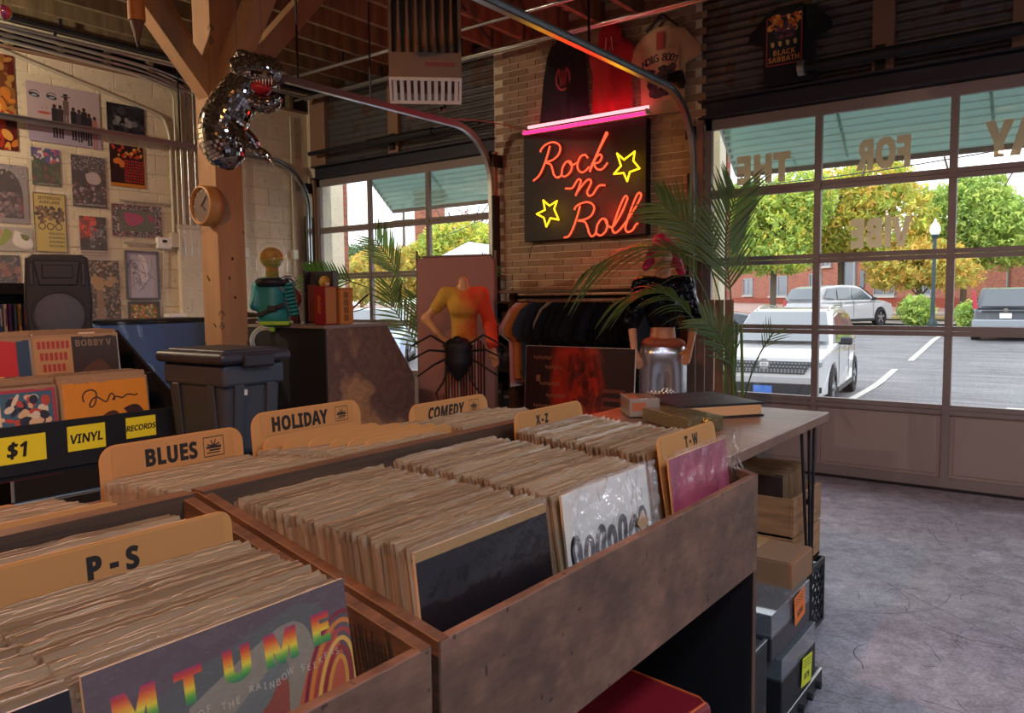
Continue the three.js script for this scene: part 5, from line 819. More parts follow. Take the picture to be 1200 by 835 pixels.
{
  const t = thing('mannequin', 'mannequin in a black sequin top and shiny silver trousers with a bright pink wig', 'mannequin', [-2.755, 0.002, -5.6], 0.5), skin = mat(0xc98a66, 0.45), y = 1.08;
  const arms = [[[-0.16, y + 0.44, 0], [-0.24, 1.25, 0.02], 0.046, 0.036], [[-0.24, 1.25, 0.02], [-0.22, 1.03, 0.1], 0.035, 0.026], [[0.16, y + 0.44, 0], [0.25, 1.27, 0], 0.046, 0.036], [[0.25, 1.27, 0], [0.2, 1.06, 0.1], 0.035, 0.026]];
  const legs = [-1, 1].flatMap((s) => [[[s * 0.09, 1.0, 0], [s * 0.1, 0.55, 0.02], 0.085, 0.055], [[s * 0.1, 0.55, 0.02], [s * 0.11, 0.1, -0.02], 0.054, 0.036], [[s * 0.11, 0.05, -0.02], [s * 0.12, 0.03, 0.12], 0.035, 0.026]]);
  const head = [[[0, y + 0.56, 0.01], [0, y + 0.62, 0.02], 0.046, 0.05], [[0, y + 0.7, 0.01], [0, y + 0.68, 0.03], 0.085, 0.07], [[0, y + 0.63, 0.05], [0, y + 0.66, 0.05], 0.04, 0.05], [[0, y + 0.675, 0.1], [0, y + 0.66, 0.112], 0.012, 0.013]];
  part('figure', sdfMesh(torso(y).concat(arms, legs, head), 70, 0.013), skin, t);
  part('left_hand', sdfMesh(hand([-0.22, 1.03, 0.1], [0.3, -0.85, 0.4], [0.9, 0.3, 0]), 220, 0.004), skin, t); part('right_hand', sdfMesh(hand([0.2, 1.06, 0.1], [-0.3, -0.85, 0.4], [0.9, -0.3, 0]), 220, 0.004), skin, t);
  const grow = (b, d) => b.map(([p, q, r1, r2, f]) => [p, q, r1 + d, r2 + d, f]);
  part('sequin_top', uvm(sdfMesh(grow(torso(y).slice(1, 4).concat(arms.filter((_, i) => i % 2 === 0)), 0.03), 50, 0.014)), pmat(0x1c1e24, 0.22, { metalness: 0.7, bumpMap: T.crumple, bumpScale: 0.05 }), t);
  part('waist_band', sdfMesh([[[-0.05, 1.1, 0.02], [0.06, 1.08, 0.02], 0.115, 0.115, 1.1]], 60, 0.014).scale(1, 0.4, 1).translate(0, 0.655, 0), mat(0xa8583c, 0.7), t);
  part('silver_trousers', sdfMesh([-1, 1].flatMap((s) => [[[s * 0.085, 1.0, 0], [s * 0.1, 0.55, 0.02], 0.105, 0.085], [[s * 0.1, 0.55, 0.02], [s * 0.115, 0.08, 0], 0.085, 0.12]]).concat([[[0, 1.06, 0], [0, 0.98, 0], 0.11, 0.125, 1.2]]), 60, 0.013), mat(0xc9ccd2, 0.24, { metalness: 0.85, bumpMap: T.crumple, bumpScale: 0.03 }), t);
  part('pink_wig', sdfMesh([[[0, y + 0.76, -0.01], [-0.02, y + 0.8, 0], 0.085, 0.06], [[-0.07, y + 0.72, 0], [-0.13, y + 0.6, 0.02], 0.05, 0.03], [[0.07, y + 0.72, 0], [0.14, y + 0.56, 0.02], 0.05, 0.028], [[0, y + 0.75, -0.06], [0, y + 0.55, -0.08], 0.07, 0.05]], 60, 0.01), mat(0xd2245e, 0.6), t);
  part('stand', [cyl(0.16, 0.17, 0.012, 0, 0.006, -0.02), rod([0, 0, -0.16], [0, 0.95, -0.16], 0.01)], M.steelDark, t);
}
// ------------------------------------------------------------------ palms
const leafA = pmat(0x55763a, 0.45, { transmission: 0.35, thickness: 0, side: THREE.DoubleSide }), stalk = mat(0x55702f, 0.6);
function frond(parent, pts, len, n, o = {}) {
  const c = new THREE.CatmullRomCurve3(pts.map((p) => V(...p))), g = [new THREE.TubeGeometry(c, 30, 0.006, 5)], t0 = o.from ?? 0.35, up = V(...(o.up ?? [0.3, 0.2, 1])).normalize();
  for (let i = 0; i < n; i++) for (const s of [-1, 1]) {
    const k = t0 + (1 - t0) * (i + (s > 0 ? 0.4 : 0)) / n, p = c.getPoint(Math.min(1, k)), tan = c.getTangent(Math.min(1, k)), side = tan.clone().cross(up).normalize().multiplyScalar(s), L = len * (0.55 + 0.45 * Math.sin(PI * Math.min(1, (k - t0) / (1 - t0) * 0.85 + 0.12))) * rr(0.88, 1.1), w = (o.w ?? 0.011) * rr(0.85, 1.15);
    const d = side.clone().multiplyScalar(0.8).add(tan.clone().multiplyScalar(0.75 + 0.5 * k)).normalize(), pos = [], idx = [], nn = d.clone().cross(up).normalize();
    for (let j = 0; j <= 5; j++) { const u = j / 5, q = p.clone().addScaledVector(d, L * u); q.y -= (o.droop ?? 0.25) * L * u * u; q.addScaledVector(up, 0.03 * Math.sin(i * 2.1 + s) * u); const ww = w * Math.sin(PI * Math.min(0.98, 0.18 + u * 0.82)); pos.push(q.x + nn.x * ww, q.y + nn.y * ww, q.z + nn.z * ww, q.x + up.x * ww * 0.3, q.y + up.y * ww * 0.3, q.z + up.z * ww * 0.3, q.x - nn.x * ww, q.y - nn.y * ww, q.z - nn.z * ww); if (j) { const a = (j - 1) * 3; idx.push(a, a + 3, a + 1, a + 1, a + 3, a + 4, a + 1, a + 4, a + 2, a + 2, a + 4, a + 5); } }
    const lf = new THREE.BufferGeometry(); lf.setAttribute('position', new THREE.Float32BufferAttribute(pos, 3)); lf.setIndex(idx); lf.computeVertexNormals(); g.push(lf);
  }
  return part('frond', g, o.mat ?? leafA, parent);
}
function pot(t, x, z, h = 0.36) { part('pot', lathe([[0, 0.004], [0.13, 0.004], [0.17, h], [0.185, h], [0.185, h - 0.03], [0.155, h - 0.04]], 28).translate(x, 0, z), mat(0x3a3634, 0.7), t); part('soil', cyl(0.155, 0.155, 0.02, x, h - 0.05, z), mat(0x2a211a, 0.95), t); }
{
  const t = thing('potted_palm', 'tall potted palm between the table and the right door, fronds arching left', 'palm'), B = [-2.13, 0.3, -5.5];
  pot(t, -2.13, -5.5);
  frond(t, [B, [-2.14, 0.9, -5.5], [-2.17, 1.5, -5.5], [-2.21, 1.85, -5.5], [-2.12, 2.2, -5.48]], 0.42, 22, { from: 0.5, droop: 0.05, up: [0.55, 0.1, 0.83] });
  frond(t, [B, [-2.2, 0.95, -5.48], [-2.34, 1.5, -5.42], [-2.55, 1.78, -5.35], [-2.85, 1.82, -5.3], [-3.2, 1.68, -5.25]], 0.5, 24, { from: 0.45, droop: 0.5, up: [0.1, 0.9, 0.4] });
  frond(t, [B, [-2.18, 1.0, -5.52], [-2.3, 1.6, -5.5], [-2.46, 1.95, -5.46], [-2.7, 2.16, -5.42]], 0.4, 20, { from: 0.55, droop: 0.15, up: [0.5, 0.1, 0.86] });
  frond(t, [B, [-2.2, 0.9, -5.46], [-2.42, 1.3, -5.4], [-2.66, 1.5, -5.32], [-3.0, 1.42, -5.28]], 0.36, 18, { from: 0.5, droop: 0.5, up: [0.1, 0.9, 0.4] });
  frond(t, [B, [-2.1, 0.75, -5.46], [-2.14, 1.02, -5.4], [-2.2, 1.2, -5.34], [-2.3, 1.3, -5.3]], 0.26, 13, { from: 0.45, droop: 0.2, up: [0.5, 0.2, 0.84] });
  frond(t, [B, [-2.06, 0.7, -5.5], [-1.96, 1.0, -5.48], [-1.84, 1.2, -5.46]], 0.2, 5, { from: 0.8, droop: 0.1, w: 0.004 });
  part('stems', [[-0.05, 0.03], [0.04, -0.02], [0.01, 0.05], [-0.02, -0.05]].map(([a, b]) => tube([[B[0] + a, 0.3, B[2] + b], [B[0] + a * 1.3, 0.7, B[2] + b], [B[0] + a * 0.8, 1.25, B[2] + b * 1.5]], 0.011, 16, 7)), stalk, t);
}
{
  const t = thing('potted_palm', 'potted palm before the left door, its fronds fanning behind the plywood counter', 'palm'), B = [-5.3, 0.3, -5.72];
  pot(t, -5.3, -5.72);
  frond(t, [B, [-5.35, 0.9, -5.7], [-5.6, 1.35, -5.66], [-6.2, 1.6, -5.62], [-6.75, 1.72, -5.6], [-7.1, 1.76, -5.6]], 0.42, 20, { from: 0.66, droop: 0.1, up: [0.4, 0.5, 0.75], mat: pmat(0x4a7a26, 0.5, { transmission: 0.4, thickness: 0, side: THREE.DoubleSide }) });
  frond(t, [B, [-5.34, 0.9, -5.7], [-5.5, 1.35, -5.66], [-5.7, 1.72, -5.64], [-6.0, 2.08, -5.62]], 0.4, 13, { from: 0.74, droop: 0.05, up: [0.5, 0.1, 0.86] });
  frond(t, [B, [-5.36, 0.75, -5.7], [-5.55, 1.1, -5.66], [-5.75, 1.35, -5.64], [-5.8, 1.6, -5.62]], 0.36, 16, { from: 0.4, droop: 0.15, up: [0.5, 0.1, 0.86] });
  frond(t, [B, [-5.28, 0.7, -5.7], [-5.36, 1.05, -5.66], [-5.4, 1.3, -5.64], [-5.44, 1.5, -5.62]], 0.3, 14, { from: 0.4, droop: 0.15, up: [0.5, 0.1, 0.86] });
  frond(t, [B, [-5.2, 0.8, -5.78], [-5.1, 1.3, -5.86], [-4.98, 1.6, -5.95], [-4.86, 1.75, -6.0]], 0.3, 14, { from: 0.6, droop: 0.2, up: [0.5, 0.1, 0.86] });
  part('stems', [[-0.04, 0.03], [0.04, -0.02]].map(([a, b]) => tube([[B[0] + a, 0.3, B[2] + b], [B[0] + a * 1.3, 0.7, B[2] + b], [B[0] - 0.1 + a, 1.1, B[2] + b]], 0.011, 16, 7)), stalk, t);
}

// ------------------------------------------------------------------ dollar rack at the left edge
{
  const t = thing('record_rack', 'black wire-legged record rack with yellow signs at the left edge', 'record rack', [0, -0.045, 0]), z0 = -1.72, z1 = -0.5;
  part('front_lip', bx(0.016, 0.17, z1 - z0, -2.985, 0.995, (z0 + z1) / 2), M.black, t); part('middle_lip', bx(0.014, 0.12, z1 - z0, -3.2, 1.15, (z0 + z1) / 2), M.black, t); part('rear_panel', bx(0.014, 0.5, z1 - z0, -3.5, 1.13, (z0 + z1) / 2), M.black, t);
  part('lower_tray', bx(0.2, 0.012, z1 - z0 - 0.02, -3.09, 0.9, (z0 + z1) / 2), M.black, t); part('upper_tray', bx(0.28, 0.012, z1 - z0 - 0.02, -3.345, 1.06, (z0 + z1) / 2), M.black, t);
  const sd = [[-2.98, 0.9], [-2.98, 1.08], [-3.5, 1.38], [-3.5, 0.9]].reverse(); for (const z of [z0, z1 - 0.014]) part('side_panel', extr(sd, 0.014).translate(0, 0, z), M.black, t);
  for (const z of [z0 + 0.15, z1 - 0.15]) part('leg_pair', [rod([-3.05, 0.9, z], [-3.5, 0.06, z], 0.014), rod([-3.46, 0.9, z], [-2.98, 0.06, z], 0.014), rod([-3.25, 0.5, z - 0.03], [-3.25, 0.5, z + 0.03], 0.02)], M.steelDark, t);
  part('leg_brace', rod([-3.1, 0.78, z0 + 0.15], [-3.1, 0.78, z1 - 0.15], 0.01), M.galv, t);
  const sign = (text, label, zc, w, h, y) => { const s = thing('paper_sign', label, 'sign', [-2.976, y, zc]); s.rotation.y = PI / 2; part('sheet', bx(w, h, 0.0012), posterMat(256, Math.round(256 * h / w), (c, W, H) => { c.fillStyle = '#eede24'; c.fillRect(0, 0, W, H); c.strokeStyle = c.fillStyle = '#15130c'; c.lineCap = 'round'; c.save(); c.translate(W * (text === '$1' ? 0.66 : 0.5), H * 0.52); c.transform(1, -0.02, -0.12, 1, 0, 0); c.font = `${text === '$1' ? 66 : text.length > 5 ? 60 : 84}px sans-serif`; c.textAlign = 'center'; c.textBaseline = 'middle'; c.lineWidth = 5; c.strokeText(text, 0, 0); c.fillText(text, 0, 0); c.restore(); }, 0.7), s); };
  sign('$1', 'yellow handwritten paper sign reading $1 on the rack lip', -1.06, 0.26, 0.095, 0.955); sign('VINYL', 'yellow handwritten paper sign reading VINYL on the rack lip', -1.33, 0.135, 0.092, 0.965); sign('RECORDS', 'yellow handwritten paper sign reading RECORDS on the rack lip', -1.535, 0.118, 0.08, 0.975);
  const dark = () => pickJ();
  for (let i = 0; i < 9; i++) record(-3.056 - i * 0.015 + 0.037, 0.866, -1.435, 0.12, `record in the lower row of the rack, ${nth(i + 1)} behind the orange cover`, 'records in the lower right of the rack', dark());
  for (let i = 0; i < 9; i++) record(-3.056 - i * 0.015 + 0.037, 0.866, -1.095, 0.12, `record in the lower row of the rack, ${nth(i + 1)} behind the blue cover`, 'records in the lower left of the rack', dark());
  for (let i = 0; i < 9; i++) record(-3.266 - i * 0.018 + 0.031, 1.026, -1.43, 0.1, `record in the upper row of the rack, ${nth(i + 1)} behind the brown cover`, 'records in the upper right of the rack', dark());
  for (let i = 0; i < 6; i++) record(-3.266 - i * 0.018 + 0.031, 1.026, -1.1, 0.1, `record in the upper row of the rack, ${nth(i + 1)} behind the red cover`, 'records in the upper left of the rack', dark());
  const cov = (label, w, draw, x, y, z, lean, o) => coverRecord(label, canTex(256, 256, draw), x, y, z, lean, { bare: true, ...o });
  cov('orange record cover with a dark swirled signature and two heads, above the VINYL sign', 0, (c, w, h) => { c.fillStyle = '#d98d24'; c.fillRect(0, 0, w, h); c.fillStyle = '#d9a565'; c.fillRect(0, 120, w, 136); c.strokeStyle = '#2c1a10'; c.lineWidth = 4; c.beginPath(); c.moveTo(60, 60); c.bezierCurveTo(40, 20, 110, 10, 96, 50); c.bezierCurveTo(90, 90, 60, 80, 84, 54); c.bezierCurveTo(110, 30, 120, 90, 134, 52); c.bezierCurveTo(150, 20, 158, 70, 146, 60); c.bezierCurveTo(160, 40, 170, 66, 182, 54); c.bezierCurveTo(200, 40, 210, 60, 226, 50); c.stroke(); blob(c, '#4a2c1c', [[112, 106], [140, 88], [166, 106], [166, 156], [120, 156]]); blob(c, '#b87a4c', [[122, 124], [142, 116], [158, 128], [154, 170], [126, 170]]); blob(c, '#3a2020', [[176, 92], [214, 74], [240, 102], [246, 130], [200, 122]]); blob(c, '#b06a44', [[186, 120], [216, 120], [222, 158], [190, 168]]); grainOver(c, w, h, 200); }, -3.04, 1.16, -1.435, 0.12);
  cov('blue record cover lettered 24 ORIGINAL HITS above the $1 sign', 0, (c, w, h) => { c.fillStyle = '#3f6478'; c.fillRect(0, 0, w, h); c.strokeStyle = '#a8384a'; c.lineWidth = 18; c.strokeRect(0, 0, w, h); for (let i = 0; i < 40; i++) { c.fillStyle = ['#d9b48a', '#b84a3a', '#2a2c3a', '#d8cdb0'][i % 4]; c.beginPath(); c.ellipse(rr(130, 230), rr(26, 110), rr(6, 16), rr(8, 22), rr(0, 3), 0, 6.3); c.fill(); } c.fillStyle = '#e0c49c'; c.font = 'bold 92px sans-serif'; c.fillText('24', 18, 100); c.font = 'bold 24px sans-serif'; c.fillText('ORIGINAL', 14, 132); c.fillText('24 HITS', 140, 136); }, -3.04, 1.155, -1.095, 0.12);
  cov('tan record cover with red block lettering beside a brown portrait, upper row of the rack', 0, (c, w, h) => { c.fillStyle = '#3a2a20'; c.fillRect(0, 0, w, h); c.fillStyle = '#b58a56'; c.fillRect(0, 0, 112, h); c.fillStyle = '#a83a2c'; for (let r = 0; r < 6; r++) for (let k = 0; k < 92 - (r % 3) * 14; k += 14) c.fillRect(10 + k + (r % 3) * 6, 12 + r * 36, 10, 24); blob(c, '#5a3a26', [[140, 110], [190, 60], [240, 120], [250, 230], [150, 230]]); c.fillStyle = '#8a7456'; c.font = 'bold 28px sans-serif'; c.fillText('BOBBY V', 122, 32); grainOver(c, w, h, 300); }, -3.25, 1.325, -1.43, 0.1);
  cov('red and blue record cover with a yellow box, upper row of the rack', 0, (c, w, h) => { c.fillStyle = '#33465c'; c.fillRect(0, 0, w, h); c.fillStyle = '#c02a22'; c.fillRect(0, 0, 220, 110); for (let i = 0; i < 30; i++) { c.fillStyle = ['#7a3a5a', '#2a5a7a', '#b0567a'][i % 3]; c.beginPath(); c.ellipse(rr(10, 240), rr(120, 240), 16, 10, i, 0, 6.3); c.fill(); } c.fillStyle = '#d8b43a'; c.fillRect(120, 108, 60, 44); }, -3.25, 1.32, -1.1, 0.1);
}
// ------------------------------------------------------------------ grey tote on a folding table
{
  const t = thing('folding_table', 'black folding table under the grey tote', 'table', [-2.82, 0, -1.78]);
  part('top', rb(0.7, 0.03, 0.5, 0.008, 0, 0.845, 0), M.black, t); for (const [a, b] of [[1, 1], [1, -1], [-1, 1], [-1, -1]]) part('leg', rod([a * 0.31, 0.83, b * 0.21], [a * 0.33, 0.002, b * 0.22], 0.014), M.steelDark, t);
  const u = thing('storage_tote', 'dark grey plastic storage tote with its lid on, behind the HOLIDAY card', 'tote', [-2.8, 0.861, -1.79], R(2)), g = mat(0x3c4048, 0.5);
  u.scale.set(0.87, 1, 0.9);
  const shell = new RoundedBoxGeometry(0.45, 0.36, 0.3, 4, 0.035), p = shell.attributes.position; for (let i = 0; i < p.count; i++) { const k = 0.88 + 0.12 * (p.getY(i) + 0.18) / 0.36; p.setX(i, p.getX(i) * k); p.setZ(i, p.getZ(i) * k); } shell.computeVertexNormals();
  part('tub', shell.translate(0, 0.18, 0), g, u); part('tub_rim', [rb(0.462, 0.09, 0.312, 0.02, 0, 0.315, 0, 0, 0, 0, 3)], g, u);
  const lid = part('lid', [rb(0.51, 0.045, 0.36, 0.02, 0, 0.382, 0, 0, 0, 0, 3), rb(0.43, 0.02, 0.28, 0.01, 0, 0.404, 0)], mat(0x2d2e38, 0.45), u); part('latch', [rb(0.03, 0.05, 0.15, 0.01, 0.255, 0.37, 0)], mat(0x25262e, 0.45), lid); part('latch', [rb(0.03, 0.05, 0.15, 0.01, -0.255, 0.37, 0)], mat(0x25262e, 0.45), lid);
  for (const z of [-0.08, 0.08]) part('rib', rb(0.012, 0.26, 0.045, 0.005, 0.217, 0.15, z, 0, 0, -0.09), g, u); for (const x of [-0.13, 0.13]) part('rib', rb(0.05, 0.26, 0.012, 0.005, x, 0.15, 0.146, 0.07, 0, 0), g, u);
  part('sticker', [bx(0.002, 0.022, 0.016, 0.228, 0.25, 0.05)], mat(0xd8cfbf, 0.7), u);
}
// ------------------------------------------------------------------ plywood counter and what stands on it
T.swirl = dataTex(512, 512, (u, v) => { const w = fbm(u, v, 3, 3, 4, 161), g = fbm(u, v, 3, 3, 4, 165), f = 0.5 + 0.5 * Math.sin((g * 5 + v * 2 + w * 4) * 6), pa = Math.max(0, Math.min(1, (w - 0.52) * 9)), k = 0.86 + 0.1 * f + 0.14 * (vnoise(u, v, 60, 160, 3) - 0.5); return [(128 + 70 * pa) * k, (98 + 58 * pa) * k, (86 + 26 * pa) * k]; }, true, [0.9, 0.9]);
{
  const t = thing('plywood_counter', 'plywood counter with a black front and a clipped plywood end before the left door', 'counter'), ply = mat(0xffffff, 0.6, { map: T.swirl });
  const out = [[3.8, 0.002], [3.8, 1.245], [4.42, 1.245], [4.7, 0.84], [4.72, 0.78], [4.72, 0.002]].map(([z, y]) => [-z, y]).reverse(); // x of the outline = z
  const end = (x) => uvm(extr(out, 0.02, 0.001).rotateY(-PI / 2).translate(x, 0, 0));
  part('end_panel', end(-4.6), ply, t); part('end_panel', end(-5.85), ply, t);
  part('black_front', span(-5.85, -4.602, 0.002, 1.243, -3.8, -3.785), M.black, t); part('counter_top', uvm(span(-5.87, -4.59, 1.245, 1.268, -4.44, -3.77)), mat(0x8d8078, 0.55), t); part('slope_board', uvm(span(-5.85, -4.62, 0, 0.5, -0.008, 0.008)).rotateX(0.603).translate(0, 0.83, -4.702), M.black, t); part('back_board', span(-5.85, -4.62, 0.002, 0.78, -4.72, -4.705), M.black, t);
}
{
  const y = 1.27, t = thing('gift_box', 'tall red box with a gold scroll pattern on the plywood counter', 'box', [-4.72, y, -3.9], 0.12);
  const sc = posterMat(128, 384, (c, w, h) => { c.fillStyle = '#8c1c22'; c.fillRect(0, 0, w, h); c.strokeStyle = '#c08a3a'; c.lineWidth = 7; for (let i = 0; i < 4; i++) { c.beginPath(); c.arc(64, 110 + i * 46, 22, 0, 5); c.stroke(); c.beginPath(); c.arc(64, 110 + i * 46, 9, 2, 6); c.stroke(); } }, 0.4);
  part('carton', rb(0.11, 0.29, 0.13, 0.003, 0, 0.145, 0), mat(0x8c1c22, 0.4), t); part('front_print', bx(0.09, 0.27, 0.001, 0, 0.145, 0.0655), sc, t); part('side_print', bx(0.001, 0.27, 0.11, 0.0555, 0.145, 0), mat(0xb5763c, 0.5), t);
  const u = thing('wooden_box', 'orange wood box with a carved dark slot, behind the red box', 'box', [-4.74, y, -4.07], 0.1); part('case', uvm(rb(0.12, 0.275, 0.14, 0.004, 0, 0.1375, 0), 2), mat(0xc8853c, 0.5), u); part('carved_panel', [0, 1, 2, 3].map((i) => rb(0.004, 0.05, 0.05, 0.002, 0.061, 0.05 + i * 0.058, 0.01)), mat(0x8a5a28, 0.6), u); part('lid', rb(0.125, 0.02, 0.145, 0.004, 0, 0.27, 0), mat(0xb07030, 0.5), u);
  const k = thing('shell_ornament', 'small pale ornament on top of the red box', 'ornament', [-4.72, y + 0.291, -3.92]); part('shell', [sph(0.018, 0, 0.016, 0, 1.2, 0.9, 1, 12), sph(0.012, 0.02, 0.011, 0.01, 1, 0.9, 1, 10)], mat(0xe0c0a4, 0.5), k); part('foot', cyl(0.014, 0.016, 0.004, 0, 0.002, 0), mat(0xa86a50, 0.6), k);
  // generic toy astronauts
  const suit = mat(0x2c8f92, 0.45), dk = mat(0x1a1f26, 0.5), lime = mat(0x9cd23a, 0.5);
  const a = thing('toy_astronaut', 'toy astronaut with a clear dome over a gold green ball, beside the timber post', 'toy', [-5.12, y, -3.72], 0.75);
  part('suit', sdfMesh([[[0, 0.02, 0], [0, 0.2, 0], 0.085, 0.075], [[-0.075, 0.22, 0], [0.075, 0.22, 0], 0.045, 0.045], [[-0.1, 0.2, 0], [-0.12, 0.08, 0.03], 0.034, 0.03], [[-0.05, 0.02, 0], [-0.05, 0.0, 0], 0.05, 0.05], [[0.05, 0.02, 0], [0.05, 0.0, 0], 0.05, 0.05]], 70, 0.008).translate(0, 0.05, 0), suit, a);
  const arm = []; for (let i = 0; i < 9; i++) { const q = i / 8; arm.push(place(new THREE.TorusGeometry(0.03 - q * 0.004, 0.011, 8, 18), 0.1 + 0.045 * q, 0.27 - 0.2 * q, 0.01 + 0.03 * q, PI / 2 - 0.1, 0.2, 0)); } part('ribbed_arm', arm, suit, a);
  part('collar', [place(new THREE.TorusGeometry(0.085, 0.03, 10, 26), 0, 0.285, 0, PI / 2)], dk, a); part('shoulder_ring', place(new THREE.TorusGeometry(0.05, 0.014, 8, 24), 0.1, 0.27, 0.03, 0.3, 0.6, 0), M.galv, a); part('chest_strap', [rb(0.19, 0.03, 0.02, 0.008, 0, 0.1, 0.09, 0, 0, 0.4), rb(0.06, 0.04, 0.03, 0.008, 0.01, 0.11, 0.1)], dk, a);
  part('ball_head', [sph(0.078, 0, 0.45, 0, 1, 0.92, 1, 28), cyl(0.04, 0.045, 0.1, 0, 0.36, 0)], new THREE.MeshStandardMaterial({ roughness: 0.5, bumpMap: T.rough, bumpScale: 0.02, map: dataTex(128, 128, (u, v) => { const n = fbm(u, v, 12, 12, 3, 171), k = v > 0.45 ? 1 : 0; return k ? [190 + 50 * (n - 0.5), 150 + 60 * (n - 0.5), 50] : [130 + 60 * n, 160, 50]; }) }), a);
  a.scale.setScalar(1.14);
  part('dome', lathe([[0.1, 0.3], [0.102, 0.42], [0.096, 0.48], [0.07, 0.535], [0.03, 0.555], [0, 0.558]], 30), pmat(0xffffff, 0.03, { transmission: 0.97, thickness: 0, side: THREE.DoubleSide }), a); part('lime_belt', rb(0.2, 0.03, 0.16, 0.012, 0.02, 0.012, 0.02), lime, a);
  const b = thing('boxed_toy', 'second toy figure in teal and lime in a dark backing box', 'toy', [-5.05, y, -4.1], 0.6); part('backing_box', [span(-0.1, 0.14, 0, 0.42, -0.1, -0.09), span(-0.1, -0.09, 0, 0.42, -0.1, 0.06), span(0.13, 0.14, 0, 0.42, -0.1, 0.06)], mat(0x22242c, 0.5), b); part('suit', sdfMesh([[[0.06, 0.03, 0], [0.06, 0.17, 0], 0.045, 0.045], [[0.02, 0.17, 0], [0.1, 0.17, 0], 0.026, 0.026]], 80, 0.007), suit, b); part('neck', cyl(0.026, 0.03, 0.09, 0.06, 0.25, 0), lime, b); part('ball_head', sph(0.05, 0.06, 0.33, 0), mat(0xb08a34, 0.6), b); part('belt', rb(0.11, 0.02, 0.1, 0.008, 0.06, 0.11, 0), dk, b); part('card', [bx(0.07, 0.3, 0.004, -0.05, 0.16, 0.0)], mat(0x6a2a24, 0.5), b);
  const c = thing('toy_helmet', 'orange ribbed toy helmet with a white tip between the two toy figures', 'toy', [-5.22, y, -3.98]); part('shell', sph(0.075, 0, 0.2, 0, 1, 1.15, 1), mat(0xc2522a, 0.45, { bumpMap: T.brush, bumpScale: 0.01 }), c); part('tip', rod([0.02, 0.27, 0.02], [0.035, 0.34, 0.03], 0.03, 10, 0.012), M.white, c); part('stand', [cyl(0.05, 0.06, 0.12, 0, 0.06, 0), rod([0.06, 0, 0], [0.06, 0.28, 0.02], 0.008)], mat(0x6a2a24, 0.5), c);
  const m = thing('desk_microphone', 'small black microphone and jointed arm on the plywood counter before the window', 'microphone', [-4.86, y, -4.2], 0.6); part('base', cyl(0.035, 0.04, 0.012, 0, 0.006, 0), M.black, m); part('stem', rod([0, 0.01, 0], [-0.005, 0.12, 0], 0.004), M.black, m); part('capsule', [rb(0.03, 0.05, 0.03, 0.012, -0.02, 0.15, 0, 0, 0, 0.4)], M.black, m); part('arm', [rod([0.05, 0.1, 0], [0.2, 0.23, 0], 0.007), rod([0.04, 0.08, 0], [0.19, 0.12, 0], 0.004), rb(0.03, 0.03, 0.02, 0.006, 0.05, 0.1, 0), rod([0.04, 0.09, 0], [0.0, 0.03, 0], 0.004)], M.black, m);
  const f = thing('cable_coil', 'white plastic hoop and lime clip hanging at the left end of the plywood counter', 'cable', [-5.28, 1.04, -3.76], 0.5); part('hoop', [0, 1, 2].map((i) => place(new THREE.TorusGeometry(0.09 + i * 0.014, 0.005, 8, 36), i * 0.006, 0.1, 0.01 + i * 0.012, 0, 0.4 + i * 0.12, 0)), M.white, f); part('clip', rb(0.05, 0.06, 0.03, 0.01, 0.07, 0.2, 0.02), lime, f);
}
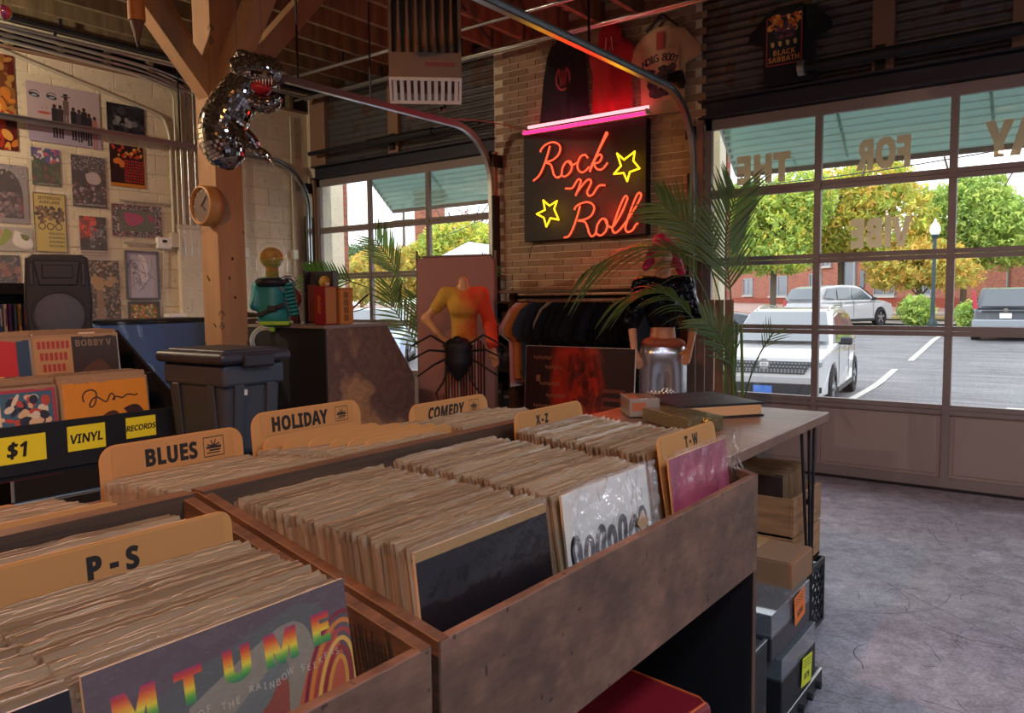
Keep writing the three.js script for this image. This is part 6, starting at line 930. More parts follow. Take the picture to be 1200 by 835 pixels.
// ------------------------------------------------------------------ loudspeaker, discs, wrapped case, drum hardware
{
  const t = thing('loudspeaker', 'black loudspeaker with a round grille in front of the posters', 'loudspeaker', [-5.5, 1.2, -2.33], R(66)); t.scale.setScalar(0.88);
  const out = [[-0.2, 0], [0.2, 0], [0.22, 0.3], [0.2, 0.62], [0.16, 0.645], [-0.16, 0.645], [-0.2, 0.62], [-0.22, 0.3]];
  part('cabinet', [extr(out, 0.3, 0.02, [], 3).translate(0, 0, -0.16)], mat(0x26282e, 0.5), t); part('horn', [extr([[-0.12, 0.42], [0.12, 0.42], [0.15, 0.6], [-0.15, 0.6]], 0.012, 0.006).translate(0, 0, 0.155), rb(0.2, 0.1, 0.02, 0.01, 0, 0.52, 0.17)], mat(0x2b2d33, 0.4), t);
  for (const s of [-1, 1]) part('side_port', rb(0.03, 0.17, 0.02, 0.01, s * 0.165, 0.5, 0.162), mat(0x3a3c44, 0.4), t); const w = part('woofer_grille', sph(0.17, 0, 0.2, 0.152, 1, 1, 0.16, 32), mat(0x5c626e, 0.6, { bumpMap: T.rough, bumpScale: 0.003 }), t); part('grille_ring', place(new THREE.TorusGeometry(0.172, 0.009, 8, 48), 0, 0.2, 0.158), mat(0x33363d, 0.4), w);
  const s = thing('equipment_case', 'tall black equipment case under the loudspeaker', 'case', [-5.45, 0.002, -2.26], R(62)); part('carcass', rb(0.5, 1.18, 0.42, 0.01, 0, 0.595, 0), M.black, s); part('corner_trim', [-1, 1].map((k) => rb(0.02, 1.19, 0.02, 0.004, k * 0.245, 0.597, 0.205)), M.galv, s);
  const u = thing('disc_shelf', 'dark shelf of disc cases at the left edge beside the loudspeaker', 'shelf', [-6.1, 0.002, -2.0]); part('side_panel', span(-0.1, 0.1, 0, 1.6, -0.46, -0.44), M.black, u); part('back_panel', span(-0.1, -0.09, 0, 1.6, -0.44, 0.4), M.black, u); part('shelf_board', span(-0.09, 0.1, 1.24, 1.26, -0.44, 0.4), M.black, u); part('shelf_board', span(-0.09, 0.1, 1.52, 1.54, -0.44, 0.4), M.black, u); part('shelf_board', span(-0.09, 0.1, 0.002, 0.06, -0.44, 0.4), M.black, u);
  const cc = [0x3f5f9a, 0xc9c3d2, 0x8a2c3c, 0x2c3a5c, 0xb89a4a, 0x4a4a55, 0x6a3a7a, 0xd8d4cc];
  for (let i = 0; i < 12; i++) { const d = thing('disc_case', `slim disc case on the dark shelf, ${nth(12 - i)} from the loudspeaker`, 'disc case', [-6.06, 1.262, -2.4 + i * 0.03], 0, 'disc cases on the dark shelf'); part('case', rb(0.13, 0.19, 0.014, 0.002, 0, 0.095, 0), mat(cc[i % 8], 0.35), d); part('title_strip', bx(0.001, 0.12, 0.008, 0.0655, 0.1, 0), mat(cc[(i * 3 + 1) % 8], 0.5), d); }
  const b = thing('wrapped_case', 'dark blue case under a crinkled clear plastic sheet, behind the dollar rack', 'case', [-5.75, 0.002, -3.0]); part('body', rb(0.5, 1.3, 0.9, 0.02, 0, 0.65, 0), mat(0x4f74ae, 0.5), b);
  const g = new THREE.PlaneGeometry(0.94, 0.6, 40, 30), p = g.attributes.position; for (let i = 0; i < p.count; i++) p.setZ(i, 0.02 * fbm(p.getX(i) + 0.5, p.getY(i) + 0.5, 4, 4, 3, 181) + 0.012 * Math.sin(p.getX(i) * 22 + p.getY(i) * 6)); g.computeVertexNormals(); part('plastic_sheet', g.rotateY(PI / 2).translate(0.256, 1.02, 0), clearFilm, b); part('top_edge', rb(0.52, 0.03, 0.92, 0.01, 0, 1.315, 0), M.black, b);
  const dm = thing('drum_hardware', 'chrome cymbal stand with two tilted cymbals between the blue case and the post', 'cymbal stand', [-5.75, 0.002, -3.82]), br = mat(0x8a7648, 0.3, { metalness: 0.9 });
  part('stand', [rod([0, 0.5, 0], [0, 1.33, 0], 0.012), rod([0, 0.5, 0], [0.3, 0, 0.1], 0.01), rod([0, 0.5, 0], [-0.25, 0, 0.2], 0.01), rod([0, 0.5, 0], [-0.05, 0, -0.25], 0.01), rod([-0.02, 1.1, -0.05], [0.08, 1.22, 0.14], 0.009), rb(0.04, 0.06, 0.04, 0.01, 0, 1.12, 0), rod([0.1, 1.05, 0.08], [0.02, 1.28, -0.02], 0.008)], M.chrome, dm);
  part('cymbal', lathe([[0, 0.03], [0.04, 0.022], [0.05, 0.012], [0.2, 0], [0.2, -0.002], [0.05, 0.009], [0, 0.025]], 36).rotateZ(0.1).rotateX(-0.12).translate(0, 1.34, 0), br, dm); part('cymbal', lathe([[0, 0.03], [0.04, 0.022], [0.05, 0.012], [0.18, 0], [0.18, -0.002], [0.05, 0.009], [0, 0.025]], 36).rotateZ(-0.16).translate(0.06, 1.2, 0.2), br, dm); part('drum', [cyl(0.15, 0.15, 0.16, -0.05, 1.2, -0.12, 0.3, 0, 0, 32)], M.white, dm); part('drum_lug', [0, 1, 2, 3, 4].map((i) => cyl(0.008, 0.008, 0.17, -0.05 + 0.155 * Math.cos(i * 1.2), 1.2, -0.12 + 0.155 * Math.sin(i * 1.2), 0.3)), M.chrome, dm);
}
// ------------------------------------------------------------------ posters on the block wall (they face +x)
const PX = X0 + 0.012;
const filmFlat = pmat(0xffffff, 0.14, { transmission: 0.93, thickness: 0, bumpMap: T.crumple, bumpScale: 0.012 });
function poster(label, z0, z1, y0, y1, draw, o = {}) {
  const w = Math.abs(z1 - z0), h = y1 - y0, t = thing('poster', label, 'poster', [PX, (y0 + y1) / 2, (z0 + z1) / 2]); t.rotation.set(0, PI / 2, o.tilt ?? 0, 'YXZ');
  part('print', bx(w, h, 0.002, 0, 0, 0), posterMat(o.px ?? 256, Math.round((o.px ?? 256) * h / w), draw, 0.5), t);
  if (o.frame) part('frame', [span(-w / 2 - 0.02, w / 2 + 0.02, h / 2, h / 2 + 0.02, 0, 0.018), span(-w / 2 - 0.02, w / 2 + 0.02, -h / 2 - 0.02, -h / 2, 0, 0.018), span(-w / 2 - 0.02, -w / 2, -h / 2, h / 2, 0, 0.018), span(w / 2, w / 2 + 0.02, -h / 2, h / 2, 0, 0.018)], mat(o.frame, 0.4), t);
  if (o.film) { const g = new THREE.PlaneGeometry(w + 0.05, h + 0.05, 16, 16), p = g.attributes.position; for (let i = 0; i < p.count; i++) p.setZ(i, 0.006 + 0.008 * fbm(p.getX(i) + 0.5, p.getY(i) + 0.5, 5, 5, 3, 191 + Math.round(z0 * 40) + 999)); g.computeVertexNormals(); part('plastic_sleeve', g, filmFlat, t); }
}
const speck = (c, w, h, n, cols, a, b, box = [0, 0, 1, 1]) => { for (let i = 0; i < n; i++) { c.fillStyle = cols[i % cols.length]; c.beginPath(); c.ellipse(w * rr(box[0], box[2]), h * rr(box[1], box[3]), rr(a, b), rr(a, b), rr(0, 3), 0, 6.3); c.fill(); } };
const bars = (c, col, x, y, w, h, step) => { c.fillStyle = col; for (let k = 0; k < w; k += step) c.fillRect(x + k, y + ((k * 7) % 5), step * rr(0.45, 0.75), h); };
poster('large pale poster with two drawn eyes, red lips and a row of standing people', -3.9, -3.235, 2.98, 3.53, (c, w, h) => {
  c.fillStyle = '#b3a3a8'; c.fillRect(0, 0, w, h); c.fillStyle = '#a59aae'; c.fillRect(0, h * 0.8, w, h * 0.2);
  for (const x of [0.1, 0.33]) { c.fillStyle = '#20242c'; c.beginPath(); c.ellipse(w * x, h * 0.22, w * 0.07, h * 0.035, 0.15, 0, 6.3); c.fill(); c.fillStyle = '#8fa0b8'; c.beginPath(); c.ellipse(w * x, h * 0.225, w * 0.04, h * 0.02, 0, 0, 6.3); c.fill(); c.strokeStyle = '#20242c'; c.lineWidth = 3; c.beginPath(); c.arc(w * x, h * 0.24, w * 0.08, 3.6, 5.6); c.stroke(); }
  c.fillStyle = '#b05048'; c.beginPath(); c.ellipse(w * 0.22, h * 0.5, w * 0.09, h * 0.022, 0, 0, 6.3); c.fill(); c.fillStyle = '#3a3034'; c.fillRect(w * 0.19, h * 0.41, 5, 4); c.fillRect(w * 0.25, h * 0.41, 5, 4);
  [[0.36, 0.36, '#2a2c34'], [0.44, 0.36, '#3a3038'], [0.52, 0.2, '#6a5a58'], [0.62, 0.36, '#24242c'], [0.7, 0.38, '#3c3a44'], [0.77, 0.34, '#26262e'], [0.84, 0.42, '#2c2a34'], [0.92, 0.46, '#a8706a']].forEach(([x, y, col]) => { c.fillStyle = '#3a2a26'; c.beginPath(); c.ellipse(w * x, h * y, w * 0.025, h * 0.035, 0, 0, 6.3); c.fill(); c.fillStyle = col; c.fillRect(w * (x - 0.04), h * (y + 0.035), w * 0.08, h * 0.25); c.fillRect(w * (x - 0.032), h * (y + 0.26), w * 0.026, h * 0.28); c.fillRect(w * (x + 0.006), h * (y + 0.26), w * 0.026, h * 0.28); }); c.fillStyle = '#241e22'; c.fillRect(w * 0.46, h * 0.165, w * 0.12, 5); c.fillRect(w * 0.49, h * 0.12, w * 0.06, 12);
}, { px: 384 });
poster('dark blue monochrome poster high on the block wall beside the conduits', -4.36, -3.97, 3.19, 3.47, (c, w, h) => { c.fillStyle = '#14161e'; c.fillRect(0, 0, w, h); speck(c, w, h, 60, ['#2a2e3a', '#20242e', '#3a3e4a'], 5, 30); speck(c, w, h, 14, ['#8a8a8e', '#6a6c72'], 6, 24, [0.2, 0.45, 0.75, 0.75]); });
poster('red and black gig poster with an orange border below the dark blue one', -4.34, -3.98, 2.64, 3.06, (c, w, h) => { c.fillStyle = '#c47a28'; c.fillRect(0, 0, w, h); c.fillStyle = '#2a1418'; c.fillRect(0, 0, w * 0.97, h * 0.92); speck(c, w, h, 30, ['#c8432c', '#d8a03c', '#b82c24'], 6, 16, [0.05, 0.03, 0.95, 0.3]); speck(c, w, h, 5, ['#d87a34'], 14, 24, [0.15, 0.35, 0.4, 0.9]); for (let i = 0; i < 8; i++) bars(c, '#b83028', w * 0.4, h * (0.34 + i * 0.07), w * 0.52, h * 0.05, 16); });
poster('green and blue festival poster at the left of the upper poster row', -3.5, -3.245, 2.57, 2.92, (c, w, h) => { c.fillStyle = '#2c4030'; c.fillRect(0, 0, w, h); speck(c, w, h, 40, ['#4a4a9a', '#7a3a8a', '#c04a6a', '#d8d0c0', '#2c3c7a'], 8, 34, [0, 0, 1, 0.35]); speck(c, w, h, 40, ['#3a5a34', '#2a3c2a', '#5a5a34', '#6a3c34'], 8, 30, [0, 0.4, 1, 0.95]); bars(c, '#c8c4b0', 30, h * 0.94, w - 60, 8, 12); }, { film: 1 });
poster('black and white poster with a pale round beast and scattered lettering', -3.93, -3.6, 2.4, 2.9, (c, w, h) => { c.fillStyle = '#221e28'; c.fillRect(0, 0, w, h); speck(c, w, h, 320, ['#b0a8ac', '#8a8490', '#3a343e'], 2, 5, [0, 0, 1, 0.3]); blob(c, '#b8aeb0', [[100, 140], [150, 110], [210, 130], [220, 200], [160, 220], [110, 200]]); speck(c, w, h, 60, ['#7a4a5a', '#9a8e94', '#4a3c48'], 4, 16, [0, 0.55, 1, 0.9]); bars(c, '#a09aa0', 10, h * 0.93, w - 20, 14, 12); }, { film: 1 });
poster('grey poster with a dark arch and a red curtain at the left edge', -3.2, -2.86, 2.2, 2.73, (c, w, h) => { c.fillStyle = '#8a838a'; c.fillRect(0, 0, w, h); c.fillStyle = '#2a2228'; c.beginPath(); c.ellipse(w * 0.45, h * 0.55, w * 0.42, h * 0.46, 0, 3.14, 6.28); c.fill(); c.fillRect(w * 0.03, h * 0.5, w * 0.84, h * 0.42); blob(c, '#7a2438', [[180, 200], [230, 240], [216, 360], [190, 340]]); speck(c, w, h, 60, ['#6a5a62', '#4a3c44', '#8a7078'], 6, 22, [0.05, 0.5, 0.8, 0.9]); speck(c, w, h, 60, ['#b8b0b4', '#5a525a'], 2, 6, [0, 0, 1, 0.25]); }, { film: 1 });
poster('yellow poster of a seated band under dark lettering, left of the red-blotched black poster', -3.53, -3.24, 1.94, 2.5, (c, w, h) => { c.fillStyle = '#c4b05a'; c.fillRect(0, 0, w, h); c.strokeStyle = '#3a3020'; c.lineWidth = 8; c.strokeRect(4, 4, w - 8, h - 8); c.fillStyle = '#2e2618'; c.font = 'bold 34px sans-serif'; c.textAlign = 'center'; c.fillText('JEFFERSON', w / 2, 52); c.fillText('AIRPLANE', w / 2, 88); speck(c, w, h, 46, ['#3a2820', '#6a4a34', '#8a6a44', '#241c18'], 8, 24, [0.1, 0.25, 0.9, 0.5]); for (let i = 0; i < 3; i++) { c.strokeStyle = '#4a3a24'; c.lineWidth = 9; c.beginPath(); c.arc(60 + i * 66, h * 0.56, 26, 0, 6.3); c.stroke(); } for (let i = 0; i < 4; i++) bars(c, '#5a6a34', 110, h * (0.66 + i * 0.07), 120, 16, 14); }, { film: 1 });
poster('black poster with red blotches at upper left, a strip of small print below', -3.91, -3.65, 1.9, 2.31, (c, w, h) => { c.fillStyle = '#1c181c'; c.fillRect(0, 0, w, h); speck(c, w, h, 60, ['#c8281c', '#e0542c', '#8a1c18'], 8, 34, [0, 0, 0.6, 0.5]); speck(c, w, h, 40, ['#5a5a5e', '#2c3a34', '#8a8a90'], 6, 24, [0.4, 0.2, 1, 0.75]); c.fillStyle = '#b0a49a'; c.fillRect(0, h * 0.82, w, h * 0.18); bars(c, '#6a4a4a', 10, h * 0.85, w - 20, 14, 13); bars(c, '#6a4a4a', 10, h * 0.92, w - 20, 10, 11); }, { film: 1 });  // red blotches over the upper left of the black print
poster('wide poster of a magenta shape in a speckled border', -4.5, -3.97, 2.13, 2.46, (c, w, h) => { c.fillStyle = '#3c3a3c'; c.fillRect(0, 0, w, h); speck(c, w, h, 500, ['#b8b0a8', '#1c1a1c', '#8a3a5a', '#8a8480'], 2, 7); c.fillStyle = '#4a5a48'; c.fillRect(w * 0.14, h * 0.16, w * 0.72, h * 0.66); blob(c, '#b02468', [[60, 40], [110, 36], [170, 62], [150, 90], [90, 110], [64, 84]]); blob(c, '#a02c5c', [[180, 40], [220, 50], [216, 80], [186, 76]]); }, { film: 1 });
poster('brown mandala poster with a tree, right of the loudspeaker', -4.02, -3.6, 1.28, 1.88, (c, w, h) => { c.fillStyle = '#33281f'; c.fillRect(0, 0, w, h); speck(c, w, h, 380, ['#8a7458', '#5a4632', '#b09a72', '#241c16', '#6a6a62'], 3, 12); blob(c, '#8a6a4a', [[110, 160], [150, 150], [156, 330], [170, 370], [90, 370], [112, 330]]); speck(c, w, h, 10, ['#b08a5c'], 14, 30, [0.2, 0.25, 0.85, 0.45]); }, { film: 1 });
poster('framed pale drawing of curtains and a bottle in a grey frame', -4.42, -4.1, 1.5, 1.97, (c, w, h) => { c.fillStyle = '#b8b2c0'; c.fillRect(0, 0, w, h); blob(c, '#dcd6dc', [[100, 10], [170, 20], [180, 250], [110, 260]]); c.strokeStyle = '#6a6472'; c.lineWidth = 3; for (let i = 0; i < 12; i++) { c.beginPath(); c.moveTo(rr(10, 240), rr(10, 340)); c.bezierCurveTo(rr(0, 256), rr(0, 380), rr(0, 256), rr(0, 380), rr(10, 240), rr(10, 340)); c.stroke(); } speck(c, w, h, 20, ['#7a7280', '#9a94a0'], 4, 14, [0, 0, 0.4, 0.6]); }, { frame: 0x5f6470 });
poster('small framed colourful strip below the framed drawing', -4.41, -4.11, 1.27, 1.44, (c, w, h) => { c.fillStyle = '#8a7a54'; c.fillRect(0, 0, w, h); speck(c, w, h, 160, ['#c8a03a', '#c0562c', '#e0d8c0', '#5a7a5a', '#b08a54'], 4, 14); }, { frame: 0x4f545e });
poster('tall red and gold poster with white lettering at the left edge under the conduit', -3.14, -2.7, 2.86, 3.72, (c, w, h) => { c.fillStyle = '#5a1c16'; c.fillRect(0, 0, w, h); c.fillStyle = '#b8a27c'; c.fillRect(0, 0, w * 0.7, h * 0.34); for (let i = 0; i < 5; i++) bars(c, '#7a2c24', 8, 16 + i * 34, w * 0.62, 22, 18); speck(c, w, h, 60, ['#8a5a2c', '#a87a3c', '#6a3c20'], 8, 30, [0.7, 0, 1, 0.7]); speck(c, w, h, 60, ['#a8321e', '#c8782e', '#3a1410', '#d8a04a'], 8, 36, [0, 0.4, 1, 1]); }, {});
poster('orange and green picture strip in plastic, under the grey arch poster', -3.22, -2.86, 1.94, 2.16, (c, w, h) => { c.fillStyle = '#a8a49a'; c.fillRect(0, 0, w, h); blob(c, '#c8702a', [[0, 0], [90, 0], [40, 110], [0, 130]]); blob(c, '#8a9a3a', [[90, 10], [160, 30], [70, 130], [40, 120]]); blob(c, '#e0dcd6', [[150, 20], [256, 60], [256, 150], [120, 120]]); blob(c, '#6a7a44', [[180, 40], [240, 50], [230, 90], [190, 80]]); }, { film: 1 });
poster('dark collage poster with a green price sticker, left of the loudspeaker', -3.1, -2.6, 1.45, 1.9, (c, w, h) => { c.fillStyle = '#2c2a30'; c.fillRect(0, 0, w, h); speck(c, w, h, 160, ['#5a4a4e', '#7a6a70', '#3a4048', '#8a5a4a'], 4, 22); c.fillStyle = '#4fd23c'; c.fillRect(w * 0.05, h * 0.72, w * 0.4, h * 0.22); c.fillStyle = '#1c5a18'; c.fillRect(w * 0.1, h * 0.78, w * 0.25, 8); c.fillRect(w * 0.1, h * 0.86, w * 0.3, 8); }, { film: 1 });
// ------------------------------------------------------------------ conduits, boxes, wall board
{
  const t = thing('wall_conduit', 'long pale conduit sloping down the poster wall and bending down to a box', 'conduit'), xx = X0 + 0.03;
  part('pipe', tube([[xx, 3.76, -3.0], [xx, 3.46, -4.4], [xx, 3.4, -4.56], [xx, 3.2, -4.62], [xx, 2.6, -4.62], [xx, 2.06, -4.62]], 0.018, 60, 8, false, 0.2), M.conduit, t); part('clamp', [bx(0.03, 0.05, 0.03, xx - 0.01, 2.8, -4.62), bx(0.03, 0.03, 0.06, xx - 0.01, 3.56, -3.93)], M.conduit, t); part('junction_box', rb(0.06, 0.16, 0.09, 0.006, xx, 2.12, -4.62), M.conduit, t);
  const y0 = 1.95; [-4.68, -4.72, -4.76, -4.8, -4.84, -4.885, -4.93].forEach((z, i) => { const c = thing('conduit_riser', 'vertical grey conduit in the bundle left of the timber post, ' + ['first', 'second', 'third', 'fourth', 'fifth', 'sixth', 'seventh'][i] + ' from the posters', 'conduit'); const x = X0 + 0.035 + (i % 2) * 0.03, top = 3.72 + (i % 3) * 0.05; part('pipe', tube([[x, y0, z], [x, 3.4, z], [x, top - 0.06, z], [x + 0.02, top, z + 0.08], [x + 0.05, top + 0.06, z + 0.5], [x + 0.08, top + 0.1, z + 1.9]], 0.0125, 50, 7, false, 0.25), i % 2 ? M.galv : M.conduit, c); part('strap', bx(0.02, 0.02, 0.04, x - 0.012, 3.0, z), M.conduit, c); });
  const b = thing('wall_board', 'white painted board cover under the conduit bundle, left of the timber post', 'wall board', [X0 + 0.04, 1.28, -4.82]); part('board', uvm(rb(0.07, 1.0, 0.32, 0.006, 0, 0.5, 0)), M.paint, b); part('cap', rb(0.085, 0.05, 0.34, 0.006, 0, 0.985, 0), M.conduit, b); part('screw', [[0.1, 0.1], [0.1, -0.1], [0.9, 0.1], [0.9, -0.1]].map(([y, z]) => cyl(0.006, 0.006, 0.004, 0.036, y, z, 0, 0, PI / 2, 10)), M.steelDark, b); part('foot_block', rb(0.12, 0.05, 0.2, 0.008, 0.05, 0.02, 0.26), M.white, b);
  const k = thing('switch_box', 'small white thermostat box beside the magenta poster', 'switch box', [X0 + 0.03, 2.08, -4.5]); part('housing', rb(0.05, 0.12, 0.16, 0.01, 0, 0, 0), M.white, k); part('dial', rb(0.006, 0.03, 0.05, 0.004, 0.027, 0.02, 0), M.steelDark, k); part('cable', rod([0, -0.06, 0], [0, -0.5, 0.02], 0.006), M.conduit, k);
  for (const [y, z0, z1, l] of [[2.5, -4.6, -4.05, 'short horizontal pipe over the magenta poster'], [2.07, -4.62, -4.07, 'thin horizontal pipe under the magenta poster']]) { const p = thing('wall_pipe', l, 'pipe'); part('pipe', rod([X0 + 0.03, y, z0], [X0 + 0.03, y, z1], 0.011), M.conduit, p); part('clip', bx(0.03, 0.03, 0.02, X0 + 0.02, y, (z0 + z1) / 2), M.galv, p); }
  const cz = (z, l) => { const c = thing('corner_conduit', l, 'conduit'); part('pipe', tube([[X0 + 0.03, 3.7, z], [X0 + 0.03, 2.6, z], [X0 + 0.03, 1.9, z], [X0 + 0.03, 1.2, z]], 0.013, 20, 7), M.conduit, c); part('box', rb(0.06, 0.12, 0.08, 0.006, X0 + 0.03, 2.02, z), M.conduit, c); }; cz(-5.5, 'vertical conduit on the shaded wall right of the timber post'); cz(-6.2, 'vertical conduit near the room corner right of the timber post');
  for (const [x, y, z0, z1, r, l] of [[-7.9, 3.98, -6.3, -1, 0.02, 'dark pipe under the ceiling along the poster wall, highest'], [-7.82, 3.9, -6.3, -1, 0.014, 'thin bright pipe under the ceiling along the poster wall'], [-7.7, 3.94, -6.3, -1, 0.022, 'grey pipe under the ceiling along the poster wall, nearest']]) { const c = thing('ceiling_pipe', l, 'pipe'); part('pipe', rod([x, y, z0], [x, y, z1], r), r < 0.02 ? M.galv : M.steelDark, c); part('hanger_strap', [bx(0.02, 0.16, 0.02, x, y + 0.07, -3.4)], M.steelDark, c); part('hanger_strap', [bx(0.02, 0.16, 0.02, x, y + 0.07, -4.6)], M.steelDark, c); }
  for (const [z, y, r, l] of [[-6.3, 3.9, 0.018, 'pipe under the ceiling across the front wall, highest'], [-6.15, 3.86, 0.014, 'thin pipe under the ceiling across the front wall'], [-5.6, 3.9, 0.018, 'pipe under the ceiling behind the heater']]) { const c = thing('ceiling_pipe', l, 'pipe'); part('pipe', rod([-7.9, y, z], [-2.2, y, z], r), M.galv, c); part('hanger_strap', bx(0.02, 0.14, 0.02, -4.2, y + 0.06, z), M.steelDark, c); part('hanger_strap', bx(0.02, 0.14, 0.02, -6.4, y + 0.06, z), M.steelDark, c); }
}
// ------------------------------------------------------------------ timber post, clock, ornaments
{
  const t = thing('timber_post', 'square timber post with diagonal braces under the ceiling', 'post', [-5.17, 0.002, -3.34]); part('shaft', uvm(rb(0.22, 3.94, 0.22, 0.006, 0, 1.97, 0)), M.post, t);
  const br = uvm(rb(0.14, 1.45, 0.15, 0.006, 0, 0, 0)); for (const [a, b] of [[0, 1], [0, -1], [1, 0], [-1, 0]]) { const o = part('brace', br, M.post, t); o.position.set(a * 0.5, 3.45, b * 0.5); o.rotation.set(b * 0.72, 0, -a * 0.72); }
  part('cap_beam', uvm(span(-0.16, 0.16, 3.942, 4.1, -0.16, 0.16)), M.post, t); part('bolt', [rod([-0.13, 3.0, 0.05], [0.13, 3.0, 0.05], 0.012), rod([0.05, 3.12, -0.13], [0.05, 3.12, 0.13], 0.012)], M.steelDark, t);
  part('knot', [[0.1105, 1.62, 0.03], [0.1105, 1.48, -0.01], [0.1105, 1.76, 0.0]].map(([x, y, z]) => sph(0.01, x, y, z, 0.15, 1.2, 1, 8)).concat([bx(0.05, 0.016, 0.002, -0.03, 1.62, 0.1105, 0, 0, -0.9), bx(0.04, 0.012, 0.002, 0.03, 1.28, 0.1105, 0, 0, -0.7)]), mat(0x4a3322, 0.9), t);
  const c = thing('wall_clock', 'round tan wall clock with a brown dial on the timber post', 'clock', [-5.1, 2.13, -3.228]); part('case', lathe([[0, 0], [0.14, 0], [0.145, 0.05], [0.14, 0.1], [0.125, 0.11], [0.12, 0.1], [0.118, 0.085], [0, 0.085]], 40).rotateX(PI / 2), mat(0xb98a52, 0.4), c); part('dial', cyl(0.117, 0.117, 0.004, 0, 0, 0.087, PI / 2, 0, 0, 40), mat(0x5f4433, 0.6), c); part('hour_hand', bx(0.012, 0.055, 0.003, 0.02, -0.018, 0.092, 0, 0, 0.9), M.black, c); part('minute_hand', bx(0.008, 0.09, 0.003, 0.028, 0.03, 0.094, 0, 0, -0.8), M.black, c); part('hour_mark', Array.from({ length: 12 }, (_, i) => bx(0.006, 0.014, 0.002, 0.1 * Math.sin(i * PI / 6), 0.1 * Math.cos(i * PI / 6), 0.09, 0, 0, -i * PI / 6)), mat(0xb59a78, 0.6), c);
  const p = thing('pencil_ornament', 'giant wooden pencil hanging point down from the ceiling', 'ornament', [-4.58, 3.0, -2.45]); part('barrel', cyl(0.042, 0.05, 0.55, 0, 0.37, 0, 0, 0, 0, 8), mat(0xb06a26, 0.5), p); part('point', [rod([0, 0.1, 0], [0, -0.02, 0], 0.042, 8, 0.012)], mat(0x5a4030, 0.7), p); part('lead', rod([0, -0.02, 0], [0, -0.06, 0], 0.012, 8, 0.002), M.black, p); part('string', rod([0, 0.64, 0], [0, 1.1, 0], 0.003), M.black, p);
  const o = thing('glass_ornament', 'small striped glass ball hanging at the upper left corner', 'ornament', [-4.3, 2.86, -1.64]); const oc = [0xc83a3a, 0x3a8a5a, 0xe0e0d8, 0x8a3a7a]; for (let i = 0; i < 8; i++) part('segment', new THREE.SphereGeometry(0.035, 4, 12, i * PI / 4, PI / 4), pmat(oc[i % 4], 0.15, { clearcoat: 1 }), o); part('string', rod([0, 0.034, 0], [0, 1.2, 0], 0.002), M.black, o);
}

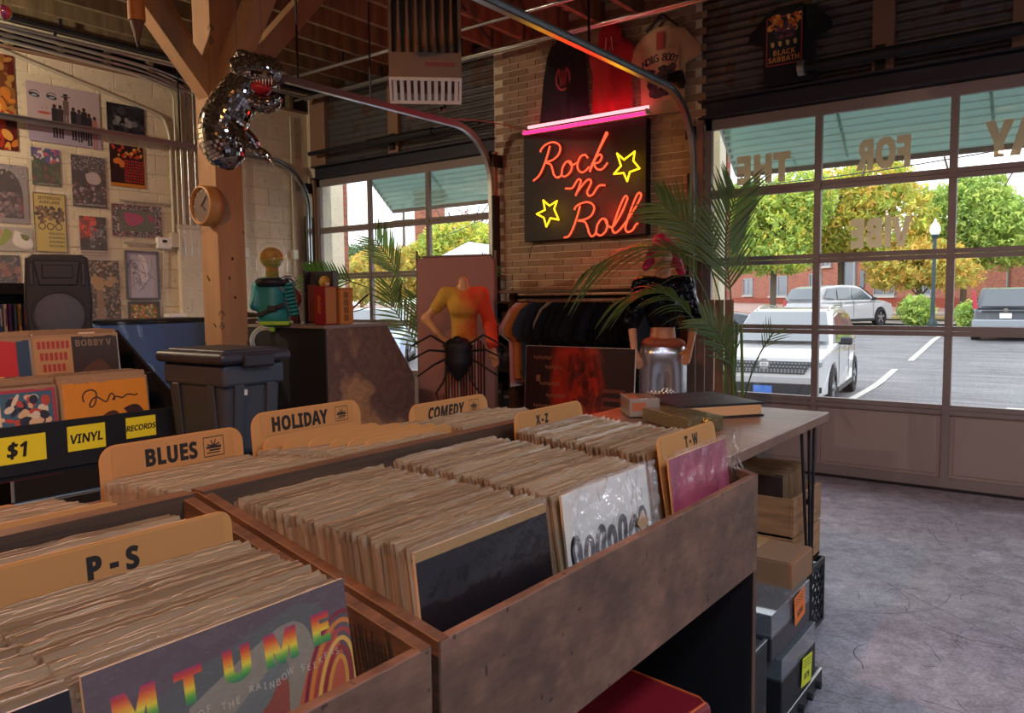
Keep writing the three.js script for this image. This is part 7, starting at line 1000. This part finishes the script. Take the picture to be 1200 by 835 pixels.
// ------------------------------------------------------------------ neon sign
const neonRed = glow(0xff4a2c, 2.5), neonYellow = glow(0xffc21a, 2.6), neonPink = glow(0xff2a70, 2.6), neonPale = glow(0xff9aa0, 2.2);
{
  const t = thing('neon_sign', 'black boxed neon sign reading Rock -n- Roll with two yellow stars', 'neon sign', [-4.62, 2.02, -6.36]);
  part('box', rb(1.35, 1.03, 0.09, 0.008, 0.645, 0.505, -0.055), mat(0x0c0a0e, 0.6), t);
  const P = (a, z = 0.025) => { const o = []; for (let i = 0; i < a.length; i += 2) o.push([a[i] / 1000, a[i + 1] / 1000, z]); return o; };
  const word = (name, list) => { const g = list.map((a) => tube(P(a), 0.0085, a.length * 5, 8, false, 0.5)); part(name, g, neonRed, t); };
  word('word_rock', [[113, 576, 182, 621, 231, 694, 280, 800, 310, 887], [196, 843, 214, 872, 262, 905, 341, 918, 411, 890, 429, 840, 398, 784, 334, 749, 260, 738, 315, 712, 338, 663, 357, 607, 397, 578, 439, 599, 454, 664, 496, 715, 546, 710, 560, 663, 537, 612, 481, 581, 435, 599], [528, 708, 560, 678, 617, 694], [736, 726, 707, 756, 662, 750, 628, 701, 624, 641, 662, 602, 707, 609, 749, 642], [753, 597, 785, 653, 851, 776, 912, 869, 944, 916, 933, 932, 905, 881, 840, 763, 773, 643, 758, 596], [780, 661, 829, 723, 868, 741, 885, 717, 859, 675, 807, 662, 828, 619, 872, 603, 911, 621, 944, 658]]);
  word('letter_n', [[485, 467, 559, 464, 595, 503, 628, 538, 659, 527, 645, 483, 599, 390], [613, 417, 661, 466, 713, 514, 753, 527, 771, 501, 748, 454, 726, 411, 748, 377, 788, 387, 828, 436, 863, 461, 919, 457]]);
  word('word_roll', [[468, 6, 521, 18, 568, 87, 614, 190, 649, 292], [585, 259, 599, 285, 649, 311, 728, 320, 788, 293, 801, 247, 765, 189, 689, 160, 625, 156, 698, 140, 729, 87, 747, 31, 778, 0, 818, 30, 836, 101, 884, 154, 932, 140, 942, 87, 918, 32, 866, 3, 818, 30], [919, 141, 953, 86, 1005, 79, 1086, 185, 1140, 290, 1151, 326, 1128, 341, 1086, 277, 1026, 143, 996, 57, 1018, 19, 1069, 42, 1149, 125, 1235, 237, 1286, 324, 1278, 355, 1248, 343, 1194, 235, 1138, 89, 1132, 42, 1157, 18, 1203, 34, 1231, 72, 1256, 92]]);
  for (const a of [[1044, 730, 1117, 666, 1225, 726, 1210, 647, 1272, 572, 1175, 551, 1148, 472, 1113, 549, 1012, 550, 1086, 615], [228, 378, 300, 320, 388, 359, 354, 286, 406, 179, 311, 201, 262, 122, 234, 210, 149, 252, 247, 284]]) {
    const p = P(a), g = []; for (let i = 0; i < p.length; i++) { const q = p[(i + 1) % p.length]; g.push(rod(p[i], q, 0.0085, 8), sph(0.0085, ...p[i], 1, 1, 1, 8)); } part('star', g, neonYellow, t);
  }
  part('tube_support', [[180, 620], [400, 590], [700, 605], [900, 640], [560, 464], [860, 461], [520, 18], [780, 4], [1010, 40], [1200, 150], [1117, 660], [300, 320]].map(([a, b]) => rod([a / 1000, b / 1000, -0.01], [a / 1000, b / 1000, 0.018], 0.004, 6)), M.galv, t);
  part('power_cord', tube([[0.1, -0.005, -0.03], [0.02, -0.08, -0.05], [-0.02, -0.16, -0.08]], 0.004, 16, 6), M.black, t);
  const L = (c, k, x, y) => { const l = new THREE.PointLight(c, k); l.shadow.radius = 6; lampLight(l, [-4.62 + x, 2.02 + y, -6.2]); };
  L(0xff2a12, 0.5, 0.5, 0.75); L(0xff2a12, 0.5, 0.95, 0.2); L(0xff2a12, 0.25, 0.7, 0.45); L(0xffb820, 0.16, 1.14, 0.6); L(0xffb820, 0.16, 0.28, 0.25);
  const b = thing('light_tube_bar', 'pink fluorescent tube bar mounted over the neon sign', 'tube light', [-3.93, 3.07, -6.33]);
  part('fixture', rb(1.36, 0.03, 0.05, 0.006, 0, 0.0, -0.02), M.white, b); part('pink_tube', [cyl(0.017, 0.017, 1.32, 0, -0.012, 0.03, 0, 0, PI / 2, 14)], neonPink, b); part('pale_tube', [cyl(0.015, 0.015, 1.3, 0.03, 0.04, 0.012, 0, 0, PI / 2, 14)], neonPale, b); part('end_cap', [-0.67, 0.67].map((x) => rb(0.03, 0.05, 0.05, 0.01, x, 0, 0.02)), M.white, b); part('cord', tube([[-0.67, 0, 0], [-0.9, 0.1, 0.05], [-1.3, 0.2, 0.06], [-2.2, 0.36, 0.06]], 0.006, 30, 6), mat(0xb04048, 0.5), b);
  const ra = new THREE.RectAreaLight(0xff3070, 9, 1.3, 0.04); lampLight(ra, [-3.93, 3.06, -6.27], [-3.93, 3.3, -4.5]); const rb2 = new THREE.RectAreaLight(0xff3058, 14, 1.3, 0.03); lampLight(rb2, [-3.9, 3.135, -6.31], [-3.9, 4.2, -6.42]);
}
// ------------------------------------------------------------------ clothes hung on the walls
function printOn(s, w, h, x, y, z, draw) { part('print', bx(w, h, 0.0012, x, y, z), new THREE.MeshStandardMaterial({ map: canTex(256, Math.round(256 * h / w), draw), roughness: 0.85, transparent: false }), s); }
{
  const z = -6.42, s = thing('hooded_shirt', 'long black hooded shirt with a round red emblem over the neon sign', 'shirt', [-4.19, 3.8, z]);
  const out = [[-0.29, -0.7], [0.27, -0.72], [0.25, -0.25], [0.23, -0.04], [0.08, 0.0], [0.05, -0.06], [-0.04, -0.06], [-0.08, 0.04], [-0.14, 0.06], [-0.2, -0.02], [-0.25, -0.25]]; part('fabric', cloth(subdiv(out, 0.05, 16), 0.012, 16, 1), mat(0x14161e, 0.9), s); part('hood', cloth(subdiv([[-0.14, -0.06], [0.1, -0.06], [0.1, 0.04], [0.03, 0.08], [-0.06, 0.09], [-0.14, 0.04]], 0.07, 10), 0.006, 20, 3).translate(0, 0, 0.012), mat(0x10121a, 0.9), s);
  printOn(s, 0.19, 0.25, 0.0, -0.27, 0.034, (c, w, h) => { c.fillStyle = '#14161e'; c.fillRect(0, 0, w, h); c.strokeStyle = '#9a4448'; c.lineWidth = 26; c.beginPath(); c.ellipse(w / 2, h / 2, w * 0.4, h * 0.42, 0, -1.1, 4.2); c.stroke(); for (let i = 0; i < 4; i++) { c.lineWidth = 14; c.beginPath(); c.moveTo(80 + i * 32, 60); c.bezierCurveTo(60 + i * 40, 120, 110 + i * 20, 180, 80 + i * 32, 260); c.stroke(); } c.strokeStyle = '#14161e'; c.lineWidth = 4; for (let i = 0; i < 14; i++) { c.beginPath(); c.arc(w / 2, h / 2, 90, i * 0.45, i * 0.45 + 0.1); c.stroke(); } });
  const r = thing('hooded_jacket', 'shiny red hooded jacket over the neon sign', 'jacket', [-3.68, 3.84, z]); const sh = pmat(0x9c1a28, 0.42, { sheen: 0.5, sheenColor: new THREE.Color(0xff5060), sheenRoughness: 0.4 });
  part('fabric', cloth(subdiv([[-0.19, -0.74], [0.22, -0.72], [0.21, -0.3], [0.24, -0.14], [0.06, 0.0], [-0.06, 0.0], [-0.24, -0.16], [-0.2, -0.3]], 0.06, 18), 0.014, 26, 2), sh, r); part('hood', cloth(subdiv([[-0.12, -0.1], [0.1, -0.1], [0.12, 0.02], [0.06, 0.11], [-0.05, 0.12], [-0.13, 0.02]], 0.09, 10), 0.008, 20, 5).translate(0, 0, 0.014), sh, r); part('zip', bx(0.006, 0.6, 0.004, 0.01, -0.42, 0.04), M.galv, r); part('drawstring', [rod([-0.02, -0.04, 0.06], [-0.04, -0.2, 0.05], 0.003), rod([0.03, -0.04, 0.06], [0.04, -0.16, 0.05], 0.003)], M.white, r);
  const t = thing('tan_tee', 'tan tee with dark block lettering on a black hanger beside the red jacket', 'shirt', [-3.17, 3.8, z - 0.005]);
  part('fabric', cloth(subdiv(teeOutline(0.44, 0.74, 0.14, 0.08), 0.035, 16), 0.008, 14, 4), mat(0xbb9a78, 0.9), t); part('hanger', [tube([[-0.15, -0.02, 0.02], [-0.05, 0.06, 0.02], [0, 0.1, 0.02], [0.05, 0.06, 0.02], [0.15, -0.02, 0.02]], 0.014, 24, 6)], M.black, t); part('neck_tag', bx(0.07, 0.15, 0.004, -0.01, -0.12, 0.03), mat(0xa03c40, 0.7), t);
  printOn(t, 0.36, 0.44, -0.01, -0.42, 0.028, (c, w, h) => { c.fillStyle = '#b39372'; c.fillRect(0, 0, w, h); c.save(); c.translate(w / 2, 300); c.fillStyle = '#1e2530'; c.font = 'bold 64px sans-serif'; c.textAlign = 'center'; 'NOIG 8001'.split('').forEach((ch, i, a) => { c.save(); c.rotate((i - 4) * 0.11); c.fillText(ch, 0, -232); c.restore(); }); c.restore(); speck(c, w, h, 70, ['#2a2e36', '#3c3a3c', '#4a4440', '#1c2028'], 8, 26, [0.18, 0.36, 0.85, 0.88]); });
  const b = thing('black_tee', 'black tee printed BLACK SABBATH pinned on the ribbed siding', 'shirt', [-2.06, 3.72, -6.385]);
  part('fabric', cloth(subdiv(teeOutline(0.42, 0.6, 0.12, 0.09), 0.03, 16), 0.008, 12, 2), mat(0x12141d, 0.9), b); part('neck_rib', tube([[-0.09, -0.002, 0.012], [-0.045, -0.034, 0.016], [0, -0.043, 0.017], [0.045, -0.034, 0.016], [0.09, -0.002, 0.012]], 0.006, 24, 6), mat(0x0e1018, 0.9), b);
  printOn(b, 0.29, 0.43, -0.03, -0.25, 0.03, (c, w, h) => { c.fillStyle = '#12141d'; c.fillRect(0, 0, w, h); c.strokeStyle = '#a83a34'; c.lineWidth = 7; c.strokeRect(8, 40, w - 16, h - 56); for (const s of [0, 1]) speck(c, w, h, 18, ['#c8742a', '#d89a4a', '#a84e1c'], 6, 26, [0.08 + s * 0.5, 0.1, 0.42 + s * 0.5, 0.36]); speck(c, w, h, 30, ['#6a2c44', '#3a2444'], 6, 18, [0.2, 0.25, 0.8, 0.5]); for (let i = 0; i < 4; i++) { blob(c, '#b89a5a', [[34 + i * 52, 200], [60 + i * 52, 196], [62 + i * 52, 240], [40 + i * 52, 244]]); c.fillStyle = '#2a1c18'; c.fillRect(32 + i * 52, 190, 32, 16); } c.fillStyle = '#cf8a3c'; c.font = 'bold 50px sans-serif'; c.textAlign = 'center'; c.fillText('BLACK', w / 2, 300); c.fillText('SABBATH', w / 2, 346); });
  const d = thing('wall_spot', 'small dark lamp head on the brick pier below the tan tee', 'lamp', [-2.98, 3.3, -6.4]); part('head', [cyl(0.06, 0.045, 0.1, 0, 0, 0.06, PI / 2 - 0.4), rb(0.05, 0.12, 0.03, 0.01, 0, 0, 0)], M.black, d); part('vane', [bx(0.12, 0.004, 0.05, 0, 0.06, 0.12, 0.3), bx(0.004, 0.1, 0.05, 0.06, 0, 0.12), bx(0.004, 0.1, 0.05, -0.06, 0, 0.12)], M.black, d);
}
// ------------------------------------------------------------------ unit heater
{
  const t = thing('unit_heater', 'brown hanging unit heater with an open tube front and white discharge louvre', 'heater', [-3.42, 2.81, -3.66], 0.75), c = mat(0x6d5a4a, 0.5, { metalness: 0.3 });
  const w = 0.225; part('cabinet', [span(-w, -w + 0.02, 0, 0.86, -0.5, 0), span(w - 0.02, w, 0, 0.86, -0.5, 0), span(-w + 0.02, w - 0.02, 0, 0.86, -0.5, -0.48), span(-w + 0.02, w - 0.02, 0.84, 0.86, -0.48, 0), span(-w + 0.02, w - 0.02, 0, 0.02, -0.48, 0), span(-w + 0.02, w - 0.02, 0.02, 0.17, -0.015, 0)], c, t); part('inner_back', span(-w + 0.02, w - 0.02, 0.17, 0.84, -0.34, -0.32), c, t);
  for (let i = 0; i < 7; i++) part('exchanger_tube', lathe([[0, 0.17], [0.02, 0.17], [0.022, 0.2], [0.012, 0.38], [0.01, 0.5], [0.018, 0.66], [0.018, 0.84], [0, 0.84]], 14).translate(-0.165 + i * 0.055, 0, -0.07), mat(0x8a6a50, 0.5, { metalness: 0.2 }), t); part('cross_bar', [rod([-w + 0.02, 0.52, -0.03], [w - 0.02, 0.52, -0.03], 0.004), rod([-w + 0.02, 0.64, -0.03], [w - 0.02, 0.64, -0.03], 0.004)], c, t);
  const pl = part('name_plate', [rb(0.18, 0.028, 0.003, 0.001, 0.09, 0.1, 0.002)], mat(0x7a1f22, 0.4), t); part('plate_border', [bx(0.19, 0.002, 0.003, 0.09, 0.116, 0.0025), bx(0.19, 0.002, 0.003, 0.09, 0.084, 0.0025)], mat(0xb39a78, 0.4), pl);
  const l = part('louvre_frame', [span(-w, w, -0.004, 0.012, 0.005, 0.02), span(-w, w, -0.004, 0.012, -0.16, -0.145), span(-w, -w + 0.015, -0.004, 0.012, -0.145, 0.005), span(w - 0.015, w, -0.004, 0.012, -0.145, 0.005)].map((g) => g.rotateX(-0.75).translate(0, -0.004, 0.0)), M.white, t);
  for (let i = 0; i < 10; i++) part('louvre_blade', bx(0.024, 0.004, 0.145, -0.19 + i * 0.0424, 0.004, -0.07, 0, 0, 0.35).rotateX(-0.75).translate(0, -0.004, 0.0), M.white, l);
  part('discharge_duct', [bx(2 * w - 0.03, 0.004, 0.15, 0, 0.09, -0.07), span(-w + 0.004, -w + 0.012, 0, 0.09, -0.145, 0.005), span(w - 0.012, w - 0.004, 0, 0.09, -0.145, 0.005)].map((g) => g.rotateX(-0.75).translate(0, -0.004, 0)), c, t);
  part('hanger_rod', [rod([-0.18, 0.86, -0.1], [-0.18, 1.36, -0.1], 0.006), rod([0.18, 0.86, -0.1], [0.18, 1.36, -0.1], 0.006), rod([0, 0.86, -0.42], [0, 1.36, -0.42], 0.006)], M.steelDark, t); part('gas_pipe', tube([[0.12, -0.01, -0.3], [0.12, -0.1, -0.3], [0.1, -0.12, -0.2]], 0.012, 16, 7), M.steelDark, t);
}
// ------------------------------------------------------------------ mirrored dinosaur head
{
  const t = thing('mirror_dinosaur', 'dinosaur bust covered in small mirror tiles hanging by the timber post, mouth open', 'disco ornament', [-4.18, 2.6, -2.86], 0.648); t.scale.setScalar(0.94);
  const mir = mat(0xc9c4c0, 0.07, { metalness: 1 }), core = mat(0x2a2422, 0.6), q = 1 / 190, L = (x, y, z = 0) => V((x - 285) * q, (130 - y) * q, z);
  const ringLoft = (sp, nu, nv) => { // sp: [centre, rx, rz]
    const cc = new THREE.CatmullRomCurve3(sp.map((s) => s[0])), P = [];
    for (let i = 0; i <= nu; i++) { const k = i / nu, c = cc.getPoint(k), tn = cc.getTangent(k), f = k * (sp.length - 1), a = Math.min(sp.length - 2, Math.floor(f)), e = f - a, rx = sp[a][1] * (1 - e) + sp[a + 1][1] * e, rz = sp[a][2] * (1 - e) + sp[a + 1][2] * e, side = V(0, 0, 1), n = tn.clone().cross(side).normalize(), row = []; for (let j = 0; j < nv; j++) { const b = j / nv * 2 * PI; row.push(c.clone().addScaledVector(n, rx * q * Math.cos(b)).addScaledVector(side, rz * q * Math.sin(b))); } P.push(row); } return P; };
  const skin = (P) => { const pos = [], idx = [], nv = P[0].length; P.forEach((r) => r.forEach((p) => pos.push(p.x, p.y, p.z))); for (let i = 0; i < P.length - 1; i++) for (let j = 0; j < nv; j++) { const a = i * nv + j, b = i * nv + (j + 1) % nv; idx.push(a, a + nv, b, b, a + nv, b + nv); } for (const [r, fl] of [[0, 0], [P.length - 1, 1]]) { const c = P[r].reduce((s, p) => s.add(p), V()).multiplyScalar(1 / nv), k = pos.length / 3; pos.push(c.x, c.y, c.z); for (let j = 0; j < nv; j++) { const a = r * nv + j, b = r * nv + (j + 1) % nv; fl ? idx.push(a, k, b) : idx.push(a, b, k); } } const g = new THREE.BufferGeometry(); g.setAttribute('position', new THREE.Float32BufferAttribute(pos, 3)); g.setIndex(idx); g.computeVertexNormals(); return g; };
  const tiles = (P) => { const pos = [], nv = P[0].length; for (let i = 0; i < P.length - 1; i++) for (let j = 0; j < nv; j++) { const c4 = [P[i][j], P[i + 1][j], P[i + 1][(j + 1) % nv], P[i][(j + 1) % nv]], c = c4.reduce((s, p) => s.add(p), V()).multiplyScalar(0.25), n = c4[2].clone().sub(c4[0]).cross(c4[3].clone().sub(c4[1])).normalize(), jit = V(rr(-1, 1), rr(-1, 1), rr(-1, 1)).multiplyScalar(0.14), m = n.clone().add(jit).normalize(); const r = c4.map((p) => { const w = p.clone().sub(c).multiplyScalar(0.86); w.addScaledVector(m, -w.dot(m) * 1.0); return c.clone().add(w).addScaledVector(n, 0.0035); }); for (const k of [0, 2, 1, 0, 3, 2]) pos.push(r[k].x, r[k].y, r[k].z); } const g = new THREE.BufferGeometry(); g.setAttribute('position', new THREE.Float32BufferAttribute(pos, 3)); g.computeVertexNormals(); return g; };
  const body = ringLoft([[L(268, 200), 5, 5], [L(266, 190), 20, 19], [L(261, 170), 27, 26], [L(262, 148), 28, 27], [L(272, 128), 26, 26], [L(286, 108), 24, 24], [L(296, 94), 20, 20]], 30, 44);
  const head = ringLoft([[L(279, 92), 8, 9], [L(285, 88), 20, 22], [L(298, 84), 21, 25], [L(311, 84), 19, 23], [L(322, 86), 17, 19], [L(331, 91), 14, 15], [L(336, 95), 7, 8]], 24, 40);
  const jaw = ringLoft([[L(288, 108), 14, 18], [L(300, 119), 12, 18], [L(313, 124), 10, 16], [L(325, 121), 8, 13], [L(332, 115), 4, 7]], 16, 30);
  const brow = ringLoft([[L(283, 74, 0.06), 3, 3], [L(290, 69, 0.075), 6, 6], [L(298, 70, 0.075), 5, 6], [L(304, 74, 0.06), 2, 3]], 6, 12), brow2 = brow.map((r) => r.map((p) => V(p.x, p.y, -p.z)).reverse());
  const arm = (s) => ringLoft([[L(278, 150, s * 0.1), 7, 7], [L(290, 163, s * 0.13), 6, 6], [L(293, 172, s * 0.15), 5, 5], [L(303, 178, s * 0.16), 5, 5], [L(308, 184, s * 0.16), 3, 3]], 10, 12);
  part('core', [body, head, jaw, brow, brow2, arm(1), arm(-1)].map(skin), core, t);
  const mt = part('mirror_tiles', [body, head, jaw, brow, brow2, arm(1), arm(-1)].map(tiles), mir, t); mt.userData.kind = 'stuff';
  part('mouth', [sph(0.07, (308 - 285) * q, (130 - 106) * q, 0.02, 1.1, 0.62, 1.15, 20)], mat(0xa01c22, 0.4), t); const te = []; for (let i = 0; i < 9; i++) for (const s of [-1, 1]) { te.push(rod([(298 + i * 3.6 - 285) * q, (130 - 98) * q, s * 0.078], [(298 + i * 3.6 - 285) * q, (130 - 105) * q, s * 0.08], 0.006, 5, 0.001)); } part('teeth', te, M.white, t); for (const s of [-1, 1]) part('eye', sph(0.014, (298 - 285) * q, (130 - 79) * q, s * 0.112), mat(0xd8922c, 0.15), t);
  for (const s of [1, -1]) for (const k of [-1, 0, 1]) part('claw', rod([(308 - 285) * q, (130 - 184) * q, s * 0.16 + k * 0.012], [(312 - 285) * q, (130 - 191) * q, s * 0.165 + k * 0.02], 0.007, 6, 0.002), M.galv, t);
  part('hanging_wire', [rod([-0.02, 0.3, 0], [-0.02, 1.4, 0], 0.002, 5), rod([0.14, 0.28, 0], [0.14, 1.4, 0], 0.002, 5)], M.steelDark, t);
}

// ------------------------------------------------------------------ pendants of the room and added light panels, outside the frame
pendant(-1.3, 3.52, 0.8, LAMP_NEAR, 'dark metal pendant lamp with a warm bulb over the near bins');
pendant(-6.9, 3.4, -1.2, LAMP_WALL, 'bare warm bulb on a cord before the poster wall', true);
[[1.3, -1.7, 'added unseen square-edged light panel over the open floor, nearest the right door'], [3.2, -1.7, 'added unseen light panel over the open floor by the right wall'], [1.3, 1.4, 'added unseen light panel over the open floor behind the camera'], [3.2, 1.4, 'added unseen light panel in the corner behind the camera']].forEach(([x, z, label]) => {
  const t = thing('added_light_panel', label, 'added light', [x, 3.72, z]); part('housing', rb(0.66, 0.05, 1.26, 0.008, 0, 0.03, 0), M.white, t);
  part('diffuser', bx(0.6, 0.006, 1.2, 0, 0.0, 0), glow(0xdfe8ff, 2.5, 0xffffff), t); part('hanger_wire', [-0.5, 0.5].map((b) => rod([0, 0.05, b], [0, 0.43, b], 0.004)), M.steelDark, t);
  const l = new THREE.RectAreaLight(0xdfe8ff, ADDED_PANEL, 0.6, 1.2); l.position.set(x, 3.712, z); l.rotation.x = -PI / 2; scene.add(l);  // panels added out of frame to lift the brightness of the floor
});

renderer.render(scene, camera);
